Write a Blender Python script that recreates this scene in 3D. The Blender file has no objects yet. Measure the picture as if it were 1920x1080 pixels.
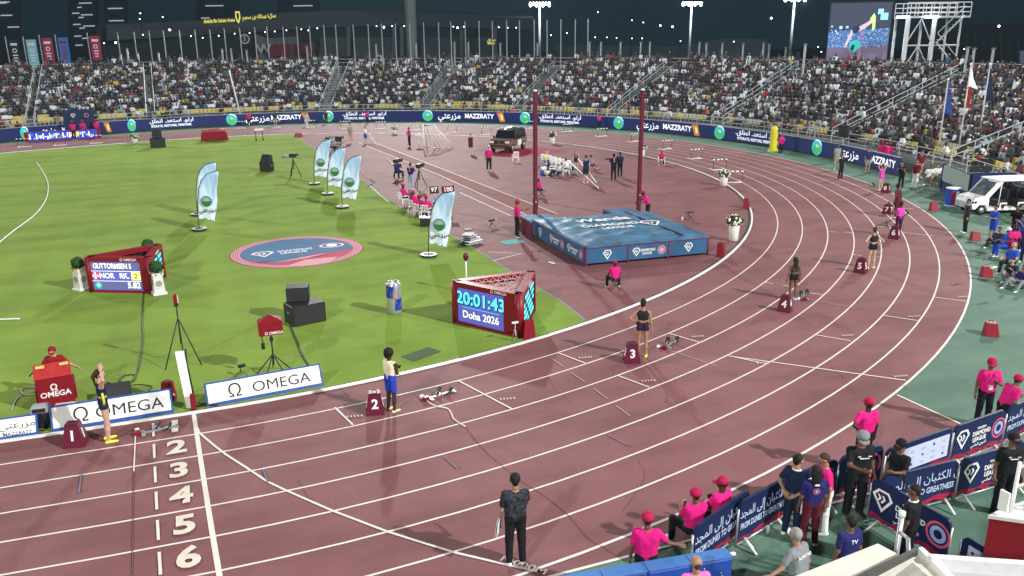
import bpy, bmesh, math, random
import numpy as np
from mathutils import Vector, Matrix
random.seed(7); rng = np.random.default_rng(7)
SC = bpy.context.scene
COL = SC.collection
PI = math.pi

# ------------------------------------------------------------------ camera
CAM = np.array([0.32328, -21.87213, 9.53859]); YAW = 0.3787305; PIT = 0.29173; ROL = -0.0083383; FPX = 1547.18
def cam_axes(yaw, pit, rol):
    cy, sy = math.cos(yaw), math.sin(yaw)
    fw = np.array([sy * math.cos(pit), cy * math.cos(pit), -math.sin(pit)])
    rt = np.array([cy, -sy, 0.0]); up = np.cross(rt, fw)
    return fw, math.cos(rol) * rt + math.sin(rol) * up, -math.sin(rol) * rt + math.cos(rol) * up
FW, RT, UP = cam_axes(YAW, PIT, ROL)
cd = bpy.data.cameras.new('camera'); co = bpy.data.objects.new('camera', cd); COL.objects.link(co)
cd.sensor_width = 36; cd.lens = FPX / 1920 * 36; cd.clip_start = 0.2; cd.clip_end = 3000
m = Matrix.Identity(4)
for i in range(3):
    m[i][0] = RT[i]; m[i][1] = UP[i]; m[i][2] = -FW[i]; m[i][3] = CAM[i]
co.matrix_world = m
SC.camera = co
# ------------------------------------------------------------------ sky and light (night meeting under floodlights)
w = bpy.data.worlds.new('World'); SC.world = w; w.use_nodes = True
nt = w.node_tree; bg = nt.nodes['Background']
tc = nt.nodes.new('ShaderNodeTexCoord'); sp = nt.nodes.new('ShaderNodeSeparateXYZ'); cr = nt.nodes.new('ShaderNodeValToRGB')
nt.links.new(tc.outputs['Generated'], sp.inputs[0]); nt.links.new(sp.outputs['Z'], cr.inputs[0]); nt.links.new(cr.outputs[0], bg.inputs[0])
cr.color_ramp.elements[0].position = 0.0; cr.color_ramp.elements[0].color = (0.005, 0.0125, 0.018, 1)
cr.color_ramp.elements[1].position = 0.35; cr.color_ramp.elements[1].color = (0.0025, 0.005, 0.009, 1)
bg.inputs[1].default_value = 1.0
SC.view_settings.view_transform = 'Standard'; SC.view_settings.look = 'None'; SC.view_settings.gamma = 1
SC.view_settings.use_curve_mapping = False; SC.view_settings.exposure = 0.0
LIGHTS = [  # position, aim, power in kW, source radius
    ((68, -78, 66), (16, 8, 0), 790, 1.3), ((-62, -70, 56), (4, 22, 0), 330, 2.5),
    ((48, 158, 60), (10, 8, 0), 540, 1.8), ((-78, 128, 58), (8, 15, 0), 400, 2.5), ((125, 58, 54), (14, 16, 0), 230, 2.5)]
for i, (p, a, kw, rad) in enumerate(LIGHTS):
    l = bpy.data.lights.new('floodlight_beam', 'SPOT'); l.energy = kw * 1000; l.shadow_soft_size = rad
    l.spot_size = math.radians(84); l.spot_blend = 0.75; l.color = (1.0, 0.985, 0.96)
    o = bpy.data.objects.new('floodlight_beam', l); COL.objects.link(o); o.location = p
    o.rotation_euler = (Vector(a) - Vector(p)).to_track_quat('-Z', 'Y').to_euler()

# ------------------------------------------------------------------ projection helpers (find where things stand from where they show)
def proj(p):
    d = np.atleast_2d(np.asarray(p, float)) - CAM
    z = d @ FW
    return np.stack([960 + FPX * (d @ RT) / z, 540 - FPX * (d @ UP) / z], 1)
def at(px, py, z=0.0):
    d = FW + (px - 960) / FPX * RT - (py - 540) / FPX * UP
    return Vector(CAM + d * ((z - CAM[2]) / d[2]))
def top_z(q, py):      # height above ground point q that shows at picture row py
    z = 1.0
    for _ in range(12):
        a = proj([q[0], q[1], z])[0][1]; b = proj([q[0], q[1], z + .01])[0][1]
        z += (py - a) / (b - a) * .01
    return z
def dist(q): return float(np.linalg.norm(np.array([q[0], q[1], 0]) - CAM))
# surveyed track (36.5 m bends) eased by the lens correction of the plan
SUR = dict(c=np.array([-0.06676, -21.24755, 9.02809]), k=-0.1316, f=1594.53)
SF, SR, SU = cam_axes(0.3994, 0.2841034, -0.0105945)
def G(xy):
    xy = np.atleast_2d(np.asarray(xy, float))
    d = np.concatenate([xy, np.zeros((len(xy), 1))], 1) - SUR['c']
    z = np.maximum(d @ SF, 4.0)
    a = d @ SR / z; b = -(d @ SU) / z
    s = 1 + SUR['k'] * np.minimum(a * a + b * b, 0.55)
    a = a * s * SUR['f'] / FPX; b = b * s * SUR['f'] / FPX
    dd = FW[None] + a[:, None] * RT - b[:, None] * UP
    dz = np.minimum(dd[:, 2], -0.03)
    q = CAM + dd * (-CAM[2] / dz)[:, None]
    off = q[:, :2] - xy
    n = np.linalg.norm(off, axis=1, keepdims=True)
    lim = 12.0
    off = off * np.minimum(1, lim / np.maximum(n, 1e-6))
    back = np.clip((d @ SF) / 8.0, 0, 1)[:, None]
    return xy + off * back
R0 = 36.5; LB = R0 * PI
def ring_true(u, R):
    if u < 0: return (u, R0 - R)
    if u <= LB: t = u / R0; return (R * math.sin(t), R0 - R * math.cos(t))
    return (-(u - LB), R0 + R)
def ring_nrm(u):
    if u < 0: return (0, -1)
    if u <= LB: t = u / R0; return (math.sin(t), -math.cos(t))
    return (0, 1)
_rc = {}
def ring(u, R):
    if R <= 50.01: return tuple(G([ring_true(u, R)])[0])
    k = round(u, 3)
    if k not in _rc: _rc[k] = G([ring_true(u, 50.0)])[0]
    b = _rc[k]; n = ring_nrm(u)
    return (b[0] + n[0] * (R - 50), b[1] + n[1] * (R - 50))
def ring_u(px, R, z):   # distance along the ring that shows at picture column px
    us = np.arange(20, 175, 0.25)
    xs = proj([(*ring(u, R), z) for u in us])[:, 0]
    i = int(np.argmin(np.abs(xs - px)))
    return float(us[i])

# ------------------------------------------------------------------ materials
MATS = {}
def mat(name, col, rough=0.6, var=0.12, scale=8.0, metal=0.0, emit=0.0, bump=0.0, spec=0.3, det=4, alpha=None):
    if name in MATS: return MATS[name]
    M = bpy.data.materials.new(name); M.use_nodes = True; t = M.node_tree; b = t.nodes['Principled BSDF']
    b.inputs['Roughness'].default_value = rough; b.inputs['Metallic'].default_value = metal
    b.inputs['Specular IOR Level'].default_value = spec
    b.inputs['Base Color'].default_value = (*col, 1)
    if var > 0 or bump > 0:
        c = t.nodes.new('ShaderNodeTexCoord'); n = t.nodes.new('ShaderNodeTexNoise'); n.inputs['Scale'].default_value = scale
        n.inputs['Detail'].default_value = det
        t.links.new(c.outputs['Object'], n.inputs['Vector'])
        if var > 0:
            r = t.nodes.new('ShaderNodeMapRange'); r.inputs[1].default_value = .3; r.inputs[2].default_value = .7
            r.inputs[3].default_value = 1 - var; r.inputs[4].default_value = 1 + var
            x = t.nodes.new('ShaderNodeVectorMath'); x.operation = 'SCALE'; x.inputs[0].default_value = col
            t.links.new(n.outputs['Fac'], r.inputs[0]); t.links.new(r.outputs[0], x.inputs['Scale'])
            t.links.new(x.outputs[0], b.inputs['Base Color'])
        if bump > 0:
            bb = t.nodes.new('ShaderNodeBump'); bb.inputs['Strength'].default_value = bump; bb.inputs['Distance'].default_value = .02
            t.links.new(n.outputs['Fac'], bb.inputs['Height']); t.links.new(bb.outputs[0], b.inputs['Normal'])
    if emit > 0:
        b.inputs['Emission Color'].default_value = (*col, 1); b.inputs['Emission Strength'].default_value = emit
    MATS[name] = M; return M
def node_mat(name): 
    M = bpy.data.materials.new(name); M.use_nodes = True; MATS[name] = M
    return M, M.node_tree, M.node_tree.nodes['Principled BSDF']
def ground_mat(name, c0, c1, fine, coarse, rough=0.85, bump=0.3, stripes=None, stain=None, spec=0.2):
    M, t, b = node_mat(name); b.inputs['Roughness'].default_value = rough; b.inputs['Specular IOR Level'].default_value = spec
    tc = t.nodes.new('ShaderNodeTexCoord')
    def noise(s, d=5, v=None):
        n = t.nodes.new('ShaderNodeTexNoise'); n.inputs['Scale'].default_value = s; n.inputs['Detail'].default_value = d
        t.links.new(v or tc.outputs['Object'], n.inputs['Vector']); return n.outputs['Fac']
    def mr(x, a, bb, lo, hi):
        r = t.nodes.new('ShaderNodeMapRange'); r.inputs[1].default_value = a; r.inputs[2].default_value = bb
        r.inputs[3].default_value = lo; r.inputs[4].default_value = hi; t.links.new(x, r.inputs[0]); return r.outputs[0]
    def mul(x, y):
        q = t.nodes.new('ShaderNodeMath'); q.operation = 'MULTIPLY'; t.links.new(x, q.inputs[0]); t.links.new(y, q.inputs[1]); return q.outputs[0]
    mx = t.nodes.new('ShaderNodeMix'); mx.data_type = 'RGBA'; mx.inputs[6].default_value = (*c0, 1); mx.inputs[7].default_value = (*c1, 1)
    t.links.new(mr(noise(coarse, 3), .35, .65, 0, 1), mx.inputs[0])
    f = mul(mr(noise(fine, 2), .25, .75, .84, 1.16), mr(noise(coarse * 6, 4), .3, .7, .93, 1.07))
    if stripes:
        wv = t.nodes.new('ShaderNodeTexWave'); wv.inputs['Scale'].default_value = stripes; wv.inputs['Distortion'].default_value = .35
        wv.bands_direction = 'X'; t.links.new(tc.outputs['Object'], wv.inputs['Vector'])
        f = mul(f, mr(wv.outputs['Fac'], .35, .65, .982, 1.018))
    if stain:
        mp = t.nodes.new('ShaderNodeMapping'); mp.inputs['Scale'].default_value = (.5, 2.2, 1); mp.inputs['Rotation'].default_value = (0, 0, .35)
        t.links.new(tc.outputs['Object'], mp.inputs['Vector'])
        f = mul(f, mr(noise(stain, 5, mp.outputs[0]), .46, .70, 1.03, .80))
    s = t.nodes.new('ShaderNodeVectorMath'); s.operation = 'SCALE'
    t.links.new(mx.outputs[2], s.inputs[0]); t.links.new(f, s.inputs['Scale']); t.links.new(s.outputs[0], b.inputs['Base Color'])
    bb = t.nodes.new('ShaderNodeBump'); bb.inputs['Strength'].default_value = bump; bb.inputs['Distance'].default_value = .01
    t.links.new(noise(fine, 3), bb.inputs['Height']); t.links.new(bb.outputs[0], b.inputs['Normal'])
    return M
GRASS = ground_mat('grass', (.168, .262, .040), (.200, .292, .046), 30, .12, stripes=.145, rough=.9, stain=.25, spec=.1)
TRACK = ground_mat('track_rubber', (.176, .067, .071), (.210, .090, .094), 42, .20, stain=.45, rough=.7)
DZONE = ground_mat('infield_rubber', (.174, .064, .069), (.207, .087, .092), 42, .25, stain=.5, rough=.7)
RUNWAY = ground_mat('runway_rubber', (.165, .044, .036), (.190, .056, .046), 60, .5, rough=.75)
APRON = ground_mat('green_rubber', (.078, .152, .110), (.097, .176, .130), 42, .25, stain=.4, rough=.7)
OUTER = ground_mat('outer_paving', (.05, .05, .05), (.07, .07, .068), 6, .1)
LINE = mat('line_paint', (.68, .62, .58), .6, .06, 3)
NUMP = mat('number_paint', (.62, .56, .47), .6, .1, 3)
BLUEP = mat('blue_mark_paint', (.13, .14, .22), .7, .2, 4)
WHITE = mat('white_paint', (.78, .78, .76), .45, .04)
CREAM = mat('cream_panel', (.62, .60, .52), .5, .06, 2)
BLACK = mat('black_casing', (.020, .020, .023), .5, .2)
STEEL = mat('galvanised_steel', (.42, .44, .46), .4, .1, 6, metal=.6)
GREY = mat('grey_plastic', (.30, .31, .31), .5, .1)
CONC = mat('stand_concrete', (.155, .165, .165), .85, .2, 1.2)
RED = mat('red_casing', (.21, .008, .017), .4, .06)
MAROON = mat('maroon_paint', (.115, .010, .030), .4, .06)
NAVY = mat('navy_banner', (.009, .018, .080), .55, .12, 2)
BLUEF = mat('blue_frame', (.02, .07, .30), .45, .06)
BLUEC = mat('royal_blue_cloth', (.015, .05, .30), .7, .1)
YEL = mat('yellow_seat', (.62, .52, .14), .5, .1, 3)
SEATW = mat('cream_seat', (.50, .48, .36), .5, .1, 3)
DARKC = mat('dark_cloth', (.014, .015, .018), .85, .3, 12)
RUB = mat('tyre_rubber', (.012, .012, .012), .8, .1)
GLASS = mat('dark_glass', (.01, .013, .018), .08, 0, spec=.8)
LEAF = mat('leaf_green', (.025, .075, .018), .7, .35, 30, bump=.6)
# ------------------------------------------------------------------ mesh building
def nrmd(v): v = Vector(v); return v.normalized() if v.length > 1e-9 else Vector((0, 0, 1))
def frame(o, right, up):
    x = nrmd(right); y = nrmd(up); z = x.cross(y).normalized(); y = z.cross(x)
    return Matrix(((x.x, y.x, z.x, o[0]), (x.y, y.y, z.y, o[1]), (x.z, y.z, z.z, o[2]), (0, 0, 0, 1)))
class MB:
    def __init__(s, M=None): s.v = []; s.f = []; s.mi = []; s.sm = []; s.mats = []; s.M = M
    def mid(s, m):
        if m not in s.mats: s.mats.append(m)
        return s.mats.index(m)
    def add(s, vs, fs, m, smooth=False, M=None):
        b = len(s.v)
        for v in vs:
            v = Vector(v)
            if M: v = M @ v
            if s.M: v = s.M @ v
            s.v.append(tuple(v))
        i = s.mid(m)
        for f in fs: s.f.append([b + k for k in f]); s.mi.append(i); s.sm.append(smooth)
        return s
    def box(s, c, d, m, M=None, bev=0.0, rz=0.0, taper=1.0):
        x, y, z = d[0] / 2, d[1] / 2, d[2] / 2
        L = Matrix.Translation(c) @ Matrix.Rotation(rz, 4, 'Z')
        if M: L = M @ L
        if bev <= 0:
            vs = [(sx * x * (taper if sz > 0 else 1), sy * y * (taper if sz > 0 else 1), sz * z) for sz in (-1, 1) for sy in (-1, 1) for sx in (-1, 1)]
            return s.add(vs, [(0, 2, 3, 1), (4, 5, 7, 6), (0, 1, 5, 4), (2, 6, 7, 3), (0, 4, 6, 2), (1, 3, 7, 5)], m, False, L)
        b = min(bev, x * .9, y * .9, z * .9)
        lay = []
        for zz, ins in ((-z, b), (-z + b, 0), (z - b, 0), (z, b)):
            t = taper if zz > 0 else 1
            X = x * t - ins; Y = y * t - ins
            lay.append([(-X + b * .7, -Y, zz), (X - b * .7, -Y, zz), (X, -Y + b * .7, zz), (X, Y - b * .7, zz), (X - b * .7, Y, zz), (-X + b * .7, Y, zz), (-X, Y - b * .7, zz), (-X, -Y + b * .7, zz)])
        vs = [p for l in lay for p in l]; fs = [tuple(range(7, -1, -1)), tuple(range(24, 32))]
        for k in range(3):
            for j in range(8): fs.append((k * 8 + j, k * 8 + (j + 1) % 8, k * 8 + 8 + (j + 1) % 8, k * 8 + 8 + j))
        return s.add(vs, fs, m, False, L)
    def tube(s, pts, r, m, n=8, M=None, cap=True, flat=1.0):
        pts = [Vector(p) for p in pts]; k = len(pts)
        rs = r if isinstance(r, (list, tuple)) else [r] * k
        vs = []; prev = None
        for i, p in enumerate(pts):
            d = (pts[min(i + 1, k - 1)] - pts[max(i - 1, 0)]).normalized()
            a = prev if prev is not None else (Vector((0, 0, 1)) if abs(d.z) < .9 else Vector((1, 0, 0)))
            x = a - d * a.dot(d); x = x.normalized() if x.length > 1e-6 else d.orthogonal().normalized()
            prev = x; y = d.cross(x)
            for j in range(n):
                t = 2 * PI * j / n
                vs.append(p + x * math.cos(t) * rs[i] + y * math.sin(t) * rs[i] * flat)
        fs = [(i * n + j, i * n + (j + 1) % n, (i + 1) * n + (j + 1) % n, (i + 1) * n + j) for i in range(k - 1) for j in range(n)]
        if cap: fs += [tuple(range(n - 1, -1, -1)), tuple(range((k - 1) * n, k * n))]
        return s.add(vs, fs, m, n > 5, M)
    def lathe(s, prof, m, n=16, M=None, c=(0, 0, 0)):
        vs = [(c[0] + r * math.cos(2 * PI * j / n), c[1] + r * math.sin(2 * PI * j / n), c[2] + z) for r, z in prof for j in range(n)]
        k = len(prof)
        fs = [(i * n + j, i * n + (j + 1) % n, (i + 1) * n + (j + 1) % n, (i + 1) * n + j) for i in range(k - 1) for j in range(n)]
        fs += [tuple(range(n - 1, -1, -1)), tuple(range((k - 1) * n, k * n))]
        return s.add(vs, fs, m, True, M)
    def ball(s, c, r, m, n=10, M=None, sq=(1, 1, 1), noise=0):
        k = n // 2 + 1; vs = []; fs = []
        for i in range(1, k):
            t = PI * i / k
            for j in range(n):
                a = 2 * PI * j / n; q = 1 + (random.uniform(-noise, noise) if noise else 0)
                vs.append((c[0] + r * sq[0] * q * math.sin(t) * math.cos(a), c[1] + r * sq[1] * q * math.sin(t) * math.sin(a), c[2] + r * sq[2] * q * math.cos(t)))
        top = len(vs); vs.append((c[0], c[1], c[2] + r * sq[2])); vs.append((c[0], c[1], c[2] - r * sq[2]))
        for i in range(k - 2):
            for j in range(n): fs.append((i * n + j, (i + 1) * n + j, (i + 1) * n + (j + 1) % n, i * n + (j + 1) % n))
        for j in range(n):
            fs.append((top, j, (j + 1) % n)); fs.append((top + 1, (k - 2) * n + (j + 1) % n, (k - 2) * n + j))
        return s.add(vs, fs, m, True, M)
    def poly(s, pts, m, M=None, z=0.0): return s.add([(p[0], p[1], p[2] if len(p) > 2 else z) for p in pts], [tuple(range(len(pts)))], m, False, M)
    def prism(s, pts, h, m, M=None, z=0.0):
        n = len(pts); vs = [(p[0], p[1], z) for p in pts] + [(p[0], p[1], z + h) for p in pts]
        return s.add(vs, [tuple(range(n - 1, -1, -1)), tuple(range(n, 2 * n))] + [(i, (i + 1) % n, n + (i + 1) % n, n + i) for i in range(n)], m, False, M)
    def strip(s, pts, wd, m, z=0.008):
        pts = [Vector((p[0], p[1], 0)) for p in pts]; L = []; R = []
        for i, p in enumerate(pts):
            d = (pts[min(i + 1, len(pts) - 1)] - pts[max(i - 1, 0)]).normalized(); n = Vector((-d.y, d.x, 0)) * wd / 2
            L.append((p.x + n.x, p.y + n.y, z)); R.append((p.x - n.x, p.y - n.y, z))
        k = len(pts)
        return s.add(L + R, [(i, k + i, k + i + 1, i + 1) for i in range(k - 1)], m)
    def ringdisc(s, r0, r1, m, M=None, n=28, z=0.0, sx=1.0, a0=0, a1=2 * PI):
        A = [a0 + (a1 - a0) * j / n for j in range(n + 1)]
        vs = [(r0 * sx * math.cos(a), r0 * math.sin(a), z) for a in A] + [(r1 * sx * math.cos(a), r1 * math.sin(a), z) for a in A]
        return s.add(vs, [(j, n + 1 + j, n + 2 + j, j + 1) for j in range(n)], m, False, M)
    def mesh(s, name):
        me = bpy.data.meshes.new(name); me.from_pydata(s.v, [], s.f)
        for x in s.mats: me.materials.append(x)
        me.polygons.foreach_set('material_index', s.mi); me.polygons.foreach_set('use_smooth', s.sm); me.update()
        return me
    def obj(s, name, parent=None): return link(name, s.mesh(name), parent)
def link(name, data, parent=None):
    o = bpy.data.objects.new(name, data); COL.objects.link(o)
    if parent is not None: o.parent = parent
    return o
def tag(o, label=None, cat=None, group=None, kind=None):
    if label: o['label'] = label
    if cat: o['category'] = cat
    if group: o['group'] = group
    if kind: o['kind'] = kind
    return o
def thing(name, label, cat, loc=(0, 0, 0), rz=0.0, group=None):
    o = link(name, None); o.location = (loc[0], loc[1], loc[2] if len(loc) > 2 else 0); o.rotation_euler = (0, 0, rz)
    o.empty_display_size = .3
    return tag(o, label, cat, group)
KIDS = {}
def dup(root, loc, rz, label=None, group=None, scale=1.0):
    r = root.copy(); COL.objects.link(r); r.location = (loc[0], loc[1], loc[2] if len(loc) > 2 else 0); r.rotation_euler = (0, 0, rz); r.scale = (scale,) * 3
    if label: r['label'] = label
    if group: r['group'] = group
    if root.name not in KIDS: KIDS[root.name] = [(c, [g for g in bpy.data.objects if g.parent == c]) for c in bpy.data.objects if c.parent == root]
    for c, gs in KIDS[root.name]:
        k = c.copy(); COL.objects.link(k); k.parent = r
        for g in gs: q = g.copy(); COL.objects.link(q); q.parent = k
    return r
# joined forms of Arabic letters: isolated, final, initial, medial
ARF = {'ا': (0xFE8D, 0xFE8E), 'ر': (0xFEAD, 0xFEAE), 'ز': (0xFEAF, 0xFEB0), 'و': (0xFEED, 0xFEEE), 'د': (0xFEA9, 0xFEAA), 'إ': (0xFE87, 0xFE88), 'ى': (0xFEEF, 0xFEF0)}
for ch, b_ in (('ت', 0xFE95), ('س', 0xFEB1), ('ع', 0xFEC9), ('ط', 0xFEC1), ('ل', 0xFEDD), ('ق', 0xFED5), ('ن', 0xFEE5), ('م', 0xFEE1), ('ي', 0xFEF1), ('ك', 0xFED9), ('ث', 0xFE99), ('ب', 0xFE8F), ('ج', 0xFE9D), ('ه', 0xFEE9), ('ص', 0xFEB9), ('ح', 0xFEA1)): ARF[ch] = (b_, b_ + 1, b_ + 2, b_ + 3)
def arab(s):
    if not any(c in ARF for c in s): return s
    o = []
    for i, c in enumerate(s):
        if c not in ARF: o.append(c); continue
        f = ARF[c]; pv = i > 0 and s[i - 1] in ARF and len(ARF[s[i - 1]]) == 4; nx = i + 1 < len(s) and s[i + 1] in ARF and len(f) == 4
        o.append(chr(f[3 if pv and nx else 2 if nx else 1 if pv else 0]))
    return ''.join(reversed(o))
_tx = {}
def text_mesh(s, m, off=0.0, ext=0.002, name='lettering'):
    k = (s, m.name, off, ext)
    if k in _tx: return _tx[k]
    c = bpy.data.curves.new('t', 'FONT'); c.body = arab(s); c.align_x = 'CENTER'; c.align_y = 'CENTER'; c.offset = off; c.extrude = ext; c.resolution_u = 3
    o = bpy.data.objects.new('t', c); me = bpy.data.meshes.new_from_object(o)
    me.name = name; me.materials.clear(); me.materials.append(m); me.polygons.foreach_set('material_index', [0] * len(me.polygons))
    bpy.data.objects.remove(o); bpy.data.curves.remove(c)
    _tx[k] = me; return me
def text(s, size, m, M, parent=None, off=0.012, sx=1.0, name='lettering', ext=.003):
    o = link(name, text_mesh(s, m, off, ext, name), parent)
    o.matrix_local = M @ Matrix.Diagonal((size * sx, size, 1, 1))
    return o
def face(deg): return math.radians(deg)
ORD = 'first second third fourth fifth sixth seventh eighth ninth tenth eleventh twelfth thirteenth fourteenth fifteenth sixteenth seventeenth eighteenth nineteenth twentieth'.split()
def ordn(i): 
    if i < 20: return ORD[i]
    t = ['twenty', 'thirty', 'forty'][(i + 1) // 10 - 2]
    return (t + '-' + ORD[(i + 1) % 10 - 1]) if (i + 1) % 10 else t.replace('y', 'ieth')
# ================================================================== THE SETTING
def sheet(name, outer, m, z, label):
    bm = bmesh.new(); vs = [bm.verts.new((p[0], p[1], z)) for p in outer]; bm.faces.new(vs)
    bmesh.ops.triangulate(bm, faces=bm.faces[:]); 
    for f in bm.faces:
        f.normal_update()
        if f.normal.z < 0: f.normal_flip()
    me = bpy.data.meshes.new(name); bm.to_mesh(me); bm.free(); me.materials.append(m)
    return tag(link(name, me), label, None, None, 'structure')
US = [x for x in np.arange(-60, 0, 2.0)] + [x for x in np.arange(0, LB, 1.0)] + [x for x in np.arange(LB, LB + 75, 2.0)]
def ringpts(R, us=US): return [ring(u, R) for u in us]
def band(name, ra, rb, m, z, label):
    A = ringpts(ra); B = ringpts(rb); n = len(A)
    me = bpy.data.meshes.new(name)
    me.from_pydata([(*p, z) for p in A + B], [], [(i, n + i, n + i + 1, i + 1) for i in range(n - 1)]); me.materials.append(m)
    return tag(link(name, me), label, None, None, 'structure')
sheet('ground', [(-240, -260), (840, -260), (840, 620), (-240, 620)], OUTER, -0.03, 'dark paving outside the stadium')
apr = [(-60, -40), (70, -40)] + [ring(u, 53.6) for u in US if u > 45] 
sheet('green_apron', apr, APRON, -0.004, 'green rubber apron around the running track')
band('running_track', 36.3, 46.3, TRACK, 0.004, 'reddish brown eight lane rubber running track')
# the D-shaped end of the infield and the grass share the edge at x = 12-13
edge_px = [(560, 258), (640, 312), (685, 343.5), (748, 387), (800, 417), (847, 442), (905, 475), (977, 522), (1049, 563), (1097, 600)]
edge = [at(x, y) for x, y in edge_px]
kern = [(u, ring(u, 36.35)) for u in US]
near_i = min((i for i, (u, p) in enumerate(kern) if 0 < u < 40), key=lambda i: (kern[i][1][0] - edge[-1].x) ** 2 + (kern[i][1][1] - edge[-1].y) ** 2)
far_i = min((i for i, (u, p) in enumerate(kern) if u > 80), key=lambda i: (kern[i][1][0] - edge[0].x) ** 2 + (kern[i][1][1] - edge[0].y) ** 2)
dz = [kern[i][1] for i in range(near_i, far_i + 1)] + [(e.x, e.y) for e in edge]
sheet('infield_rubber', dz, DZONE, 0.0, 'reddish brown rubber area inside the bend')
gr = [kern[i][1] for i in range(0, near_i + 1)] + [(e.x, e.y) for e in edge[::-1]] + [kern[i][1] for i in range(far_i, len(kern))]
sheet('grass_infield', gr, GRASS, 0.0, 'bright green mown grass infield')
mb = MB(); mb.strip([(e.x, e.y) for e in edge], .10, mat('edging_strip', (.22, .22, .2), .8), .007); tag(mb.obj('grass_edging'), 'thin pale edging between grass and rubber', kind='structure')
# lane lines
mb = MB()
for n in range(1, 9): mb.strip(ringpts(36.5 + 1.22 * n), .057, LINE, .009)
mb.strip(ringpts(36.5 + 1.22 * 8 + .02), .05, LINE, .0095)
P = lambda x, y: at(x, y)
def gl(x, y): return tuple(G([(x, y)])[0])
mb.strip([gl(0, .2 - i * .5) for i in range(0, 21)], .11, LINE, .013)            # finish line
c1 = [(364, 778), (366, 795), (373.4, 812), (401.6, 836), (425, 854), (462.5, 878), (500, 903), (533, 919), (622, 958), (727, 998), (852, 1037), (997, 1070.6)]
mb.strip([P(*p) for p in c1], .06, LINE, .017)
for a in [(860, 715, 960, 768), (628, 765, 662, 798), (1048, 663, 1100, 683), (1158, 705, 1217, 727), (1254, 626, 1312, 643), (1366, 668, 1435, 683),
          (1530, 629, 1595, 640), (1655, 592, 1720, 602), (1752, 558, 1812, 566), (1582, 436, 1597, 437), (1554, 435, 1566, 435.5), (1600, 478, 1616, 480), (1634, 481, 1651, 483),
          (1642, 425, 1662, 426), (1690, 436, 1750, 443), (1435, 530, 1450, 533), (1468, 536, 1482, 538), (1520, 550, 1545, 554), (1643, 381, 1665, 382), (1692, 391, 1712, 392)]:
    mb.strip([P(a[0], a[1]), P(a[2], a[3])], .055, LINE, .021)
mb.strip([P(1370, 669), P(1698, 714)], .06, LINE, .0175)
for a in [(1247, 655, 1345, 688), (1510, 560, 1605, 580), (1640, 494, 1720, 502), (1033, 672, 1057, 689), (1071, 700, 1096, 717), (1112, 729, 1139, 749), (1155, 762, 1182, 782)]:
    mb.strip([P(a[0], a[1]), P(a[2], a[3])], .03, mat('faded_line_paint', (.38, .30, .28), .7), .025)
mb.strip([P(1682, 741), P(1800, 795)], .06, LINE, .0135)
for n in range(1, 8):     # dashed stagger marks before the finish line
    a, b = gl(-1.02, -1.22 * n - .22), gl(-1.02, -1.22 * n - 1.0); mb.strip([a, b], .06, LINE, .029)
a, b = gl(-1.02, -.2), gl(-1.02, -1.0); mb.strip([a, b], .06, LINE, .029)
# runway lines
mb.strip([P(672, 267), P(824, 328.6), P(1000, 408.5)], .07, LINE, .009); mb.strip([P(705, 268.5), P(860, 329), P(1045, 401)], .07, LINE, .009)
mb.strip([P(862, 361), P(958, 405)], .07, LINE, .009); mb.strip([P(915, 472.5), P(978, 475.5), P(925, 489)], .07, LINE, .009)
mb.strip([P(690, 346), P(730, 380)], .05, LINE, .009)
tag(mb.obj('lane_lines'), 'white painted lane and start lines', kind='structure')
mb = MB(); mb.add([(*P(674, 268).xy, .005), (*P(1002, 408).xy, .005), (*P(1043, 401).xy, .005), (*P(703, 269).xy, .005)], [(0, 1, 2, 3)], RUNWAY)
tag(mb.obj('vault_runway'), 'darker red pole vault runway strip', kind='structure')
mb = MB()     # stencilled marks beside the ends of the start lines
for x, y in [(940, 752), (652, 785), (1088, 674), (1206, 718), (1300, 634), (1422, 684), (1582, 632), (1707, 596), (1800, 559), (1641, 475), (1680, 709)]:
    A = P(x, y); 
    for k in range(5): mb.strip([A + Vector((.09 * k, -.02 * k, 0)), A + Vector((.09 * k + .015, -.02 * k + .11, 0))], .045, mat('stencil_paint', (.55, .44, .40), .7, .2, 30), .037)
tag(mb.obj('stencil_marks'), 'small stencilled marks beside the start lines', kind='structure')
mb = MB(); r8 = random.Random(4)
for pts in ([(1196, 862), (1210, 890), (1200, 915), (1180, 940), (1165, 965)], [(1020, 700), (1040, 730), (1075, 760)], [(560, 900), (575, 930), (600, 950)], [(1560, 690), (1590, 720), (1605, 745)]):
    Q_ = []
    for (x0, y0), (x1, y1) in zip(pts[:-1], pts[1:]):
        for k in range(6): Q_.append(P(x0 + (x1 - x0) * k / 6 + r8.uniform(-2, 2), y0 + (y1 - y0) * k / 6 + r8.uniform(-2, 2)))
    mb.strip(Q_, .012, mat('crack_dark', (.08, .03, .03), .8, .2), .0072)
tag(mb.obj('surface_cracks'), 'hairline cracks in the track rubber', kind='structure')
mb = MB()
for a in [(153, 890, 148, 925), (833, 858, 858, 880), (1140, 817, 1180, 837), (493, 882, 503, 906), (1690, 722, 1700, 728)]:
    A, B = P(a[0], a[1]), P(a[2], a[3]); mb.strip([A, B, B + Vector((.14, .1, 0))], .035, BLUEP, .033)
tag(mb.obj('blue_track_marks'), 'faded blue tick marks on the track', kind='structure')
for n in range(1, 8):
    q = G([(-.5, -1.22 * (n - 1) - .62)])[0]; q2 = G([(-.2, -1.22 * (n - 1) - .62)])[0]
    o = text(str(n), .98, NUMP, frame((q[0], q[1], .034), (1, q2[1] - q[1], 0), (.04, 1, 0)), None, .035, .95, 'lane_number', 0.0)
    tag(o, None, None, None, 'structure')
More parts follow.
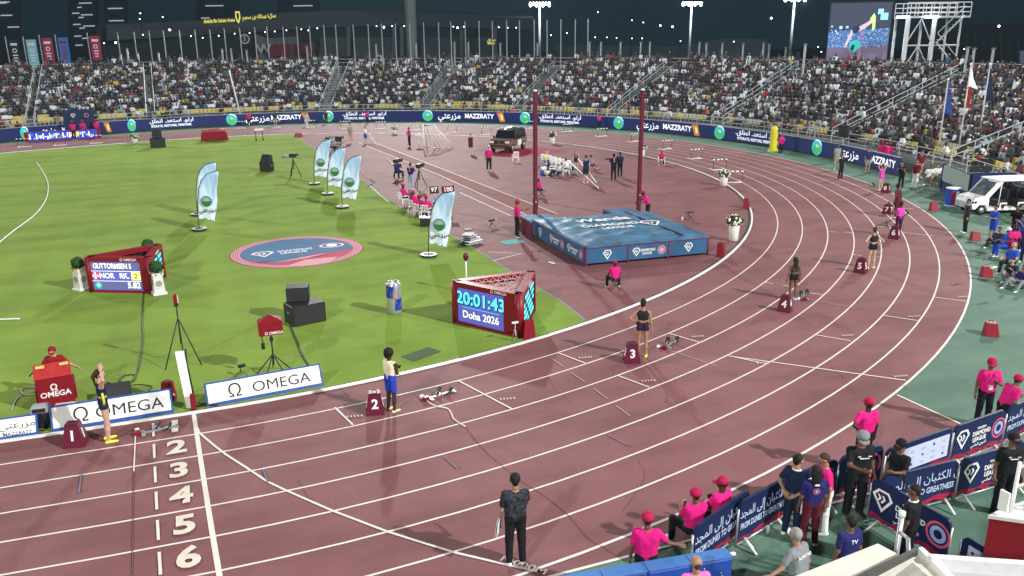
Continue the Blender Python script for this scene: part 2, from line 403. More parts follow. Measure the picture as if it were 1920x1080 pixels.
o = text('10000M', .24, NUMP, frame((*at(980, 1062).xy, .034), at(1008, 1070).xyz - at(955, 1053).xyz, Vector((.25, 1, 0))), None, .02, 1.3, 'start_line_lettering', 0.0); tag(o, kind='structure')
# raised white kerb (its inner strip of drain is dark)
def kerb(name, us, r0, r1, h, m, label):
    mb = MB(); A = [ring(u, r0) for u in us]; B = [ring(u, r1) for u in us]; n = len(us)
    vs = [(*p, .0) for p in A] + [(*p, h) for p in A] + [(*p, h) for p in B] + [(*p, 0) for p in B]
    fs = []
    for i in range(n - 1):
        for k in range(3): fs.append((k * n + i, k * n + i + 1, (k + 1) * n + i + 1, (k + 1) * n + i))
    mb.add(vs, fs, m); return tag(mb.obj(name), label, kind='structure')
fine = list(np.arange(-60, LB + 75, 1.0))
kerb('inner_kerb', fine, 36.36, 36.45, .055, WHITE, 'raised white inner kerb of the track')
kerb('kerb_drain', fine, 36.22, 36.33, .012, mat('drain_metal', (.035, .04, .035), .6), 'dark drain channel inside the kerb')
# circular carpet on the grass
cc = (at(430, 482) + at(684, 465)) / 2; cc = Vector(((at(430, 482).x + at(684, 465).x) / 2, (at(557, 443).y + at(557, 503).y) / 2, .0)); cr_ = 3.08
PINKR = mat('carpet_rose', (.40, .05, .10), .8, .08); PALE = mat('carpet_pale_pink', (.60, .30, .34), .8, .05); CBLUE = mat('carpet_blue', (.045, .13, .26), .8, .1, 1); CWHT = mat('carpet_white', (.75, .75, .78), .8, .03); CMAR = mat('carpet_maroon', (.16, .01, .05), .8, .05)
t = thing('round_carpet', 'round blue and rose carpet with white emblems lying on the grass', 'carpet', cc)
mb = MB(); mb.prism([(cr_ * math.cos(a * PI / 32), cr_ * math.sin(a * PI / 32)) for a in range(64)], .012, PINKR)
for k in range(4): mb.ringdisc(cr_ * (.86 + .035 * k), cr_ * (.868 + .035 * k), CWHT, None, 60, .0135)
mb.obj('carpet_base', t)
mb = MB(); pts = []
for j in range(0, 65):
    a = math.radians(-152 + j * (300) / 64 - 14); a = math.radians(200 - j * 215 / 64)
    pts.append((cr_ * .84 * math.cos(a), cr_ * .84 * math.sin(a)))
pts += [(cr_ * .45, -cr_ * .30), (cr_ * .25, -cr_ * .27), (0, -cr_ * .42), (-.3 * cr_, -.62 * cr_), (-.5 * cr_, -.56 * cr_)]
mb.prism(pts, .003, CBLUE, None, .0125)
mb.obj('blue_field', t)
mb = MB(); mb.poly([(-.45 * cr_, -.62 * cr_), (.0, -.44 * cr_), (.42 * cr_, -.33 * cr_), (.1 * cr_, -.52 * cr_)], PALE, None, .018)
mb.poly([(-.3 * cr_, -.88 * cr_), (.05 * cr_, -.60 * cr_), (.5 * cr_, -.62 * cr_), (.35 * cr_, -.9 * cr_), (0, -.98 * cr_)], PALE, None, .018)
mb.poly([(.05 * cr_, -.56 * cr_), (.45 * cr_, -.40 * cr_), (.15 * cr_, -.47 * cr_)], CMAR, None, .0185)
mb.poly([(-.75 * cr_, -.50 * cr_), (-.45 * cr_, -.46 * cr_), (-.5 * cr_, -.54 * cr_)], CMAR, None, .0185)
mb.obj('pattern_bands', t)
def league_mark(mb, m, M, s=1.0, z=0.0):
    o = [(-.5, .18), (-.22, .5), (.32, .5), (.55, .18), (0.05, -.55)]; i = [(-.36, .17), (-.16, .4), (.26, .4), (.40, .17), (.05, -.36)]
    n = 5; mb.add([(p[0] * s, p[1] * s, z) for p in o + i], [(k, (k + 1) % n, n + (k + 1) % n, n + k) for k in range(n)], m, False, M)
    for dx in (-.12, .1):
        mb.add([((x + dx) * s, y * s, z) for x, y in [(-.12, .26), (-.02, .26), (.10, .10), (-.08, -.14), (-.14, -.06), (-.01, .10)]], [(0, 1, 2, 5), (5, 2, 3, 4)], m, False, M)
mb = MB(); F = frame((-1.62, -.05, .018), (1, .02, 0), (0, 1, 0)); league_mark(mb, CWHT, F, 1.05)
mb.obj('diamond_emblem', t); mb = MB()
mb.ringdisc(.36, .44, CWHT, Matrix.Translation((1.7, .45, .018)), 30, 0, 1.35); mb.ringdisc(.48, .54, PINKR, Matrix.Translation((1.7, .45, .018)), 30, 0, 1.35); mb.ringdisc(0, .3, CWHT, Matrix.Translation((1.7, .45, .0178)), 24, 0, .9)
mb.obj('round_emblem', t)
text('DIAMOND', .42, CWHT, frame((-.08, .2, .018), (1, .02, 0), (0, 1, 0)), t, .02, .82); text('LEAGUE', .42, CWHT, frame((-.2, -.22, .018), (1, .02, 0), (0, 1, 0)), t, .02, .82)

# ================================================================== LED boards round the far side
LEDN = mat('led_navy', (.008, .014, .085), .5, 0, emit=.5); LEDW = mat('led_white', (.8, .85, .95), .5, 0, emit=.75); LEDT = mat('led_teal', (.03, .42, .45), .5, 0, emit=.7)
LEDG = mat('led_green', (.06, .35, .08), .5, 0, emit=.8); LEDO = mat('led_orange', (.45, .16, .07), .5, 0, emit=.7); LEDY = mat('led_yellow', (.7, .6, .08), .5, 0, emit=.8)
U_END = LB + 62
u_right = ring_u(1682, 50, 0)
wall_u = list(np.arange(u_right, U_END, .8))
t = thing('led_board', 'long curved blue advertising screen with white lettering below the far stand', 'advertising board', (0, 0, 0))
mb = MB(); n = len(wall_u); A = [ring(u, 50.0) for u in wall_u]; B = [ring(u, 50.18) for u in wall_u]
mb.add([(*p, .12) for p in A] + [(*p, 1.28) for p in A] + [(*p, 1.28) for p in B], [(i, n + i, n + i + 1, i + 1) for i in range(n - 1)], LEDN)
mb.obj('screen', t)
mb = MB(); mb.add([(*p, 1.281) for p in A] + [(*p, 1.33) for p in A] + [(*p, 1.33) for p in B] + [(*p, 0) for p in B], [(k * n + i, (k + 1) * n + i, (k + 1) * n + i + 1, k * n + i + 1) for k in range(3) for i in range(n - 1)], GREY)
mb.add([(*p, 0) for p in A] + [(*p, .119) for p in A], [(i, n + i, n + i + 1, i + 1) for i in range(n - 1)], BLACK)
mb.obj('frame', t)
def bend_text(s, px, z, h, m, off=.02, sx=1.0, name='lettering'):
    uc = ring_u(px, 50, .7); base = text_mesh(s, m, off, 0.0, name)
    me = base.copy(); 
    for v in me.vertices:
        x = v.co.x * h * sx; y = v.co.y * h
        p = ring(uc - x * .73, 49.965); v.co = (p[0], p[1], z + y)
    link(name, me, t)
def bend_disc(px, z, r, cols):
    uc = ring_u(px, 50, .7); mb = MB()
    for k, (ra, rb, m, a0, a1) in enumerate(cols):
        N = 20; vs = []
        for rr in (ra, rb):
            for j in range(N + 1):
                a = a0 + (a1 - a0) * j / N; p = ring(uc - rr * r * math.cos(a) * .73, 49.975 - .004 * k); vs.append((*p, z + rr * r * math.sin(a)))
        mb.add(vs, [(j, N + 1 + j, N + 2 + j, j + 1) for j in range(N)], m)
    mb.obj('round_logo', t)
for px in (46, 247, 437, 618, 802, 984, 1162, 1350, 1533):
    bend_disc(px, .72, .66, [(0, 1, LEDT, 0, 2 * PI), (0, .8, LEDG, PI, 2 * PI), (.0, .8, LEDT, 0, PI), (0, .34, LEDY, 0.3, PI * .7), (.86, 1.0, LEDW, .4, 1.9)])
for px in (110, 510, 872, 1243, 1620):
    bend_text('مزرعتي', px - (28 if px > 400 else 22), .72, 1.0, LEDW, .012); bend_text('MAZZRATY', px + (28 if px < 1500 else 34), .72, .74, LEDW, .03, .95)
for px in (320, 686, 1050, 1418):
    bend_text('ارتو. استعد. انطلق.', px, .98, .62, LEDW, .01, 1.2); bend_text('HYDRATE, RESTORE, PERFORM.', px, .42, .36, LEDW, .025, .98)
for px in (200, 575, 940, 1303):
    uc = ring_u(px, 50, .7); mb = MB(); vs = []
    for x, z in [(-.55, 1.2), (.25, 1.25), (.55, .15), (-.1, .15)]: vs.append((*ring(uc - x * .73, 49.97), z))
    mb.add(vs, [(0, 1, 2, 3)], LEDO)
    mb.add([(*ring(uc - x * .73, 49.96), z) for x, z in [(-.1, 1.0), (.2, .95), (.3, .4), (.05, .35)]], [(0, 1, 2, 3)], LEDY); mb.obj('orange_tile', t)

# ================================================================== grandstand
NROW = 18
def rowR(k): return 53.4 + .78 * k
def rowz(k): return 1.05 + .30 * k
S0 = ring_u(1920, 54, 1.0) - 14
su = list(np.arange(S0, U_END, 1.5)); n = len(su)
stand = thing('grandstand', 'curved concrete grandstand wrapping round the far side, packed with people', 'grandstand', (0, 0, 0))
mb = MB(); prof = [(52.3, 0), (52.3, 1.05)]
for k in range(NROW): prof += [(rowR(k) - .4, rowz(k)), (rowR(k) + .38, rowz(k))]
prof += [(rowR(NROW) + 2.2, rowz(NROW - 1)), (rowR(NROW) + 2.2, 0)]
vs = []; 
for R_, z_ in prof: vs += [(*ring(u, R_), z_) for u in su]
mb.add(vs, [(k * n + i, (k + 1) * n + i, (k + 1) * n + i + 1, k * n + i + 1) for k in range(len(prof) - 1) for i in range(n - 1)], CONC)
mb.obj('terrace', stand)
# front railing and top railing
def rail(name, R_, z0, h, m, levels=(1.0,), step=2, r=.03):
    mb = MB()
    for l in levels: mb.tube([(*ring(u, R_), z0 + h * l) for u in su], r, m, 5)
    for u in su[::step]: p = ring(u, R_); mb.tube([(*p, z0), (*p, z0 + h)], r, m, 5)
    mb.obj(name, stand)
RAILM = mat('rail_paint', (.42, .46, .48), .5, .05)
rail('front_railing', 52.2, .9, 1.0, RAILM, (1.0, .55), 1); rail('top_railing', rowR(NROW) + 1.9, rowz(NROW - 1), 1.0, RAILM, (1.0, .5), 2)
aisles = [ring_u(px, 53.4, 1.2) for px in (58, 285, 612, 800, 975, 1152, 1350, 1575, 1800)]
for ua in aisles:      # stairways between the blocks
    mb = MB()
    for k in range(NROW):
        for hh in (0, 1):
            R1 = rowR(k) - .4 + .39 * hh; z1 = rowz(k) - .15 * (1 - hh) + .012
            vs = []
            for du, RR, zz in [(-.42, R1, z1), (.42, R1, z1), (.42, R1 + .39, z1), (-.42, R1 + .39, z1), (-.42, R1, z1 - .14), (.42, R1, z1 - .14)]: vs.append((*ring(ua + du, RR), zz))
            mb.add(vs, [(0, 3, 2, 1), (4, 0, 1, 5)], mat('stair_concrete', (.42, .46, .46), .8, .15, 2))
    mb.obj('stairway', stand)
for ua in aisles:
    for du in (-.5, .5):
        mb = MB()
        for lv in (.5, .95): mb.tube([(*ring(ua + du, rowR(k) - .3), rowz(k) + lv) for k in (0, 5, 6, 11, 12, 17)], .035, RAILM, 5)
        for k in range(0, NROW, 2): p = ring(ua + du, rowR(k) - .3); mb.tube([(*p, rowz(k)), (*p, rowz(k) + .95)], .035, RAILM, 5)
        mb.obj('stair_handrail', stand)
def seat_mesh(m):
    b = MB(); b.box((0, .02, .40), (.42, .40, .05), m, bev=.02); b.box((0, -.19, .62), (.42, .05, .40), m, bev=.02); b.box((0, -.02, .19), (.10, .2, .37), GREY)
    return b.mesh('seat')
SM = [seat_mesh(YEL), seat_mesh(SEATW)]
seats = []
def in_view(p, mx=25):
    q = proj([p])[0]; return -mx < q[0] < 1920 + mx and -mx < q[1] < 1080
# ================================================================== spectators
def sdf_mesh(prims, h, k=0.03, pad=0.05):
    """one closed surface from blended round cones: (a, b, ra, rb, material index)"""
    A = np.array([p[0] for p in prims], float); B = np.array([p[1] for p in prims], float)
    ra = np.array([p[2] for p in prims]); rb = np.array([p[3] for p in prims]); mi = np.array([p[4] for p in prims])
    rr = np.maximum(ra, rb)[:, None]
    lo = np.minimum(A - rr, B - rr).min(0) - pad; hi = np.maximum(A + rr, B + rr).max(0) + pad
    N = np.maximum(np.ceil((hi - lo) / h).astype(int), 3)
    gx, gy, gz = [lo[i] + h * np.arange(N[i] + 1) for i in range(3)]
    F = np.full((len(gx), len(gy), len(gz)), 1.0)
    def d1(X, i):
        ab = B[i] - A[i]; L = ab @ ab
        ap = X - A[i]
        t = np.clip((ap @ ab) / L, 0, 1) if L > 1e-12 else np.zeros(X.shape[:-1])
        return np.linalg.norm(ap - t[..., None] * ab, axis=-1) - (ra[i] + (rb[i] - ra[i]) * t)
    for i in range(len(prims)):
        r = max(ra[i], rb[i]) + .09
        l = np.minimum(A[i], B[i]) - r; g = np.maximum(A[i], B[i]) + r
        sl = [slice(max(int((l[j] - lo[j]) / h), 0), min(int((g[j] - lo[j]) / h) + 2, N[j] + 1)) for j in range(3)]
        X = np.stack(np.meshgrid(gx[sl[0]], gy[sl[1]], gz[sl[2]], indexing='ij'), -1)
        d = d1(X, i); f = F[sl[0], sl[1], sl[2]]
        hh = np.clip(.5 + .5 * (f - d) / k, 0, 1)
        F[sl[0], sl[1], sl[2]] = np.where(np.abs(f - d) < k, f * (1 - hh) + d * hh - k * hh * (1 - hh), np.minimum(f, d))
    S = F < 0
    V = np.zeros(tuple(N) + (3,)); C = np.zeros(tuple(N))
    idx = np.stack(np.meshgrid(*[np.arange(x) for x in N], indexing='ij'), -1).astype(float)
    off = [(a, b, c) for a in (0, 1) for b in (0, 1) for c in (0, 1)]
    def sub(Ar, o): return Ar[o[0]:o[0] + N[0], o[1]:o[1] + N[1], o[2]:o[2] + N[2]]
    for o in off:
        for ax in range(3):
            if o[ax] == 0:
                o2 = list(o); o2[ax] = 1
                f0, f1 = sub(F, o), sub(F, o2); c = (f0 < 0) != (f1 < 0)
                t = np.where(c, f0 / np.where(c, f0 - f1, 1), 0)
                pos = np.array(o, float)[None, None, None] + np.zeros(tuple(N) + (3,)); pos[..., ax] += t
                V += pos * c[..., None]; C += c
    act = C > 0; ids = -np.ones(tuple(N), int); ids[act] = np.arange(act.sum())
    P_ = (V[act] / C[act][:, None] + idx[act]) * h + lo
    Q = []
    for ax in range(3):
        b, c = [(1, 2), (2, 0), (0, 1)][ax]
        s0 = [slice(None)] * 3; s1 = [slice(None)] * 3; s0[ax] = slice(0, N[ax]); s1[ax] = slice(1, N[ax] + 1)
        cr = S[tuple(s0)] != S[tuple(s1)]; pts = np.argwhere(cr)
        pts = pts[(pts[:, b] > 0) & (pts[:, c] > 0) & (pts[:, b] < N[b]) & (pts[:, c] < N[c])]
        if not len(pts): continue
        ins = S[tuple(s0)][tuple(pts.T)]
        def g(db, dc): q = pts.copy(); q[:, b] -= db; q[:, c] -= dc; return ids[tuple(q.T)]
        q = np.stack([g(1, 1), g(0, 1), g(0, 0), g(1, 0)], 1); q[~ins] = q[~ins][:, ::-1]; Q.append(q)
    Q = np.concatenate(Q); Q = Q[(Q >= 0).all(1)]
    fc = P_[Q].mean(1); D = np.stack([d1(fc, i) for i in range(len(prims))], 1)
    return P_, Q, mi[np.argmin(D, 1)]
def raw_mesh(name, V, Q, mi, mats, smooth=True):
    me = bpy.data.meshes.new(name); nv, nq, w_ = len(V), len(Q), Q.shape[1]
    me.vertices.add(nv); me.vertices.foreach_set('co', np.asarray(V, np.float32).ravel())
    me.loops.add(nq * w_); me.loops.foreach_set('vertex_index', Q.astype(np.int32).ravel())
    me.polygons.add(nq); me.polygons.foreach_set('loop_start', np.arange(0, nq * w_, w_, dtype=np.int32)); me.polygons.foreach_set('loop_total', np.full(nq, w_, np.int32))
    for m in mats: me.materials.append(m)
    me.polygons.foreach_set('material_index', np.asarray(mi, np.int32)); me.polygons.foreach_set('use_smooth', np.full(nq, smooth))
    me.update(calc_edges=True); me.validate(); return me
CROWDM, _t, _b = node_mat('spectator_clothes')
_a = _t.nodes.new('ShaderNodeAttribute'); _a.attribute_name = 'col'; _t.links.new(_a.outputs['Color'], _b.inputs['Base Color']); _b.inputs['Roughness'].default_value = .8
def spect_prims(kind):
    if kind == 'stand':
        P_ = [((-.1, 0, .95), (-.1, 0, .08), .10, .07, 1), ((.1, 0, .95), (.1, 0, .08), .10, .07, 1), ((-.09, 0, 1.0), (-.13, 0, 1.34), .13, .12, 2), ((.09, 0, 1.0), (.13, 0, 1.34), .13, .12, 2),
              ((0, .01, 1.62), (0, .01, 1.66), .11, .11, 0), ((0, 0, 1.45), (0, 0, 1.55), .06, .06, 0), ((0, -.02, 1.70), (0, -.02, 1.70), .105, .105, 3)]
        for s in (-1, 1): P_ += [((s * .22, 0, 1.38), (s * .27, .02, 1.1), .07, .06, 2), ((s * .27, .02, 1.1), (s * .24, .15, .88), .05, .05, 0)]
        return P_
    P_ = [((-.1, 0, .50), (-.12, .42, .52), .10, .085, 1), ((.1, 0, .50), (.12, .42, .52), .10, .085, 1), ((-.12, .42, .5), (-.12, .42, .06), .075, .06, 1), ((.12, .42, .5), (.12, .42, .06), .075, .06, 1)]
    l = .06 if kind != 'lean' else .2
    P_ += [((-.09, 0, .55), (-.13, l, .92), .13, .12, 2), ((.09, 0, .55), (.13, l, .92), .13, .12, 2), ((0, l + .02, 1.03), (0, l + .03, 1.1), .06, .06, 0), ((0, l + .04, 1.2), (0, l + .03, 1.24), .108, .108, 0), ((0, l - .0, 1.27), (0, l - .0, 1.27), .105, .105, 3)]
    for s in (-1, 1):
        if kind == 'up' and s == 1: P_ += [((s * .22, l, .95), (s * .34, l + .12, 1.1), .065, .055, 2), ((s * .34, l + .12, 1.1), (s * .2, l + .16, 1.42), .05, .045, 0)]
        elif kind == 'phone': P_ += [((s * .22, l, .95), (s * .24, l + .2, .80), .065, .055, 2), ((s * .24, l + .2, .8), (s * .06, l + .36, 1.02), .05, .045, 0)]
        else: P_ += [((s * .22, l, .95), (s * .28, l + .08, .68), .065, .055, 2), ((s * .28, l + .08, .68), (s * .14, .34, .62), .05, .045, 0)]
    return P_
PROTO = {k: sdf_mesh(spect_prims(k), .085, .05, .1) for k in ('sit', 'lean', 'up', 'phone', 'stand')}
SKINS = [(.05, .028, .020), (.09, .052, .038), (.16, .10, .07), (.03, .018, .014)]
TOPS = [((.74, .79, .84), 24, 'white'), ((.28, .33, .37), 9, 'pale grey'), ((.008, .010, .014), 31, 'black'), ((.012, .022, .05), 12, 'navy'), ((.05, .056, .062), 11, 'dark grey'), ((.13, .010, .022), 4, 'maroon'), ((.50, .42, .06), 1.5, 'yellow'),
        ((.05, .12, .24), 2.5, 'light blue'), ((.02, .07, .045), 2, 'green'), ((.17, .09, .06), 2.5, 'orange brown'), ((.34, .02, .035), 1.8, 'red')]
TW = np.array([t_[1] for t_ in TOPS], float); TW /= TW.sum()
HATS = [(.008, .008, .01)] * 11 + [(.5, .54, .58)] * 3 + [(.03, .03, .05), (.25, .02, .03)]
PANTS = [(.010, .011, .015), (.015, .022, .045), (.05, .046, .044), (.30, .32, .34), (.012, .012, .014)]
def col_of(sk, pa, to, ha): return np.array([(*sk, 1), (*pa, 1), (*to, 1), (*ha, 1)])
places = []
blockmix = {}
for k in range(NROW + 1):
    u = S0 + .3
    while u < U_END - 1:
        R_ = rowR(k) + (.9 if k == NROW else 0)
        sc = (R_ / R0) if u < LB else 1.0
        step = (.485 if k < NROW else .75) / sc * random.uniform(.94, 1.1); u += step
        if min(abs(u - a) for a in aisles) < .62: 
            if random.random() > .035: continue
        p = (*ring(u, R_), rowz(min(k, NROW - 1)))
        if not in_view((p[0], p[1], p[2] + 1), 30): continue
        places.append((k, u, p))
ppl = []
for k, u, p in places:
    b = int(u / 9)
    occ = {0: .25, 1: .86, 2: .97}.get(k, .975)
    if k == NROW: occ = .55 + .3 * math.sin(u * .7)
    if k <= 1 and math.sin(u * .45) > .6: occ = min(occ, .35)
    rz = math.atan2(ring_nrm(u)[1], ring_nrm(u)[0]) + PI / 2
    if random.random() < occ: ppl.append((k, u, p, rz))
    if k <= 1 or random.random() < .015: seats.append((k, u, p, rz))
ppl.sort(key=lambda a: dist(a[2]))
KN = ['sit', 'lean', 'up', 'phone', 'stand']
def pick(k):
    kd = 'stand' if k == NROW else random.choices(KN, (60, 24, 3, 9, 4))[0]
    ti = int(rng.choice(len(TOPS), p=TW)); 
    return kd, ti, random.choice(SKINS), random.choice(PANTS), random.choice(HATS)
_sm = {}
def spect_mesh(kd, ti, v):
    key = (kd, ti, v)
    if key not in _sm:
        V, Q, mi = PROTO[kd]; me = raw_mesh('spectator', V, Q, np.zeros(len(Q)), [CROWDM])
        r = random.Random(KN.index(kd) * 31 + ti * 7 + v * 77)
        c = col_of(r.choice(SKINS), r.choice(PANTS), TOPS[ti][0], r.choice(HATS))
        at_ = me.color_attributes.new('col', 'FLOAT_COLOR', 'CORNER'); at_.data.foreach_set('color', np.repeat(c[mi], 4, 0).astype(np.float32).ravel())
        _sm[key] = me
    return _sm[key]
GNAME = 'spectators in the nearest rows of the far stand'
for k, u, p, rz in ppl[:300]:
    kd, ti, sk, pa, ha = pick(k)
    o = link('spectator', spect_mesh(kd, ti, random.randrange(2)))
    o.location = p; o.rotation_euler = (0, 0, rz + random.uniform(-.35, .35) + PI * 0); s = random.uniform(.92, 1.05); o.scale = (s, s, s)
    act = {'sit': 'sitting upright', 'lean': 'leaning forward', 'up': 'with one arm raised', 'phone': 'with hands lifted', 'stand': 'standing'}[kd]
    tag(o, f'spectator in {TOPS[ti][2]} {act}, {ordn(k)} row, {ordn(sum(1 for a in aisles if a < u))} block from the right', 'person', GNAME)
Vs, Qs, Cs, nb = [], [], [], 0
for k, u, p, rz in ppl[300:]:
    kd, ti, sk, pa, ha = pick(k); V, Q, mi = PROTO[kd]
    a = rz + random.uniform(-.35, .35); s = random.uniform(.92, 1.05); ca, sa = math.cos(a) * s, math.sin(a) * s
    Vs.append(np.stack([V[:, 0] * ca - V[:, 1] * sa + p[0], V[:, 0] * sa + V[:, 1] * ca + p[1], V[:, 2] * s + p[2]], 1)); Qs.append(Q + nb); nb += len(V)
    Cs.append(col_of(sk, pa, TOPS[ti][0], ha)[mi])
me = raw_mesh('crowd', np.concatenate(Vs), np.concatenate(Qs), np.zeros(sum(map(len, Qs))), [CROWDM])
at_ = me.color_attributes.new('col', 'FLOAT_COLOR', 'CORNER'); at_.data.foreach_set('color', np.repeat(np.concatenate(Cs), 4, 0).astype(np.float32).ravel())
tag(link('crowd', me), 'dense crowd filling the farther seats of the stand', 'crowd', None, 'stuff')
print('people', len(ppl), 'quads', len(me.polygons))
seats.sort(key=lambda a: dist(a[2]))
for i, (k, u, p, rz) in enumerate(seats[:300]):
    o = link('seat', SM[0 if random.random() < .6 else 1], stand); o.location = (p[0], p[1], p[2]); o.rotation_euler = (0, 0, rz)
mb = MB()
for k, u, p, rz in seats[300:]:
    M = Matrix.Translation(p) @ Matrix.Rotation(rz, 4, 'Z'); c = YEL if random.random() < .75 else SEATW
    mb.box((0, .02, .40), (.42, .40, .05), c, M); mb.box((0, -.19, .62), (.42, .05, .40), c, M)
tag(mb.obj('seat_rows', stand), kind='stuff')
# red chute beside the straight
cp = [ring(u, 46.27) for u in np.arange(-60, 24, 1.0)]; cp = [p for p in cp if p[0] < 18.0]
tag(sheet('straight_chute', cp + [(18.05, -6.2), (18.12, -8.2), (18.12, -9.93), (-60, -9.93)], TRACK, 0.002, ''), 'red rubber strip between the outer lane line and the barriers')
mb = MB(); mb.strip([(-60, -9.93), (18.12, -9.93)], .07, LINE, .008); tag(mb.obj('chute_line'), 'straight white line along the outer edge of the red strip', kind='structure')

# ================================================================== PEOPLE
SK = [mat('skin_dark', (.055, .028, .018), .5, .1, 12), mat('skin_brown', (.16, .080, .050), .5, .1, 12), mat('skin_tan', (.34, .19, .125), .5, .08, 12), mat('skin_fair', (.52, .32, .235), .5, .06, 12)]
EYE = mat('eye_dark', (.01, .01, .012), .3, 0); LIP = mat('lip_tone', (.16, .05, .04), .5, 0)
HB = mat('hair_black', (.010, .008, .007), .7, .3, 40, bump=.5); HBR = mat('hair_brown', (.05, .028, .014), .7, .3, 40, bump=.5); HG = mat('hair_grey', (.28, .27, .25), .8, .3, 40, bump=.5); HS = mat('hair_stubble', (.05, .03, .022), .7, .2, 30)
def cloth(n, c, v=.12, s=14): return mat(n, c, .8, v, s, bump=.5, spec=.2)
PINK = cloth('pink_shirt', (.64, .010, .185)); CAPR = cloth('pink_cap', (.40, .010, .07)); BLK = cloth('black_cloth', (.009, .010, .013), .35); NVY = cloth('navy_cloth', (.010, .018, .050)); WHT = cloth('white_cloth', (.72, .72, .70), .06)
CREAMC = cloth('cream_cloth', (.78, .74, .52), .06); ROY = cloth('royal_blue_cloth2', (.02, .055, .42)); GRYC = cloth('grey_shirt', (.20, .22, .23)); MARC = cloth('maroon_cloth', (.13, .008, .02)); REDC = cloth('red_cloth', (.24, .010, .016))
DRED = cloth('dark_red_cloth', (.10, .012, .022)); HOT = cloth('magenta_vest', (.62, .06, .42)); BLUV = cloth('blue_bib', (.02, .09, .50)); VIO = cloth('violet_bib', (.018, .018, .11)); GRN = cloth('dark_green_cloth', (.02, .035, .022)); PALEB = cloth('pale_blue_shirt', (.30, .42, .60))
KHA = cloth('khaki_cloth', (.34, .29, .21)); YELC = cloth('yellow_kit', (.62, .62, .04)); ORC = cloth('orange_cloth', (.50, .20, .04)); PATN = mat('camouflage_shirt', (.03, .034, .042), .8, .85, 16, bump=.3, spec=.15)
SHW = cloth('white_shoe', (.75, .75, .73), .05); SHY = cloth('yellow_shoe', (.72, .75, .05), .05); SHB = cloth('black_shoe', (.01, .01, .01)); SHP = cloth('pale_shoe', (.75, .62, .40), .05); SHPK = cloth('magenta_shoe', (.6, .04, .3), .05)
ARM = {'down': ((.05, -.02, -.29), (.03, .06, -.25)), 'hip': ((.19, -.11, -.19), (-.16, .11, -.15)), 'fold': ((.05, .05, -.27), (-.22, .17, .05)), 'back': ((.10, -.11, -.25), (-.17, -.05, -.15)),
       'head': ((.15, .04, .22), (-.20, .0, .17)), 'hold': ((.04, .12, -.25), (-.08, .23, .03)), 'cam': ((.07, .17, -.20), (-.13, .12, .20)), 'desk': ((.10, .13, -.25), (-.02, .23, -.04)),
       'out': ((.17, .06, -.22), (.22, .10, -.10)), 'reach': ((.04, .22, -.17), (.0, .25, .02)), 'knee': ((.08, .14, -.25), (-.04, .22, -.06)), 'up': ((.10, .10, .25), (.0, .06, .24)), 'chest': ((.07, .10, -.26), (-.17, .16, .10)), 'swing': ((.05, -.13, -.26), (.02, -.05, -.26))}
LEG = {'stand': (.93, (.02, .01, -.43), (.01, -.03, -.42)), 'wide': (.90, (.10, .03, -.42), (.05, -.04, -.40)), 'sit': (.50, (.08, .42, .01), (.01, .02, -.43)), 'sitopen': (.48, (.17, .38, .02), (.02, -.02, -.42)),
       'crouch': (.30, (.12, .33, .21), (.01, -.20, -.41)), 'floor': (.13, (.16, .36, .26), (.03, .26, -.32)), 'lounge': (.42, (.08, .42, .02), (.0, .30, -.34)), 'kneel': (.50, (.04, .10, -.42), (.0, -.40, -.02))}
def handV():
    P_ = [((x, 0, .0), (x * 1.15, .004, .08), .019, .016, 0) for x in (-.024, 0, .024)] + [((0, 0, -.03), (0, 0, .02), .028, .022, 0)]
    for x, l in ((-.033, .8), (-.011, 1.0), (.011, 1.05), (.033, .95)): P_ += [((x, .004, .085), (x * 1.15, .016, .085 + .040 * l), .0105, .0098, 0), ((x * 1.15, .016, .085 + .04 * l), (x * 1.1, .042, .085 + .062 * l), .0098, .0082, 0)]
    P_ += [((.028, 0, .02), (.055, .012, .052), .016, .0125, 0), ((.055, .012, .052), (.060, .030, .085), .012, .0095, 0)]
    return P_
HANDS = {h: sdf_mesh(handV(), h, .008, .02) for h in (.0078, .013)}
def headP(eyes=True):
    P_ = [((0, -.018, .018), (0, .012, .006), .090, .089, 0), ((0, .028, -.02), (0, .038, -.074), .067, .044, 0), ((0, .088, -.012), (0, .106, -.038), .010, .014, 0), ((0, -.02, -.05), (0, -.03, -.14), .052, .055, 0)]
    for s in (-1, 1): P_ += [((s * .088, .0, .0), (s * .086, .0, -.028), .018, .014, 0), ((s * .034, .086, -.004), (s * .032, .086, -.004), .0135, .0135, 4)]
    P_ += [((-.018, .082, -.066), (.018, .082, -.066), .010, .010, 5)]
    return P_
HEADS = {h: sdf_mesh(headP(), h, .016, .02) for h in (.011, .019)}
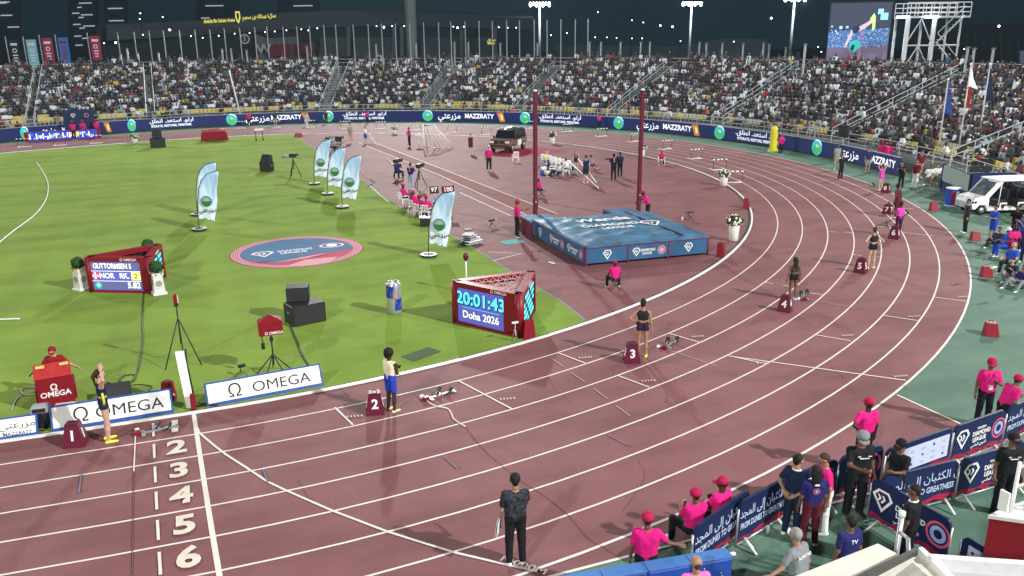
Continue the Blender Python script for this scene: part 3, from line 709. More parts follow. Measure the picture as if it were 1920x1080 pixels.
def hairP(k):
    P_ = [((0, -.022, .034), (0, -.004, .040), .094, .090, 0), ((0, -.045, .0), (0, -.05, -.045), .072, .055, 0)]
    if k == 'afro': P_ = [((0, -.03, .03), (0, -.03, .035), .13, .13, 0), ((0, -.06, -.03), (0, -.06, -.05), .10, .09, 0)]
    if k in ('bun', 'puff'): r = .05 if k == 'bun' else .06; P_ += [((0, -.06, .125), (0, -.06, .14), r, r, 0)]
    if k == 'pony': P_ += [((0, -.10, .04), (0, -.15, -.02), .035, .035, 0), ((0, -.15, -.02), (0, -.14, -.24), .032, .018, 0)]
    if k == 'long': P_ += [((-.05, -.06, -.02), (-.05, -.10, -.26), .055, .03, 0), ((.05, -.06, -.02), (.05, -.10, -.26), .055, .03, 0), ((0, -.08, -.05), (0, -.12, -.30), .05, .03, 0)]
    if k == 'veil': P_ += [((-.05, -.03, -.03), (-.08, -.05, -.26), .07, .05, 0), ((.05, -.03, -.03), (.08, -.05, -.26), .07, .05, 0), ((0, -.06, -.05), (0, -.10, -.3), .07, .05, 0)]
    if k == 'bald': P_ = [((0, -.05, -.0), (0, -.06, -.04), .066, .055, 0)]
    return P_
_hair = {}
def hair_mesh(k, m):
    key = (k, m.name)
    if key not in _hair:
        V, Q, mi = sdf_mesh(hairP(k), .016, .02, .03); _hair[key] = raw_mesh('hair', V, Q, np.zeros(len(Q)), [m])
    return _hair[key]
_cap = {}
def cap_mesh(m):
    if m.name not in _cap:
        b = MB(); b.lathe([(.106, -.005), (.109, .03), (.102, .07), (.078, .105), (.04, .124), (.008, .130)], m, 14, None, (0, -.012, 0)); b.ball((0, -.012, .132), .01, m, 6)
        pts = [(.085 * math.cos(a), .075 + .105 * math.sin(a)) for a in [PI * j / 8 for j in range(9)]]
        b.prism(pts, .010, m, Matrix.Translation((0, 0, .005)) @ Matrix.Rotation(-.18, 4, 'X')); _cap[m.name] = b.mesh('cap')
    return _cap[m.name]
def person(loc, rz, label, H=1.78, arms='down', arm2=None, legs='stand', legs2=None, lean=0, top=PINK, sleeve='short', bottom=BLK, leglen='long', shoe=SHW, skin=1, hair='cap', hm=None, turn=0, nod=0, group=None, back=None, midriff=False, mid=None, cat='person', z0=0.0, bend=0, sockm=None, hh=None):
    d = dist(loc); hv = min(max(d * .00095, .0145), .04)
    s = H / 1.75
    L = LEG[legs]; pz = L[0]
    R = Matrix.Rotation(-math.radians(lean), 4, 'X'); T = Matrix.Translation((0, 0, pz))
    TR = T @ R
    def ub(x, y, z): return tuple(TR @ Vector((x, y, z)))
    P_ = []; tk = 0 if sleeve == 'none' else 1
    shirt = .012 if sleeve in ('short', 'long') and not midriff else 0
    for sx in (-1, 1):
        P_.append(((sx * .078, -.01, pz - .02), ub(sx * .075, -.005, .10), .108 if not midriff else .10, .10, 2))
        if midriff:
            P_.append((ub(sx * .055, 0, .10), ub(sx * .055, 0, .24), .085, .085, 0)); P_.append((ub(sx * .06, 0, .27), ub(sx * .085, 0, .40), .095, .10, 1))
            P_.append((ub(sx * .10, 0, .43), ub(sx * .155, 0, .45), .058, .052, 0))
        else:
            P_.append((ub(sx * .068, 0, .08 - shirt * 3), ub(sx * .10, 0, .38), .098 + shirt, .108 + shirt, 1))
            P_.append((ub(sx * .10, 0, .42), ub(sx * .165, 0, .452), .070, .058 + shirt * .5, 1))
        A = ARM[arms if sx == -1 or arm2 is None else arm2]
        sh = Vector((sx * .185, 0, .445)); el = sh + Vector((sx * A[0][0], A[0][1], A[0][2])); wr = el + Vector((sx * A[1][0], A[1][1], A[1][2]))
        sh, el, wr = [Vector(ub(*q)) for q in (sh, el, wr)]
        ar = .043 if sleeve == 'none' else .047
        if sleeve == 'none': P_.append((tuple(sh), tuple(el), .047, .036, 0))
        elif sleeve == 'short': md = sh.lerp(el, .62); P_.append((tuple(sh), tuple(md), .062, .060, 1)); P_.append((tuple(md), tuple(el), .043, .038, 0))
        else: P_.append((tuple(sh), tuple(el), .062, .050, 1))
        P_.append((tuple(el), tuple(wr), .048 if sleeve == 'long' else .037, .036 if sleeve == 'long' else .026, 1 if sleeve == 'long' else 0))
        LL = LEG[legs2] if (legs2 and sx == 1) else L
        hp = Vector((sx * .088, 0, pz - .03)); kn = hp + Vector((sx * LL[1][0], LL[1][1], LL[1][2])); an = kn + Vector((sx * LL[2][0], LL[2][1], LL[2][2]))
        if legs2: an.z = max(an.z, .07)
        if leglen == 'long': P_ += [(tuple(hp), tuple(kn), .100, .076, 2), (tuple(kn), tuple(an + Vector((0, 0, .03))), .074, .062, 2)]
        elif leglen == 'tight': P_ += [(tuple(hp), tuple(kn), .090, .058, 2), (tuple(kn), tuple(an), .056, .038, 2)]
        elif leglen == 'shorts': md = hp.lerp(kn, .68); P_ += [(tuple(hp), tuple(md), .100, .088, 2), (tuple(md), tuple(kn), .066, .054, 0), (tuple(kn), tuple(kn.lerp(an, .35)), .052, .057, 0), (tuple(kn.lerp(an, .35)), tuple(an), .057, .036, 0)]
        else: md = hp.lerp(kn, .12); P_ += [(tuple(hp), tuple(md), .092, .088, 2), (tuple(md), tuple(kn), .088, .054, 0), (tuple(kn), tuple(kn.lerp(an, .35)), .051, .056, 0), (tuple(kn.lerp(an, .35)), tuple(an), .056, .035, 0)]
        fz = an.z - .03
        if legs2 and (LL is LEG['kneel']): pass
        P_ += [((an.x, an.y - .04, fz), (an.x + sx * .02, an.y + .17, fz - .012), .045, .036, 3)]
        P_.append(('hand', el, wr, sx))
    hands = [p for p in P_ if p[0] == 'hand']; P_ = [p for p in P_ if p[0] != 'hand']
    P_.append((ub(0, .0, .30), ub(0, -.005, .42), .105, .095, 1))
    if not midriff: P_.append((ub(0, 0, .06 - shirt * 3), ub(0, 0, .30), .10 + shirt, .112 + shirt, 1))
    P_.append((ub(0, -.01, .46), ub(0, .012, .60), .056, .052, 0))
    V, Q, mi = sdf_mesh(P_, hv, .028, .05)
    Vs, Qs, Ms = [V], [Q], [mi]; nb = len(V)
    HV = HANDS[.0078 if d < 32 else .013]
    for _, el, wr, sx in hands:
        z = (wr - el).normalized(); f = Vector((0, .6, .5)); x = f - z * f.dot(z)
        x = x.normalized() if x.length > .2 else z.orthogonal().normalized()
        y = z.cross(x)
        if y.x * sx > 0: y = -y
        M = np.array([list(x), list(y), list(z)])
        Vs.append(HV[0] @ M + np.array(wr)); q = HV[1] if z.cross(x).dot(y) > 0 else HV[1][:, ::-1]
        Qs.append(q + nb); Ms.append(HV[2]); nb += len(HV[0])
    HM = HEADS[.011 if d < 34 else .019]
    hm4 = Matrix.Translation(ub(0, .02, .70)) @ Matrix.Rotation(math.radians(turn), 4, 'Z') @ Matrix.Rotation(-math.radians(nod), 4, 'X')
    hn = np.array(hm4); Vs.append(HM[0] @ hn[:3, :3].T + hn[:3, 3]); Qs.append(HM[1] + nb); Ms.append(HM[2])
    me = raw_mesh('person_body', np.concatenate(Vs) * s, np.concatenate(Qs), np.concatenate(Ms), [SK[skin], top, bottom, shoe, EYE, LIP])
    t = thing('person', label, cat, (loc[0], loc[1], z0), rz, group)
    link('body', me, t)
    if hair != 'none':
        o = link('cap' if hair == 'cap' else 'hair', cap_mesh(hm or CAPR) if hair == 'cap' else hair_mesh(hair, hm or HB), t); o.matrix_local = Matrix.Scale(s, 4) @ hm4
        if hair == 'cap': o2 = link('hair', hair_mesh('bald', HB), t); o2.matrix_local = Matrix.Scale(s, 4) @ hm4
    if back:       # emblem or lettering on the back of the shirt
        F = Matrix.Scale(s, 4) @ TR @ frame((0, -.128 - shirt, .33), (1, 0, 0), (0, 0, 1))
        if back == 'ring':
            b = MB(); b.ringdisc(.055, .07, mat('emblem_rose', (.6, .12, .2), .6, 0), F, 16); b.ringdisc(0, .035, mat('emblem_blue', (.3, .35, .6), .6, 0), F, 10); b.poly([(-.05, .12), (.05, .12), (.04, .16), (-.04, .16)], WHITE, F); b.obj('bib_emblem', t)
        else:
            for i, (tx, sz) in enumerate(back): text(tx, sz, WHITE, F @ Matrix.Translation((0, -i * .07 + .04, 0)), t, .02, 1, 'shirt_lettering', .001)
    if mid: mid(t, s, TR)
    return t
fc = lambda a: math.radians(a)
def P2(x, y, top=None):        # (location, height) from feet and head rows
    q = at(x, y); return q, (min(max(top_z(q, top), 1.58), 1.93) if top else 1.78)
def std(x, y, ty, f, label, **k):
    q, H = P2(x, y, ty); return person(q, fc(f), label, H, **k)
def hd(x, y, f, label, H=1.78, vis=None, **k):
    q = at(x, y, (vis or H)); return person(q, fc(f), label, H, **k)
# ---- athletes on the track
def kit_stripe(t, s, TR):
    b = MB(Matrix.Scale(s, 4) @ TR); b.tube([(.155, .0, .30), (.16, .01, .10), (.165, .0, .02)], .028, YELC, 6); b.obj('side_stripe', t)
std(205, 826, 684, -80, 'sprinter in navy and yellow kit with both hands on her head by the white board', arms='head', arm2='head', top=NVY, sleeve='none', bottom=NVY, leglen='brief', shoe=SHY, skin=3, hair='pony', hm=HBR, midriff=True, mid=kit_stripe, nod=-5)
std(735, 770, 654, -62, 'sprinter in cream vest and blue shorts with arms folded behind the lane 2 box', arms='fold', arm2='fold', top=CREAMC, sleeve='none', bottom=ROY, leglen='shorts', shoe=SHP, skin=0, hair='afro', turn=-12)
std(1203, 668, 562, -35, 'sprinter in dark crop top and briefs with hand on hip beside the lane 3 box', arms='hip', arm2='down', top=DARKC, sleeve='none', bottom=cloth('plum_shorts', (.035, .012, .045)), leglen='brief', shoe=SHY, skin=2, hair='bun', midriff=True, mid=kit_stripe, turn=-20)
std(1485, 562, 482, -15, 'long-haired sprinter in black shorts standing behind the lane 4 box', arms='down', top=cloth('dark_khaki_top', (.05, .04, .02)), sleeve='none', bottom=BLK, leglen='brief', shoe=SHW, skin=1, hair='long', midriff=True)
std(1632, 503, 427, -20, 'fair-skinned sprinter in black briefs with hands on hips next to the lane 5 box', arms='hip', arm2='hip', top=DARKC, sleeve='none', bottom=BLK, leglen='brief', shoe=SHY, skin=3, hair='bun', hm=HBR, midriff=True)
std(1682, 445, 377, -10, 'sprinter in magenta vest and dark tights with hands on hips behind the lane 6 box', arms='hip', arm2='hip', top=HOT, sleeve='none', bottom=cloth('plum_tights', (.07, .012, .05)), leglen='tight', shoe=SHPK, skin=0, hair='short')
std(1680, 408, 344, 10, 'sprinter in dark kit leaning over her blocks in lane 7', arms='down', top=DRED, sleeve='none', bottom=DRED, leglen='shorts', shoe=SHW, skin=0, hair='puff', lean=8)
std(1650, 357, 308, 0, 'sprinter in bright pink shorts with hands on her head in lane 8', arms='head', arm2='head', top=HOT, sleeve='none', bottom=HOT, leglen='brief', shoe=SHP, skin=3, hair='pony', hm=HBR)
def collar(t, s, TR):
    b = MB(Matrix.Scale(s, 4) @ TR); b.tube([(.075 * math.cos(a), .005 + .07 * math.sin(a), .50 + .012 * math.sin(a + PI)) for a in [2 * PI * k / 14 for k in range(15)]], .017, WHT, 6, cap=False); b.obj('collar', t)
def chest_print(t, s, TR):
    b = MB(Matrix.Scale(s, 4) @ TR)
    for x, z, w_ in ((-.09, .37, .06), (.09, .37, .05), (0, .33, .16)): b.box((x, .145, z), (w_, .012, .014), WHT)
    b.obj('shirt_print', t)
def stripes(t, s, TR):
    b = MB(Matrix.Scale(s, 4) @ TR)
    for k in range(3): b.tube([(.16 + .02 * k, -.09, .44 - .05 * k), (.20 + .025 * k, .0, .46 - .05 * k), (.16 + .02 * k, .09, .44 - .05 * k)], .011, WHT, 5)
    b.obj('sleeve_stripes', t)
def lanyard(t, s, TR):
    b = MB(Matrix.Scale(s, 4) @ TR); b.tube([(-.06, .10, .47), (-.04, .155, .32), (0, .165, .18), (.04, .155, .32), (.06, .10, .47)], .007, NVY, 5); b.box((0, .175, .13), (.09, .008, .12), WHT); b.obj('lanyard', t)
# ---- man on the near track
std(967, 1055, 888, -14, 'man in mottled dark shirt standing with his back turned on the near lanes', arms='down', arm2='hold', top=PATN, bottom=BLK, shoe=SHW, skin=2, hair='short', hm=HB)
q = at(967, 1055); b = MB(); F = frame((q.x - .36, q.y + .02, .84), (.5, .75, 0), (.12, 0, 1)); 
for i in range(3): b.box((0, 0, .012 * i), (.22, .30, .006), WHITE if i != 1 else NAVY, F)
tag(b.obj('clipboard'), 'white papers in the left hand of the man on the near lanes', 'papers')
# ---- officials in pink
pink = dict(top=PINK, bottom=BLK, shoe=SHW, hair='cap')
hd(1215, 961, -28, 'pink-shirted official leaning his right hand on the blue wall at the bottom', H=1.80, arms='down', arm2='out', skin=1, **pink)
hd(1306, 907, -10, 'pink-shirted official perched behind the banner holding a phone beside his white shoe', H=1.80, vis=1.44, legs='sitopen', arms='hold', arm2='knee', skin=1, **pink)
hd(1356, 889, 12, 'pink-shirted official perched behind the banner with his cap peak to the left', H=1.80, vis=1.42, legs='sit', arms='knee', arm2='knee', skin=0, turn=38, **pink)
hd(1631, 746, -10, 'pink-shirted official standing hand on hip on the track edge behind the black-shirted guard', H=1.82, arms='hip', arm2='down', skin=0, **pink)
hd(1861, 671, 150, 'taller of two pink-shirted officials on the green apron holding a thin stick', H=1.84, arms='chest', arm2='down', skin=1, nod=8, mid=lanyard, **pink)
hd(1894, 700, -100, 'shorter of two pink-shirted officials on the green apron, bending over the banner', H=1.74, arms='reach', arm2='down', lean=22, skin=1, **pink)
std(970, 445, 374, -95, 'pink-shirted official standing at the left corner of the blue landing mat', arms='reach', arm2='down', skin=1, **pink)
hd(1216, 360, 75, 'pink-shirted official leaning to grip the right vault upright', H=1.76, vis=1.60, arms='reach', arm2='reach', lean=24, skin=0, **pink)
std(1014, 368, 330, 60, 'pink-shirted official sitting on a stool just right of the left upright', legs='sit', arms='knee', arm2='knee', lean=14, skin=0, z0=0, **pink)
std(1153, 542, 484, -14, 'pink-shirted official sitting on a folding stool with back turned in front of the mat', legs='sitopen', arms='knee', arm2='knee', lean=8, skin=0, **{**pink})
std(1240, 308, 279, 150, 'pink-shirted official bending forward on a white chair beside the inner kerb', legs='sit', arms='knee', arm2='knee', lean=25, skin=1, **pink)
std(917, 320, 272, 160, 'pink-shirted official in a white headdress standing in front of the vehicle', arms='hold', arm2='down', skin=1, top=PINK, bottom=BLK, shoe=SHW, hair='veil', hm=WHT)
std(768, 274, 238, 100, 'pink-shirted official standing left of the leaning vault poles', arms='fold', arm2='fold', skin=1, **pink)
std(1463, 290, 250, 170, 'pink-shirted official standing beside the yellow inflatable post', arms='chest', arm2='down', skin=2, **{**pink, 'hair': 'short'})
for i, (x, y, tp, lab) in enumerate([(140, 262, 226, 'leftmost of three pink-shirted officials behind the low screen at the far left'), (159, 260, 224, 'middle of three pink-shirted officials behind the low screen at the far left'), (184, 258, 222, 'rightmost of three pink-shirted officials behind the low screen at the far left'),
      (468, 238, 209, 'pink-shirted official standing against the far board near the left'), (689, 232, 208, 'pink-shirted official in front of the far board lettering'), (962, 230, 202, 'pink-shirted official standing above the far board behind the vehicle'), (1123, 241, 213, 'pink-shirted official standing at the far board behind the mat')]):
    std(x, y, tp, 175 + i * 9 % 20, lab, arms='down', arm2='fold' if i % 2 else 'down', skin=i % 2, **pink)
for i, (x, y, lab) in enumerate([(1677, 313, 'leftmost of three pink-shirted officials by the right end of the far board'), (1690, 315, 'middle of three pink-shirted officials by the right end of the far board'), (1640 + 32, 311, 'rear one of the pink-shirted officials by the right end of the far board')]):
    std(x - 26, y - 2, 264 + i * 2, 120 + 40 * i, lab, arms='down', skin=1, **pink)
hd(1905, 421, 150, 'pink-shirted helper standing among the photographers at the right edge', H=1.7, arms='hold', arm2='hold', skin=0, top=PINK, bottom=MARC, shoe=SHB, hair='short')
# judges' table group seated
for i, (x, y, tp, f, lab) in enumerate([(757, 385, 338, -70, 'rearmost of four pink-shirted judges seated beside the runway'), (776, 400, 345, -60, 'second pink-shirted judge from the back seated beside the runway'), (787, 408, 352, -60, 'third pink-shirted judge from the back seated beside the runway'), (800, 410, 348, -40, 'nearest pink-shirted judge seated at the small table beside the runway')]):
    q = at(x, y); person(q, fc(f), lab, 1.74, legs='sit', arms='desk', arm2='desk', skin=i % 2, **pink)
# ---- starter on the red podium
PB = at(112, 762)
PB = at(110, 766) + Vector((-.02, .98, 0))
t_ = person(PB, fc(176), 'starter in dark red with headset leaning over the red rostrum', H=1.70, arms='out', arm2='out', top=REDC, bottom=BLK, skin=3, hair='cap', hm=REDC, lean=16, nod=16, z0=.40)
t_.location.z = .40 + top_z(PB, 646) - 2.06
# ---- camera crew and vaulters in the D
std(745, 335, 286, -160, 'crouching cameraman in violet bib left of the runway', legs='sit', arms='cam', arm2='cam', top=VIO, bottom=BLK, skin=0, hair='short', back='ring')
std(771, 355, 305, -40, 'cameraman in violet bib and pale jeans standing behind his camera beside the judges', arms='cam', arm2='cam', top=VIO, bottom=cloth('pale_jeans', (.28, .36, .45)), skin=2, hair='short', back='ring')
std(1150, 337, 288, -20, 'cameraman in black shouldering a camera near the seated vaulters', arms='cam', arm2='up', top=BLK, bottom=BLK, shoe=SHB, skin=1, hair='short', back='ring')
std(1162, 331, 285, -20, 'man in navy shirt and black trousers behind the shouldered camera', arms='down', arm2='hold', top=NVY, bottom=BLK, shoe=SHB, skin=0, hair='short')
std(1098, 343, 288, -10, 'vaulter in navy singlet walking away from the white chairs', arms='hip', arm2='down', top=NVY, sleeve='none', bottom=NVY, leglen='shorts', skin=3, hair='short', hm=HBR)
std(1080, 316, 281, 150, 'bare-armed vaulter bending over the kit bags', arms='knee', arm2='knee', lean=35, top=cloth('tan_top', (.35, .22, .15)), sleeve='none', bottom=BLK, leglen='shorts', skin=3, hair='short')
std(1108, 318, 279, -60, 'vaulter in lilac top sitting with outstretched legs right of the bags', legs='lounge', arms='down', arm2='down', top=cloth('lilac_top', (.3, .25, .5)), bottom=BLK, leglen='shorts', skin=2, hair='short', shoe=SHP)
std(1023, 312, 277, -150, 'blond vaulter in yellow sitting at the back of the white chairs', legs='sit', arms='up', arm2='knee', top=cloth('pale_yellow_top', (.6, .55, .25)), bottom=ROY, skin=3, hair='short', hm=mat('hair_blond', (.45, .32, .12), .7, .2))
std(1045, 331, 300, 60, 'vaulter in white lying back across two white chairs', legs='lounge', arms='down', arm2='knee', lean=-30, top=WHT, bottom=BLK, shoe=SHY, skin=3, hair='short')
std(1064, 327, 290, 30, 'vaulter in white singlet sitting beside the leaning poles', legs='sit', arms='hold', arm2='knee', lean=15, top=WHT, sleeve='none', bottom=BLK, skin=3, hair='short')
std(883, 289, 250, 150, 'athlete in dark kit walking left of the vehicle', arms='down', arm2='swing', top=DRED, sleeve='none', bottom=DRED, leglen='shorts', skin=3, hair='short')
std(658, 268, 231, 160, 'athlete in khaki standing at the start of the vault runway', arms='hold', arm2='hold', top=KHA, bottom=KHA, leglen='shorts', skin=3, hair='short')
std(686, 269, 237, -150, 'vaulter in white vest and blue shorts holding a lowered pole on the runway', arms='hold', arm2='hold', top=WHT, sleeve='none', bottom=ROY, leglen='shorts', skin=3, hair='short')
# ---- far and right side people on the apron
for x, y, tp, f, lab, k in [
    (517, 236, 209, 170, 'man in dark clothes standing at the far board left of centre', dict(top=GRN, bottom=KHA)),
    (575, 238, 213, -170, 'volunteer in pale blue standing at the far board by the hurdles', dict(top=PALEB, bottom=WHT)),
    (612, 233, 206, 180, 'man in dark red standing at the far board beside a round logo', dict(top=DRED, bottom=BLK)),
    (283, 240, 209, 180, 'figure in navy walking along the far board', dict(top=NVY, bottom=NVY)),
    (25, 262, 226, 170, 'man in khaki standing by the far board at the left edge', dict(top=KHA, bottom=KHA)),
    (38, 262, 222, 160, 'man in dark red top at the left edge of the far board', dict(top=DRED, bottom=GRN)),
    (1575, 335, 289, 178, 'security man in black facing the track on the right apron', dict(top=BLK, bottom=BLK, shoe=SHB, skin=2)),
    (1567, 318, 264, 165, 'man in grey green shirt standing behind the security man', dict(top=cloth('sage_shirt', (.22, .27, .22)), bottom=cloth('sage_trousers', (.25, .28, .22)), skin=1)),
    (1625, 325, 275, 170, 'volunteer in violet bib and shorts standing at the right end of the board', dict(top=VIO, bottom=GRYC, leglen='shorts', shoe=SHB, skin=2)),
    (1688, 352, 302, 110, 'cameraman in black bending behind lane 7', dict(top=BLK, bottom=BLK, shoe=SHB, skin=2, lean=15, arms='cam', arm2='cam')),
    (1714, 354, 296, 100, 'woman in dark top and pale trousers walking by the judges table', dict(top=MARC, bottom=WHT, shoe=SHB, skin=2, hair='pony')),
    (1651, 300, 252, 180, 'man in orange shirt behind the board end', dict(top=ORC, bottom=BLK, skin=1)),
    (1808, 436, 373, 60, 'man in dark mottled tracksuit standing left of the white cart', dict(top=PATN, sleeve='long', bottom=BLK, skin=2)),
    (1858, 452, 384, 80, 'man in royal blue tunic standing in front of the cart', dict(top=ROY, bottom=ROY, leglen='shorts', skin=2, arms='hold', arm2='hold', shoe=SHB)),
    (1723, 333, 282, 150, 'man in maroon top standing left of the judges table', dict(top=MARC, bottom=KHA, leglen='shorts', skin=2))]:
    std(x, y, tp, f, lab, **{**dict(hair='short', skin=1, arms='down', shoe=SHW), **k})
for i, (x, y, lab) in enumerate([(1741, 345, 'leftmost judge in white seated at the long table'), (1755, 343, 'second judge in white seated at the long table'), (1767, 342, 'rightmost judge in white seated at the long table')]):
    person(at(x, y), fc(120), lab, 1.74, legs='sit', arms='desk', arm2='desk', top=WHT, bottom=KHA, leglen='shorts', skin=1 + i % 2, hair='short')
for x, y, f, lab, k in [
    (1869, 462, 110, 'photographer in navy bib sitting on the ground by the second red box', dict(legs='floor', arms='hold', arm2='hold', top=cloth('navy_white_bib', (.03, .04, .10)), bottom=BLK, skin=3, hair='short', hm=HBR)),
    (1884, 480, 60, 'photographer in royal blue bib with white cap crouching', dict(legs='sit', arms='hold', arm2='knee', top=ROY, bottom=ROY, skin=1, hair='cap', hm=WHT)),
    (1893, 512, 95, 'grey-haired photographer in blue bib sitting behind the crouching one', dict(legs='sit', arms='knee', arm2='knee', top=BLUV, bottom=BLK, skin=3, hair='short', hm=HG)),
    (1895, 532, 100, 'photographer in dark bib kneeling behind a long white lens', dict(legs='crouch', arms='cam', arm2='hold', top=cloth('dark_bib', (.02, .02, .04)), bottom=GRYC, skin=3, hair='short', lean=12)),
    (1919, 492, 110, 'man in violet top standing cut off by the right edge', dict(arms='hold', arm2='down', top=VIO, bottom=VIO, skin=1, hair='short'))]:
    person(at(x, y), fc(f), lab, 1.76, **k)
for i, (x, lab) in enumerate([(1865, 'front passenger in maroon inside the cart'), (1887, 'rear passenger in maroon inside the cart')]):
    q = at(x, 399); person(q + Vector((.5, .75, 0)), fc(75), lab, 1.68, legs='sit', arms='knee', arm2='knee', top=MARC, bottom=MARC, skin=1, hair='short', z0=.32)
# ---- standing figures by the stand at the right (white shirts with dark vests)
for x, y, tp, lab in [(1861, 340, 292, 'tall young man in white and navy watching from behind the cart'), (1873, 342, 296, 'young man in white printed shirt behind the cart'), (1790 + 24, 338, 316, 'seated operator with red lanyard behind the grey booth'), (1855 - 42, 332, 312, 'dark-haired operator behind the blue booth')]:
    std(x, y, tp, 150, lab, arms='down', top=WHT if x > 1840 else BLK, bottom=BLK, skin=0, hair='short')
# ---- foreground group at bottom right
_g = hd(1618, 811, 165, 'big security guard in black shirt with cap standing by the banner gap', H=1.86, arms='down', arm2='hold', top=BLK, bottom=BLK, shoe=SHB, skin=1, hair='cap', hm=GRYC, turn=-10, nod=15, mid=chest_print); _g.scale = (1.18, 1.15, 1.02)
hd(1692, 823, 95, 'man in black cap and striped black shirt looking left in front of the sponsor board', H=1.76, arms='hold', arm2='down', top=BLK, bottom=BLK, shoe=SHB, skin=1, hair='cap', hm=BLK, nod=12, mid=stripes)
hd(1497, 852, -75, 'man in navy polo with white collar listening to the group', H=1.80, arms='back', arm2='back', top=NVY, bottom=NVY, skin=2, hair='short', turn=-10, mid=collar)
hd(1531, 873, -20, 'dark-haired person in navy and maroon bib with a white tote bag', H=1.72, arms='down', arm2='down', top=VIO, bottom=DRED, shoe=SHW, skin=1, hair='long', back='ring')
hd(1558, 850, 60, 'man in pink polo and white trousers talking to the group', H=1.74, arms='down', arm2='down', top=PINK, bottom=WHT, shoe=SHW, skin=2, hair='short', hm=HBR, lean=8, nod=10)
hd(1718, 909, 20, 'man in black T-shirt with short hair walking in front of the angled banner', H=1.78, arms='down', arm2='down', top=BLK, bottom=BLK, shoe=SHB, skin=1, hair='short', turn=20, mid=collar)
hd(1902, 811, 160, 'guard in black cap and lettered black shirt at the right edge', H=1.86, arms='down', arm2='down', top=BLK, bottom=BLK, shoe=SHB, skin=1, hair='cap', hm=BLK, turn=10, mid=chest_print)
hd(1507, 996, 15, 'grey-haired man in grey shirt lettered ASPETAR leaning at the bottom', H=1.76, arms='out', arm2='down', top=GRYC, bottom=BLK, skin=2, hair='short', hm=HG, lean=10, back=[('ASPETAR', .085)])
hd(1598, 967, -5, 'person in navy TV bib with black hair at the bottom', H=1.70, arms='down', arm2='down', top=VIO, bottom=BLK, skin=1, hair='short', back=[('TV', .11)])
hd(1307, 1043, -12, 'balding man in pink shirt cut off by the bottom edge', H=1.74, arms='down', arm2='down', top=cloth('pale_pink_shirt', (.75, .16, .45)), bottom=BLK, skin=2, hair='bald', hm=HS)

for x, y, f, lab, k in [
    (1912, 470, 70, 'photographer in royal blue standing at the right edge behind the crouching ones', dict(arms='cam', arm2='cam', top=ROY, bottom=BLK, skin=2, hair='short')),
    (1900, 447, 120, 'helper in black bending over equipment beside the pink-shirted helper', dict(arms='knee', arm2='knee', top=BLK, bottom=BLK, skin=1, hair='short', lean=25)),
    (1915, 540, 90, 'photographer in violet bib sitting low at the right edge', dict(legs='floor', arms='hold', arm2='knee', top=VIO, bottom=GRYC, skin=2, hair='short')),
    (1730, 318, 140, 'man in white leaning over the far end of the judges table', dict(arms='reach', arm2='reach', top=WHT, bottom=KHA, skin=1, hair='short', lean=20)),
    (1700, 312, 170, 'man in grey shirt standing between the board end and the judges table', dict(arms='fold', arm2='fold', top=GRYC, bottom=BLK, skin=1, hair='short')),
    (1712, 318, 160, 'man in pale shirt standing left of the judges table', dict(arms='down', arm2='hold', top=PALEB, bottom=KHA, skin=2, hair='short'))]:
    person(at(x, y), fc(f), lab, 1.76, **k)
# ================================================================== EQUIPMENT AND FURNITURE
def box_thing(name, label, cat, q, rz, parts, group=None):
    t = thing(name, label, cat, q, rz, group)
    for nm, b in parts: b.obj(nm, t)
    return t
OMEGA = 'OMEGA'
def omega_logo(parent, M, size, m, name='lettering'):
    text('Ω', size * .8, m, M @ Matrix.Translation((0, size * .72, 0)), parent, .02); text(OMEGA, size, m, M, parent, .02)
# ---- lane number boxes
LMB = ['the sprinter in navy and yellow', 'the sprinter with folded arms', 'the dark-topped sprinter with one hand on hip', 'the long-haired sprinter', 'the fair-skinned sprinter in black briefs', 'the sprinter in magenta vest', 'the sprinter leaning over her blocks', 'the sprinter in pink with hands on head']
def lane_box(x, y, f, label, digits, H=.56):
    q = at(x, y); t = thing('lane_marker', label, 'lane marker', q, fc(f), 'maroon lane number boxes on the track')
    b = MB(); w0, w1, d0, d1 = .25, .15, .22, .12
    vs = [(-w0, -d0, 0), (w0, -d0, 0), (w0, d0, 0), (-w0, d0, 0), (-w1, -d1, H), (w1, -d1, H), (w1, d1, H), (-w1, d1, H)]
    b.add(vs, [(3, 2, 1, 0), (4, 5, 6, 7), (0, 1, 5, 4), (1, 2, 6, 5), (2, 3, 7, 6), (3, 0, 4, 7)], MAROON); b.obj('case', t)
    b = MB(); b.tube([(-.07, 0, H - .01), (-.06, 0, H + .045), (.06, 0, H + .045), (.07, 0, H - .01)], .012, BLACK, 6); b.box((0, -.125, H - .06), (.24, .008, .06), BLACK); b.obj('handle', t)
    n = Vector((0, -H, d0 - d1)); 
    F = frame((0, -(d0 + d1) / 2 - .006, H * .5), (1, 0, 0), (0, d0 - d1, H)); text(digits[0], .36, WHITE, F, t, .03, 1.0, 'number')
    F = frame(((w0 + w1) / 2 + .006, 0, H * .5), (0, 1, 0), (-(w0 - w1), 0, H)); text(digits[1], .36, WHITE, F, t, .03, 1.0, 'number')
    F = frame((-(w0 + w1) / 2 - .006, 0, H * .5), (0, -1, 0), ((w0 - w1), 0, H)); text(digits[1], .36, WHITE, F, t, .03, 1.0, 'number')
for x, y, f, dg, H in [(143, 833, -12, '11', .60), (704, 773, -12, '22', .60), (1184, 678, -20, '33', .62), (1471, 583, -52, '44', .60), (1613, 511, -62, '55', .62), (1676, 447, -62, '66', .62), (1664, 401, -70, '77', .55), (1661, 361, -70, '81', .6)]:
    lane_box(x, y, f, 'tapered maroon lane box beside %s' % LMB[int(dg[0]) - 1], dg, H)
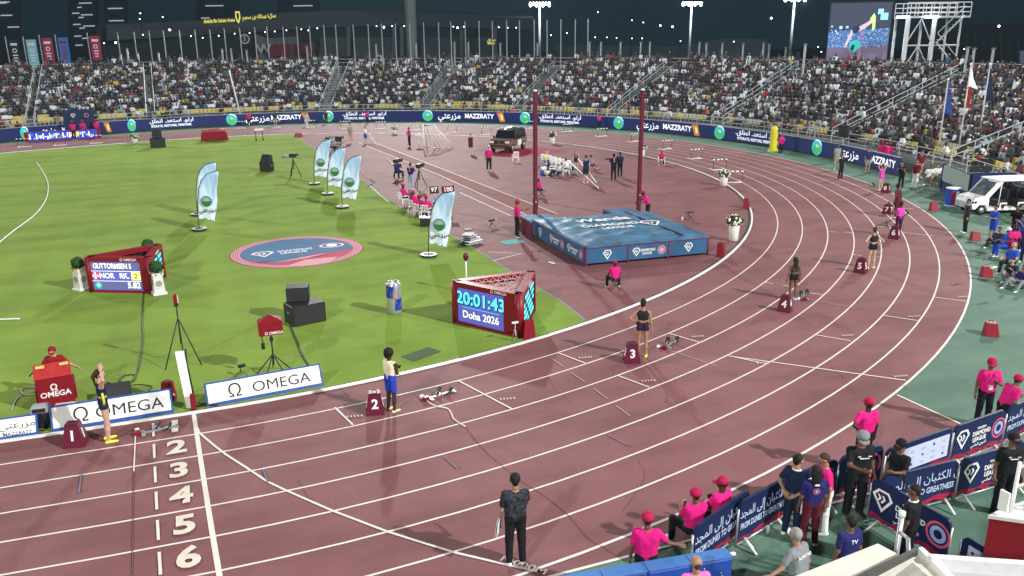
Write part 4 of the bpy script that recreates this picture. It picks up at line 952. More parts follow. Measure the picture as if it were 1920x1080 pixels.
# ---- starting blocks
def blocks(x, y, f, label, sc=1.0):
    t = thing('starting_blocks', label, 'starting blocks', at(x, y), fc(f), 'starting blocks in the lanes')
    b = MB(); b.box((0, 0, .04), (.07, .92, .035), STEEL); b.box((0, -.40, .035), (.34, .10, .05), STEEL, bev=.01); b.box((0, -.52, .07), (.16, .16, .12), RED, bev=.02); b.box((0, .42, .03), (.20, .07, .03), STEEL); b.obj('rail', t)
    for sx, yy in ((-1, -.02), (1, .22)):
        b = MB(); M = Matrix.Translation((sx * .11, yy, .14)) @ Matrix.Rotation(-.7, 4, 'X'); b.box((0, 0, 0), (.13, .035, .22), BLACK, M, bev=.01); b.tube([(sx * .11, yy - .03, .13), (sx * .08, yy - .16, .05)], .015, STEEL, 6); b.box((sx * .05, yy, .06), (.1, .04, .03), STEEL); b.obj('pedal', t)
    b = MB(); b.lathe([(.05, 0), (.06, .05), (.05, .10)], WHITE, 10, None, (-.22, -.52, .0)); b.obj('loudspeaker', t)
for x, y, f, n in [(300, 808, -84, 'first'), (828, 742, -72, 'second'), (1258, 646, -55, 'third'), (1507, 556, -38, 'fourth'), (1665, 425, -10, 'sixth'), (1670, 387, 0, 'seventh'), (1640, 350, 8, 'eighth')]:
    blocks(x, y, f, f'steel starting blocks with black pedals in the {n} lane from the inside')
# ---- small red sound boxes
def redbox(x, y, f, label, w_=.42, h=.55, d=.40, back=None, lean=.7, big=1.0):
    t = thing('red_speaker_box', label, 'speaker', at(x, y), fc(f), 'small red OMEGA speaker boxes')
    b = MB(); W, D = w_ / 2, d / 2; s = lean
    b.add([(-W, -D, 0), (W, -D, 0), (W, D, 0), (-W, D, 0), (-W * .72, -D * .25, h), (W * .72, -D * .25, h), (W * .72, D, h), (-W * .72, D, h)], [(3, 2, 1, 0), (4, 5, 6, 7), (0, 1, 5, 4), (1, 2, 6, 5), (2, 3, 7, 6), (3, 0, 4, 7)], RED); b.obj('case', t)
    F = frame((0, -D * .72 - .005, h * .30), (1, 0, 0), (0, D * .75, h)); text('OMEGA', .105 * big, WHITE, F, t, .015); text('Ω', .12 * big, WHITE, F @ Matrix.Translation((0, .10 * big, 0)), t, .02)
    b = MB(); b.tube([(-.07, D * .5, h), (-.07, D * .5, h + .05), (.07, D * .5, h + .05), (.07, D * .5, h)], .012, BLACK, 6); b.obj('handle', t)
for x, y, f, lab, k in [(1857, 628, -30, 'nearest small red OMEGA box on the green apron', dict(h=.42)), (1849, 518, -30, 'second nearest small red OMEGA box on the green apron', dict(h=.42)), (1828, 450, -25, 'small red OMEGA box behind the sitting photographer', dict(h=.42)), (1750, 395, -25, 'small red OMEGA box in front of the blue bin with a dark top', dict(h=.5)),
                     (1353, 481, 40, 'red box standing at the inner kerb right of the landing mat', dict(h=.62)), (1400, 390, 50, 'red box on the inner kerb higher up the bend', dict(h=.55)), (317, 748, -5, 'upright red OMEGA speaker box behind the long white board', dict(h=.50, d=.25)), (992, 634, -10, 'red OMEGA box leaning at the corner of the time scoreboard', dict(h=.62, d=.3)), (560, 257, 0, 'tiny red box at the far grass corner', dict(h=.4, w_=.9))]:
    redbox(x, y, f, lab, **k)
# ---- OMEGA and Mazzraty boards on the inside of the kerb
def board(pa, pb, ty, label, txt, cat='advertising board'):
    a = at(*pa); b_ = at(*pb); L = (b_ - a).length; ang = math.atan2(b_.y - a.y, b_.x - a.x); H = top_z(a, ty) 
    t = thing('advertising_board', label, cat, a, ang, 'white boards along the inner kerb')
    la = .28; n = Vector((0, la, H)).normalized()
    def pl(x, z, o): return (x, la * z / H * 1.0 - o, z)
    b = MB(); F = frame((0, 0, 0), (1, 0, 0), (0, la, H)); hh = math.hypot(la, H)
    b.box((L / 2, hh / 2, -.03), (L, hh, .05), BLUEF, F); b.obj('frame', t)
    b = MB(); b.box((L / 2, hh / 2 + .02, 0), (L - .10, hh - .14, .012), WHITE, F); b.obj('panel', t)
    b = MB(); b.box((L / 2, hh / 2, .022 - .05), (L + .006, hh - .06, .02), NAVY, F)
    for x in (.2, L - .2): b.tube([(x, la + .02, H * .95), (x, .75, .02)], .02, STEEL, 6)
    b.obj('prop', t); txt(t, F, L, hh); return t
def om(t, F, L, hh): text('Ω', hh * .78, BLACK, F @ Matrix.Translation((L * .24, hh * .47, .008)), t, .0); text('OMEGA', hh * .62, BLACK, F @ Matrix.Translation((L * .64, hh * .47, .008)), t, .0, 1.14)
board((97, 811), (326, 774), 770, 'long white OMEGA board left of the finish line behind the lane 1 sprinter', om)
board((389, 764), (607, 723), 726, 'long white OMEGA board right of the finish line', om)
def mz(t, F, L, hh): text('مزرعتي', hh * .42, BLACK, F @ Matrix.Translation((L * .76, hh * .60, .008)), t, .0, 1.2); text('MAZZRATY', hh * .20, BLACK, F @ Matrix.Translation((L * .76, hh * .22, .008)), t, .01, 1.1)
board((-90, 840), (72, 816), 806, 'white MAZZRATY board cut off by the left edge', mz)
# ---- starter's rostrum and equipment beside it
t = thing('starter_rostrum', 'red box rostrum lettered OMEGA with a slanting top in front of the starter', 'rostrum', at(110, 766), fc(8))
b = MB(); b.box((0, .2, .50), (.86, .62, 1.0), RED, bev=.02); b.obj('cabinet', t)
b = MB(); b.add([(-.45, -.14, .99), (.45, -.14, .99), (.45, .52, 1.16), (-.45, .52, 1.16), (-.45, -.14, .96), (.45, -.14, .96), (.45, .52, .96), (-.45, .52, .96)], [(0, 1, 2, 3), (4, 5, 1, 0), (5, 6, 2, 1), (6, 7, 3, 2), (7, 4, 0, 3)], mat('red_top', (.45, .03, .035), .45, .05)); b.obj('desk_top', t)
F = frame((0, -.116, .48), (1, 0, 0), (0, 0, 1)); text('OMEGA', .21, WHITE, F, t, .02); text('Ω', .24, WHITE, F @ Matrix.Translation((-.02, .19, 0)), t, .02)
b = MB(); b.box((0, 1.0, .2), (1.0, .9, .4), RED); b.obj('step', t)
for dx in (-.28, .30):
    b = MB(); b.box((dx, .35, 1.14), (.22, .16, .03), mat('yellow_note', (.65, .55, .15), .7, .05), bev=.004); b.obj('note_pad', t)
t = box_thing('field_printer', 'grey cased timing device on a pile of black cables beside the red rostrum', 'device', at(82, 800), fc(-5), [
    ('case', MB().box((0, 0, .52), (.42, .34, .18), GREY, bev=.03).box((0, -.16, .53), (.30, .05, .10), BLACK)), ('stand', MB().box((0, 0, .22), (.30, .25, .42), BLACK, bev=.02).tube([(-.1, -.15, .3), (-.16, -.25, .05), (.1, -.3, .03)], .02, BLACK, 6))])
box_thing('equipment_case', 'pale grey equipment case on the grass in front of the red rostrum', 'case', at(124, 778), fc(-4), [('case', MB().box((0, 0, .16), (.50, .34, .30), mat('pale_case', (.48, .50, .48), .5, .08), bev=.03)), ('latch', MB().box((-.12, -.175, .2), (.05, .02, .07), STEEL).box((.12, -.175, .2), (.05, .02, .07), STEEL))])
box_thing('floor_monitor', 'black wedge floor speaker behind the lane 1 sprinter', 'speaker', at(221, 752), fc(0), [('cabinet', MB().add([(-.36, -.25, 0), (.36, -.25, 0), (.36, .28, 0), (-.36, .28, 0), (-.36, -.05, .42), (.36, -.05, .42), (.36, .28, .45), (-.36, .28, .45)], [(3, 2, 1, 0), (4, 5, 6, 7), (0, 1, 5, 4), (1, 2, 6, 5), (2, 3, 7, 6), (3, 0, 4, 7)], BLACK)), ('grille', MB().add([(-.32, -.245, .03), (.32, -.245, .03), (.32, -.062, .40), (-.32, -.062, .40)], [(0, 1, 2, 3)], mat('speaker_grille', (.03, .03, .033), .4, .3, 60)))])
def cable(pts, m, r, label, z=.02, name='cable'):
    P_ = [at(*p) for p in pts]; Q = []
    for i in range(len(P_) - 1):
        a, b_, c, d_ = P_[max(i - 1, 0)], P_[i], P_[i + 1], P_[min(i + 2, len(P_) - 1)]
        for k in range(5): u = k / 5; Q.append(.5 * ((2 * b_) + (c - a) * u + (2 * a - 5 * b_ + 4 * c - d_) * u * u + (-a + 3 * b_ - 3 * c + d_) * u ** 3))
    Q.append(P_[-1]); b = MB(); b.tube([(p.x, p.y, z) for p in Q], r, m, 6); return tag(b.obj(name), label, name.replace('_', ' '))
cable([(270, 549), (267, 600), (268, 640), (262, 680), (255, 705), (242, 720), (225, 715), (232, 706), (252, 704), (250, 716), (225, 722), (200, 718)], BLACK, .018, 'black cable running from the result scoreboard to a coil by the floor speaker')
cable([(238, 724), (265, 722), (285, 726), (280, 734), (300, 736)], BLACK, .014, 'thin dark cable lying between the floor speaker and the red box')
cable([(22, 770), (30, 752), (44, 740), (68, 734), (70, 728), (52, 727), (40, 733), (48, 741), (72, 739)], mat('pale_cable', (.40, .42, .36), .6), .016, 'pale coiled cable on the grass at the left edge')
cable([(544, 612), (556, 640), (566, 665), (580, 688)], BLACK, .024, 'black cable from the loudspeakers to the white board')
cable([(798, 750), (806, 757), (818, 763), (838, 767), (846, 776), (850, 786), (862, 795), (872, 801)], mat('white_hose', (.7, .6, .56), .6), .024, 'thick pale cable curling from the lane 2 blocks')
cable([(872, 801), (905, 842), (940, 873), (985, 908), (1020, 930), (1060, 962), (1085, 990), (1105, 1012), (1140, 1032), (1165, 1050)], mat('dark_thin_cable', (.13, .07, .07), .6), .005, 'thin dark cable crossing the outer lanes')
cable([(255, 805), (253, 840), (251, 885)], mat('white_hose', (.7, .6, .56)), .018, 'short pale cable running down from the lane 1 blocks')
cable([(251, 885), (250, 950), (249, 1010), (248, 1079)], mat('dark_thin_cable', (.1, .05, .05)), .008, 'thin dark cable crossing the lanes left of the numbers')
cable([(68, 305), (80, 322), (90, 345), (88, 370), (76, 392), (58, 410), (25, 434), (0, 455)], WHITE, .035, 'white curved edging tube lying on the grass at the left', .03, 'edging_tube')
cable([(-20, 601), (38, 599)], WHITE, .03, 'short white tube lying on the grass at the left edge', .03, 'edging_tube')
b = MB(); b.box((0, 0, .004), (1.15, .62, .008), mat('turf_cover', (.05, .085, .03), .8, .3, 20)); o = b.obj('turf_hatch'); o.location = (*at(790, 664).xy, .003); o.rotation_euler = (0, 0, .45); tag(o, 'dark rectangular cover set in the grass near the kerb', 'cover')
# ---- photo finish post
q = at(357, 768); t = thing('photo_finish_post', 'tall white slanting post with a red base at the finish line', 'post', q, fc(-8)); 
b = MB(); b.add([(-.11, .1, .0), (.11, .1, 0), (.11, .2, 0), (-.11, .2, 0), (-.40 + .14, .35, 1.55), (-.40 + .36, .35, 1.55), (-.04, .45, 1.55), (-.26, .45, 1.55)], [(0, 1, 5, 4), (1, 2, 6, 5), (2, 3, 7, 6), (3, 0, 4, 7), (4, 5, 6, 7)], WHITE); b.obj('column', t)
b = MB(); b.tube([(.13, .1, .1), (0, .38, 1.2), (-.0, .45, 1.6)], .025, BLACK, 6); b.obj('cable_duct', t)
b = MB(); b.box((.10, -.04, .24), (.13, .13, .48), RED, bev=.03); b.obj('sensor', t)
b = MB()
for k in range(7): b.tube([(.1 + .05 * k, .1, .03), (.2 + .08 * k, .3 - .05 * k, .05), (.35 + .06 * k, .12 + .03 * k, .02)], .018, BLACK, 5)
b.obj('cable_bundle', t)
def tripod(t, H, spread, m, head=None, r=.018, legs=3, rot=0.5):
    for k in range(legs):
        a = rot + 2 * PI * k / legs; MB().tube([(0, 0, H), (spread * math.cos(a), spread * math.sin(a), .01)], r, m, 6).obj('leg', t)
    MB().tube([(0, 0, H * .45), (0, 0, H + .12)], r * 1.2, m, 8).obj('column', t)
q = at(345, 688); Ht = top_z(q, 578)
t = thing('timing_camera_tripod', 'tall thin black tripod with a red camera on top behind the finish line', 'tripod', (q.x, q.y + .25), 0); tripod(t, Ht * .80, .60, BLACK, rot=-.55)
b = MB(); b.tube([(0, 0, Ht * .8), (0, 0, Ht)], .02, BLACK, 6); b.box((0, 0, Ht + .03), (.13, .12, .07), BLACK); b.obj('head', t)
b = MB(); b.box((0, 0, Ht + .22), (.12, .16, .30), RED, bev=.03); b.box((.065, -.02, Ht + .22), (.02, .12, .24), WHITE, bev=.005); b.obj('camera', t)
q = at(515, 700); t = thing('starter_signal_tripod', 'red roof-shaped OMEGA box on a black tripod behind the right white board', 'tripod', q, fc(0)); tripod(t, .62, .52, BLACK, legs=5, rot=.3)
b = MB(); b.tube([(0, 0, .5), (0, 0, 1.25)], .022, BLACK, 8); b.box((0, 0, 1.1), (.1, .1, .12), BLACK); b.obj('mast', t)
b = MB(); z0 = 1.27
b.add([(-.34, -.18, z0), (.34, -.18, z0), (.34, .2, z0), (-.34, .2, z0), (-.34, -.18, z0 + .42), (.34, -.18, z0 + .42), (.34, .2, z0 + .42), (-.34, .2, z0 + .42), (0, .02, z0 + .6)], [(3, 2, 1, 0), (0, 1, 5, 4), (1, 2, 6, 5), (2, 3, 7, 6), (3, 0, 4, 7), (4, 5, 8), (5, 6, 8), (6, 7, 8), (7, 4, 8)], RED); b.obj('housing', t)
text('Ω OMEGA', .115, WHITE, frame((.08, -.186, z0 + .07), (1, 0, 0), (0, 0, 1)), t, .015)
b = MB(); b.tube([(-.25, -.1, z0), (-.28, -.1, z0 - .12), (-.24, -.1, z0 - .2)], .015, BLACK, 6); b.box((-.26, -.1, z0 - .32), (.10, .08, .2), BLACK, bev=.01); b.obj('hanging_battery', t)
def speaker(x, y, f, dims, z, label, name='loudspeaker'):
    t = thing(name, label, 'loudspeaker', (*at(x, y).xy, z), fc(f)); b = MB(); b.box((0, 0, dims[2] / 2), dims, BLACK, bev=.02); b.obj('cabinet', t)
    b = MB(); b.box((0, -dims[1] / 2 - .004, dims[2] / 2), (dims[0] * .92, .012, dims[2] * .9), mat('speaker_grille', (.03, .03, .033), .4, .3, 60)); b.obj('grille', t)
    b = MB(); 
    for sx in (-1, 1): b.box((sx * dims[0] * .5, 0, dims[2] * .6), (.012, .14, .05), GREY)
    b.obj('handle', t); return t
q = at(573, 606); speaker(573, 602, 14, (1.22, .85, .72), 0, 'large black loudspeaker on the grass at the bottom of the stack')
speaker(563, 598, -12, (.78, .6, .52), .724, 'smaller black loudspeaker resting on the large one')
t = speaker(501, 321, -35, (.85, .7, .75), 0, 'black loudspeaker with a slanted top on the grass left of the camera'); b = MB(); b.add([(-.38, -.3, .752), (.38, -.3, .752), (.38, .3, .752), (-.38, .3, .752), (-.30, .0, 1.30), (.30, .0, 1.30), (.38, .32, 1.2), (-.38, .32, 1.2)], [(0, 1, 5, 4), (1, 2, 6, 5), (2, 3, 7, 6), (3, 0, 4, 7), (4, 5, 6, 7)], BLACK); b.obj('tilted_cabinet', t)
t = speaker(297, 276, 0, (1.35, .8, .85), 0, 'black loudspeaker stack standing on the far edge of the grass'); b = MB(); b.box((0, .05, 1.28), (.85, .6, .82), BLACK, bev=.03); b.obj('upper_cabinet', t)
t = thing('field_microphone', 'small black microphone on a low stand on the grass', 'microphone', at(452, 704), fc(-60)); tripod(t, .16, .20, BLACK, r=.010); b = MB(); b.tube([(-.05, 0, .28), (.22, 0, .38)], .055, BLACK, 10); b.tube([(0, 0, .15), (0, 0, .3)], .012, BLACK, 6); b.obj('windshield', t)
# ---- broadcast camera on tripod on the grass
def tv_camera(x, y, f, label, H=1.25, m=None):
    t = thing('television_camera', label, 'camera', at(x, y), fc(f)); tripod(t, H, .52, BLACK, r=.03)
    b = MB(); b.box((0, 0, H + .28), (.26, .5, .28), BLACK, bev=.03); b.box((.0, -.34, H + .33), (.22, .10, .2), BLACK, bev=.02); b.obj('body', t)
    b = MB(); b.tube([(0, .25, H + .27), (0, .75, H + .27)], [.12, .15], m or GREY, 12); b.obj('lens', t)
    b = MB(); b.tube([(.1, -.2, H + .1), (.2, -.6, H)], .018, BLACK, 6); b.obj('pan_handle', t); return t
tv_camera(552, 332, 78, 'television camera with a pale rain cover on a tripod on the grass', 1.3)
tv_camera(787, 352, -35, 'black television camera on a tripod beside the judges', 1.2, BLACK)
tv_camera(745, 332, -40, 'low black television camera in front of the crouching cameraman', .9, BLACK)
# ---- scoreboards
def scoreboard(c1, c2, c3, H, label, faces, net, group=None):
    o = Vector(((c1.x + c2.x + c3.x) / 3, (c1.y + c2.y + c3.y) / 3, 0)); t = thing('scoreboard', label, 'scoreboard', o, 0, 'red triangular scoreboards on the grass')
    C_ = [c1 - o, c2 - o, c3 - o]; C_ = [Vector((c.x, c.y, 0)) for c in C_]
    out = .07
    for k in range(3):
        a, b_ = C_[k], C_[(k + 1) % 3]; L = (b_ - a).length; r = (b_ - a).normalized(); F = frame(a, r, (0, 0, 1))   # normal points outwards for ccw order
        w1, w2 = .14, .14
        if k == 0: w1, w2 = faces[0][2:4]
        b = MB(); b.box((L / 2, H - .09, 0), (L, .18, .30), RED, F); b.box((L / 2, .05, 0), (L, .10, .30), RED, F)
        b.box((w1 / 2, H / 2, -.001), (w1, H - .28, .30), RED, F); b.box((L - w2 / 2, H / 2, -.001), (w2, H - .28, .30), RED, F); b.obj('casing', t)
        b = MB(); b.box((L / 2 + (w1 - w2) / 2, H / 2 - .04, .06), (L - w1 - w2, H - .28, .10), faces[k][0] if k < len(faces) else BLACK, F); b.obj('screen', t)
        if k < len(faces):
            G_ = F @ Matrix.Translation((L / 2 + (w1 - w2) / 2, H / 2 - .04, .115)); faces[k][1](t, G_, L - w1 - w2, H - .28)
            text('Ω OMEGA', .15, WHITE, F @ Matrix.Translation((L - .75 if k == 0 else L / 2, H - .09, .155)), t, .015)
    for c in C_: b = MB(); b.tube([(c.x, c.y, 0), (c.x, c.y, H)], .17, RED, 8); b.obj('corner_post', t)
    b = MB(); cx = [c * .86 for c in C_]
    if net:
        N = 9
        NETM = mat('pale_net', (.55, .36, .36), .8, .1)
        def pt(i, j): 
            u, v = i / N, j / N; p = cx[0] * (1 - u - v) + cx[1] * u + cx[2] * v; s_ = min(u, v, 1 - u - v) * 3
            return (p.x, p.y, H - .02 - .30 * s_ * .8 + random.uniform(-.015, .015))
        for i in range(N + 1):
            for j in range(N - i):
                b.tube([pt(i, j), pt(i, j + 1)], .014, NETM, 4); b.tube([pt(j, i), pt(j + 1, i)], .014, NETM, 4)
                if i: b.tube([pt(i, j), pt(i - 1, j + 1)], .012, NETM, 4)
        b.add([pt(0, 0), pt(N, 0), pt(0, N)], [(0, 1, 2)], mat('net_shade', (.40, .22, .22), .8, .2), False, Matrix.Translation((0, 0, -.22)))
        b.obj('roof_net', t)
    else:
        for k in range(26): p = cx[0] * random.random() * .6 + cx[1] * random.random() * .6 + cx[2] * random.random() * .3; b.box((p.x, p.y, H * .62), (.15, .12, .2), random.choice([BLACK, GREY, WHITE]), rz=random.random())
        b.add([(c.x, c.y, H * .58) for c in cx], [(0, 1, 2)], BLACK); b.obj('cable_tray', t)
    return t
SCB = mat('screen_blue', (.085, .095, .42), .4, 0, emit=.8); SCD = mat('screen_slate', (.08, .09, .20), .4, 0, emit=1.1); SCC = mat('screen_cyan', (.10, .75, .90), .4, 0, emit=1.0); SCW = mat('screen_white', (.9, .9, .95), .4, 0, emit=.8); SCK = mat('screen_ink', (.01, .01, .04), .4, 0)
SCY = mat('screen_yellow', (.85, .75, .15), .4, 0, emit=1.2); SCR = mat('screen_red', (.6, .03, .06), .4, 0, emit=1.0); SCT = mat('screen_teal', (.02, .35, .30), .4, 0, emit=1.1)
def f_time(t, F, w_, h):
    text('20:01:43', h * .50, SCK, F @ Matrix.Translation((.02, h * .20 - .02, .002)), t, .045, 1.0); text('20:01:43', h * .50, SCC, F @ Matrix.Translation((0, h * .20, .008)), t, .022, 1.0)
    MB().box((0, -h * .05, .004), (w_ * .8, .012, .004), SCC, F).obj('divider', t)
    text('Doha 2026', h * .30, SCK, F @ Matrix.Translation((.0, -h * .26, .002)), t, .05, .95); text('Doha 2026', h * .30, SCW, F @ Matrix.Translation((0, -h * .26, .008)), t, .022, .95)
def f_side(t, F, w_, h):
    b = MB()
    for i in range(8):
        for j in range(5):
            if (i * 7 + j * 3) % 4: b.box(((i - 3.5) * w_ / 9, (j - 2) * h / 5.5, .004), (w_ / 11, h / 9, .004), SCC, F)
    b.obj('pixel_rows', t)
def f_name(t, F, w_, h):
    b = MB(); b.box((0, h * .33, .002), (w_ * .98, h * .27, .004), SCD, F); b.box((0, -h * .34, .002), (w_ * .98, h * .27, .004), SCD, F); b.box((0, h * .17, .005), (w_ * .98, .02, .004), SCW, F); b.box((0, -h * .18, .005), (w_ * .98, .02, .004), SCW, F); b.obj('text_row', t)
    text('GUTTORMSEN S', h * .25, SCW, F @ Matrix.Translation((-w_ * .06, h * .34, .009)), t, .02, .74)
    b = MB(); x0 = -w_ * .40; b.box((x0, 0, .006), (w_ * .15, h * .24, .004), SCR, F); b.box((x0, 0, .009), (w_ * .152, h * .07, .004), SCW, F); b.box((x0 - w_ * .02, 0, .0095), (w_ * .035, h * .242, .004), SCW, F); b.box((x0, 0, .0125), (w_ * .152, h * .03, .003), SCB, F); b.obj('flag_picture', t)
    text('NOR', h * .26, SCW, F @ Matrix.Translation((-w_ * .19, 0, .009)), t, .02, .9); text('RK.', h * .26, SCW, F @ Matrix.Translation((w_ * .16, 0, .009)), t, .02, .9)
    MB().box((w_ * .39, 0, .007), (w_ * .18, h * .27, .004), SCY, F).obj('rank_field', t); text('2', h * .24, SCK, F @ Matrix.Translation((w_ * .39, 0, .012)), t, .02)
    b = MB(); b.ringdisc(0, h * .12, SCT, F @ Matrix.Translation((-w_ * .38, -h * .33, .007)), 20); b.ringdisc(0, h * .05, SCW, F @ Matrix.Translation((-w_ * .38, -h * .33, .009)), 14); b.obj('attempt_mark', t)
    text('5.82', h * .28, SCW, F @ Matrix.Translation((w_ * .33, -h * .33, .009)), t, .025, .95)
c1, c2, c3 = at(857, 603), at(974, 631), at(1003, 598)
c3 = c2 + (c3 - c2).normalized() * 2.3 + Vector((0, .6, 0))
scoreboard(Vector(c1), Vector(c2), Vector(c3), 1.52, 'red triangular scoreboard showing 20:01:43 with a pale net roof', [(SCB, f_time, .16, .55), (SCK, f_side, .1, .1)], True)
d1, d2 = at(176, 546), at(286, 548); d3 = d2 + Vector((.35, 2.2, 0))
scoreboard(Vector(d1), Vector(d2), Vector(d3), 1.45, 'red triangular scoreboard showing GUTTORMSEN S and 5.82 with an open top', [(SCB, f_name, .08, .30), (SCK, f_side, .1, .1)], False)
box_thing('equipment_chest', 'red chest lettered OMEGA behind the time scoreboard', 'chest', at(914, 578), fc(-8), [('chest', MB().box((0, 0, .42), (.95, .5, .84), RED, bev=.02)), ('lid_handles', MB().tube([(-.4, 0, .86), (-.2, .0, .93), (0, 0, .86), (.2, 0, .93), (.4, 0, .86)], .02, mat('red_top', (.45, .03, .035)), 6))])
t = thing('signal_pole', 'thin white pole with a dark red lamp head behind the time scoreboard', 'pole', at(875, 548), 0); MB().tube([(0, 0, 0), (0, 0, 1.30)], .03, WHITE, 8).obj('pole', t); MB().ball((0, 0, 1.46), .14, MAROON, 12, None, (.8, .8, 1.2)).tube([(0, 0, 1.28), (0, 0, 1.36)], .04, BLACK, 8).obj('lamp_head', t)
t = thing('small_light_barrier', 'small white tripod sensor in front of the time scoreboard corner', 'tripod', at(966, 640), 0); tripod(t, .45, .12, STEEL, r=.012); MB().box((0, 0, .66), (.22, .06, .05), WHITE).tube([(0, 0, .45), (0, 0, .65)], .015, STEEL, 6).obj('sensor_head', t)
# ---- energy drink can
t = thing('drink_can', 'giant blue and silver drink can standing on the grass', 'drink can', at(740, 586), fc(-10)); SIL = mat('can_silver', (.60, .62, .66), .25, .05, 3, metal=.7); CBL = mat('can_blue', (.02, .035, .33), .35, .05)
b = MB(); b.lathe([(.27, 0), (.31, .05), (.31, 1.12), (.26, 1.18), (.24, 1.18), (.235, 1.15), (.01, 1.15)], SIL, 24); t.scale = (.88, .88, 1.0); b.obj('can', t)
b = MB()
def cyl_patch(a0, a1, z0, z1, m, r=.3125, sk=0):
    N = 6; b.add([(r * math.cos(a0 + (a1 - a0) * j / N + sk * k), r * math.sin(a0 + (a1 - a0) * j / N + sk * k), (z0, z1)[k]) for k in (0, 1) for j in range(N + 1)], [(j, j + 1, N + 2 + j, N + 1 + j) for j in range(N)], m)
for a0 in (-PI * .98, -.05 + PI * .5 - PI / 2 + PI * .55): cyl_patch(a0, a0 + 1.35, .62, 1.06, CBL, sk=.12)
for a0 in (-PI * .5, PI * .5): cyl_patch(a0, a0 + 1.35, .15, .58, CBL, sk=.12)
cyl_patch(0, 2 * PI - .01, .05, .09, CBL); cyl_patch(0, 2 * PI - .01, .11, .13, CBL); b.obj('blue_panel', t)
b = MB(); b.add([(.316 * math.cos(a), .316 * math.sin(a), .62 + z) for a, z in [(-PI / 2 + .22 * math.cos(q_), .06 * math.sin(q_)) for q_ in [2 * PI * k / 10 for k in range(10)]]], [tuple(range(10))], mat('emblem_orange', (.55, .14, .05), .5)); b.obj('emblem', t)
# ---- planters with box balls
def topiary(x, y, label, H=1.05):
    t = thing('topiary_planter', label, 'planter', at(x, y), random.random(), 'white carved planters with clipped bushes'); s = H / 1.05
    b = MB(); b.box((0, 0, .05 * s), (.52 * s, .52 * s, .09 * s), WHITE, bev=.01); b.box((0, 0, .45 * s), (.42 * s, .42 * s, .74 * s), mat('carved_white', (.66, .66, .64), .6, .25, 22, bump=.6), bev=.02, taper=.86); b.box((0, 0, .84 * s), (.40 * s, .40 * s, .05 * s), WHITE); b.obj('pedestal', t)
    b = MB(); 
    for a in range(4): M = Matrix.Rotation(a * PI / 2, 4, 'Z') @ frame((0, -.205 * s, .47 * s), (1, 0, 0), (0, .03, 1)); b.ringdisc(0, .13 * s, mat('medallion', (.30, .28, .25), .6, .3, 30), M, 18, .004); b.ringdisc(.13 * s, .15 * s, WHITE, M, 18, .006)
    b.obj('medallion', t)
    b = MB(); rr = .25 * s
    for k in range(420):
        z = random.uniform(-1, 1); a = random.uniform(0, 2 * PI); r_ = math.sqrt(1 - z * z); n = Vector((r_ * math.cos(a), r_ * math.sin(a), z)); p = n * rr * random.uniform(.86, 1.05) + Vector((0, 0, 1.12 * s))
        u = n.orthogonal().normalized(); u = (Matrix.Rotation(random.random() * 6, 3, n) @ u) + n * random.uniform(-.6, .6); v = n.cross(u); q_ = .045
        b.add([p - u * q_, p + v * q_ * .6, p + u * q_, p - v * q_ * .6], [(0, 1, 2, 3)], LEAF)
    b.ball((0, 0, 1.12 * s), rr * .9, LEAF, 12); b.obj('bush', t)
    b = MB()
    for k in range(34):
        a = random.uniform(0, 2 * PI); p = Vector((.24 * s * math.cos(a), .24 * s * math.sin(a), .89 * s + random.uniform(-.06, .08))); b.ball(p, .035, random.choice([mat('petal_orange', (.6, .25, .03), .6), mat('petal_yellow', (.65, .50, .05), .6), LEAF]), 5)
    b.obj('flowers', t)
topiary(154, 543, 'white planter with a clipped bush at the left of the result scoreboard'); topiary(299, 551, 'white planter with a clipped bush at the right of the result scoreboard'); topiary(283, 505, 'white planter with a clipped bush behind the result scoreboard')
def flower_pot(x, y, label, H=.55, s=1.0):
    t = thing('flower_planter', label, 'planter', at(x, y), random.random(), 'cream pots of white flowers by the kerb')
    b = MB(); b.lathe([(.17 * s, 0), (.20 * s, .1), (.24 * s, H * s), (.20 * s, H * s)], CREAM, 14); b.obj('pot', t)
    b = MB()
    for k in range(90):
        z = random.uniform(-.35, 1); a = random.uniform(0, 2 * PI); r_ = math.sqrt(max(0, 1 - z * z)); p = Vector((r_ * math.cos(a) * .36 * s, r_ * math.sin(a) * .36 * s, H * s + .16 + z * .26 * s)) 
        b.ball(p, random.uniform(.035, .075) * s, random.choice([WHITE, WHITE, WHITE, LEAF, LEAF, mat('petal_lime', (.25, .5, .08), .6), DRED]), 6)
    b.ball((0, 0, H * s + .14), .27 * s, LEAF, 10); b.obj('bouquet', t)
flower_pot(1375, 452, 'tall cream pot with white and green flowers at the kerb beside the mat', .75, 1.1); flower_pot(1357, 349, 'cream pot of white and yellow flowers where the hurdles meet the kerb', .6, 1.1); flower_pot(1036, 270, 'cream pot of flowers at the far kerb behind the vaulters', .6, 1.1); flower_pot(1204, 294, 'cream pot of flowers behind the right upright', .6, 1.0); flower_pot(740, 252, 'cream pot of flowers at the far kerb near the runway start', .5, 1.0); flower_pot(254, 270, 'cream pot of flowers on the far edge of the grass', .5, 1.1)
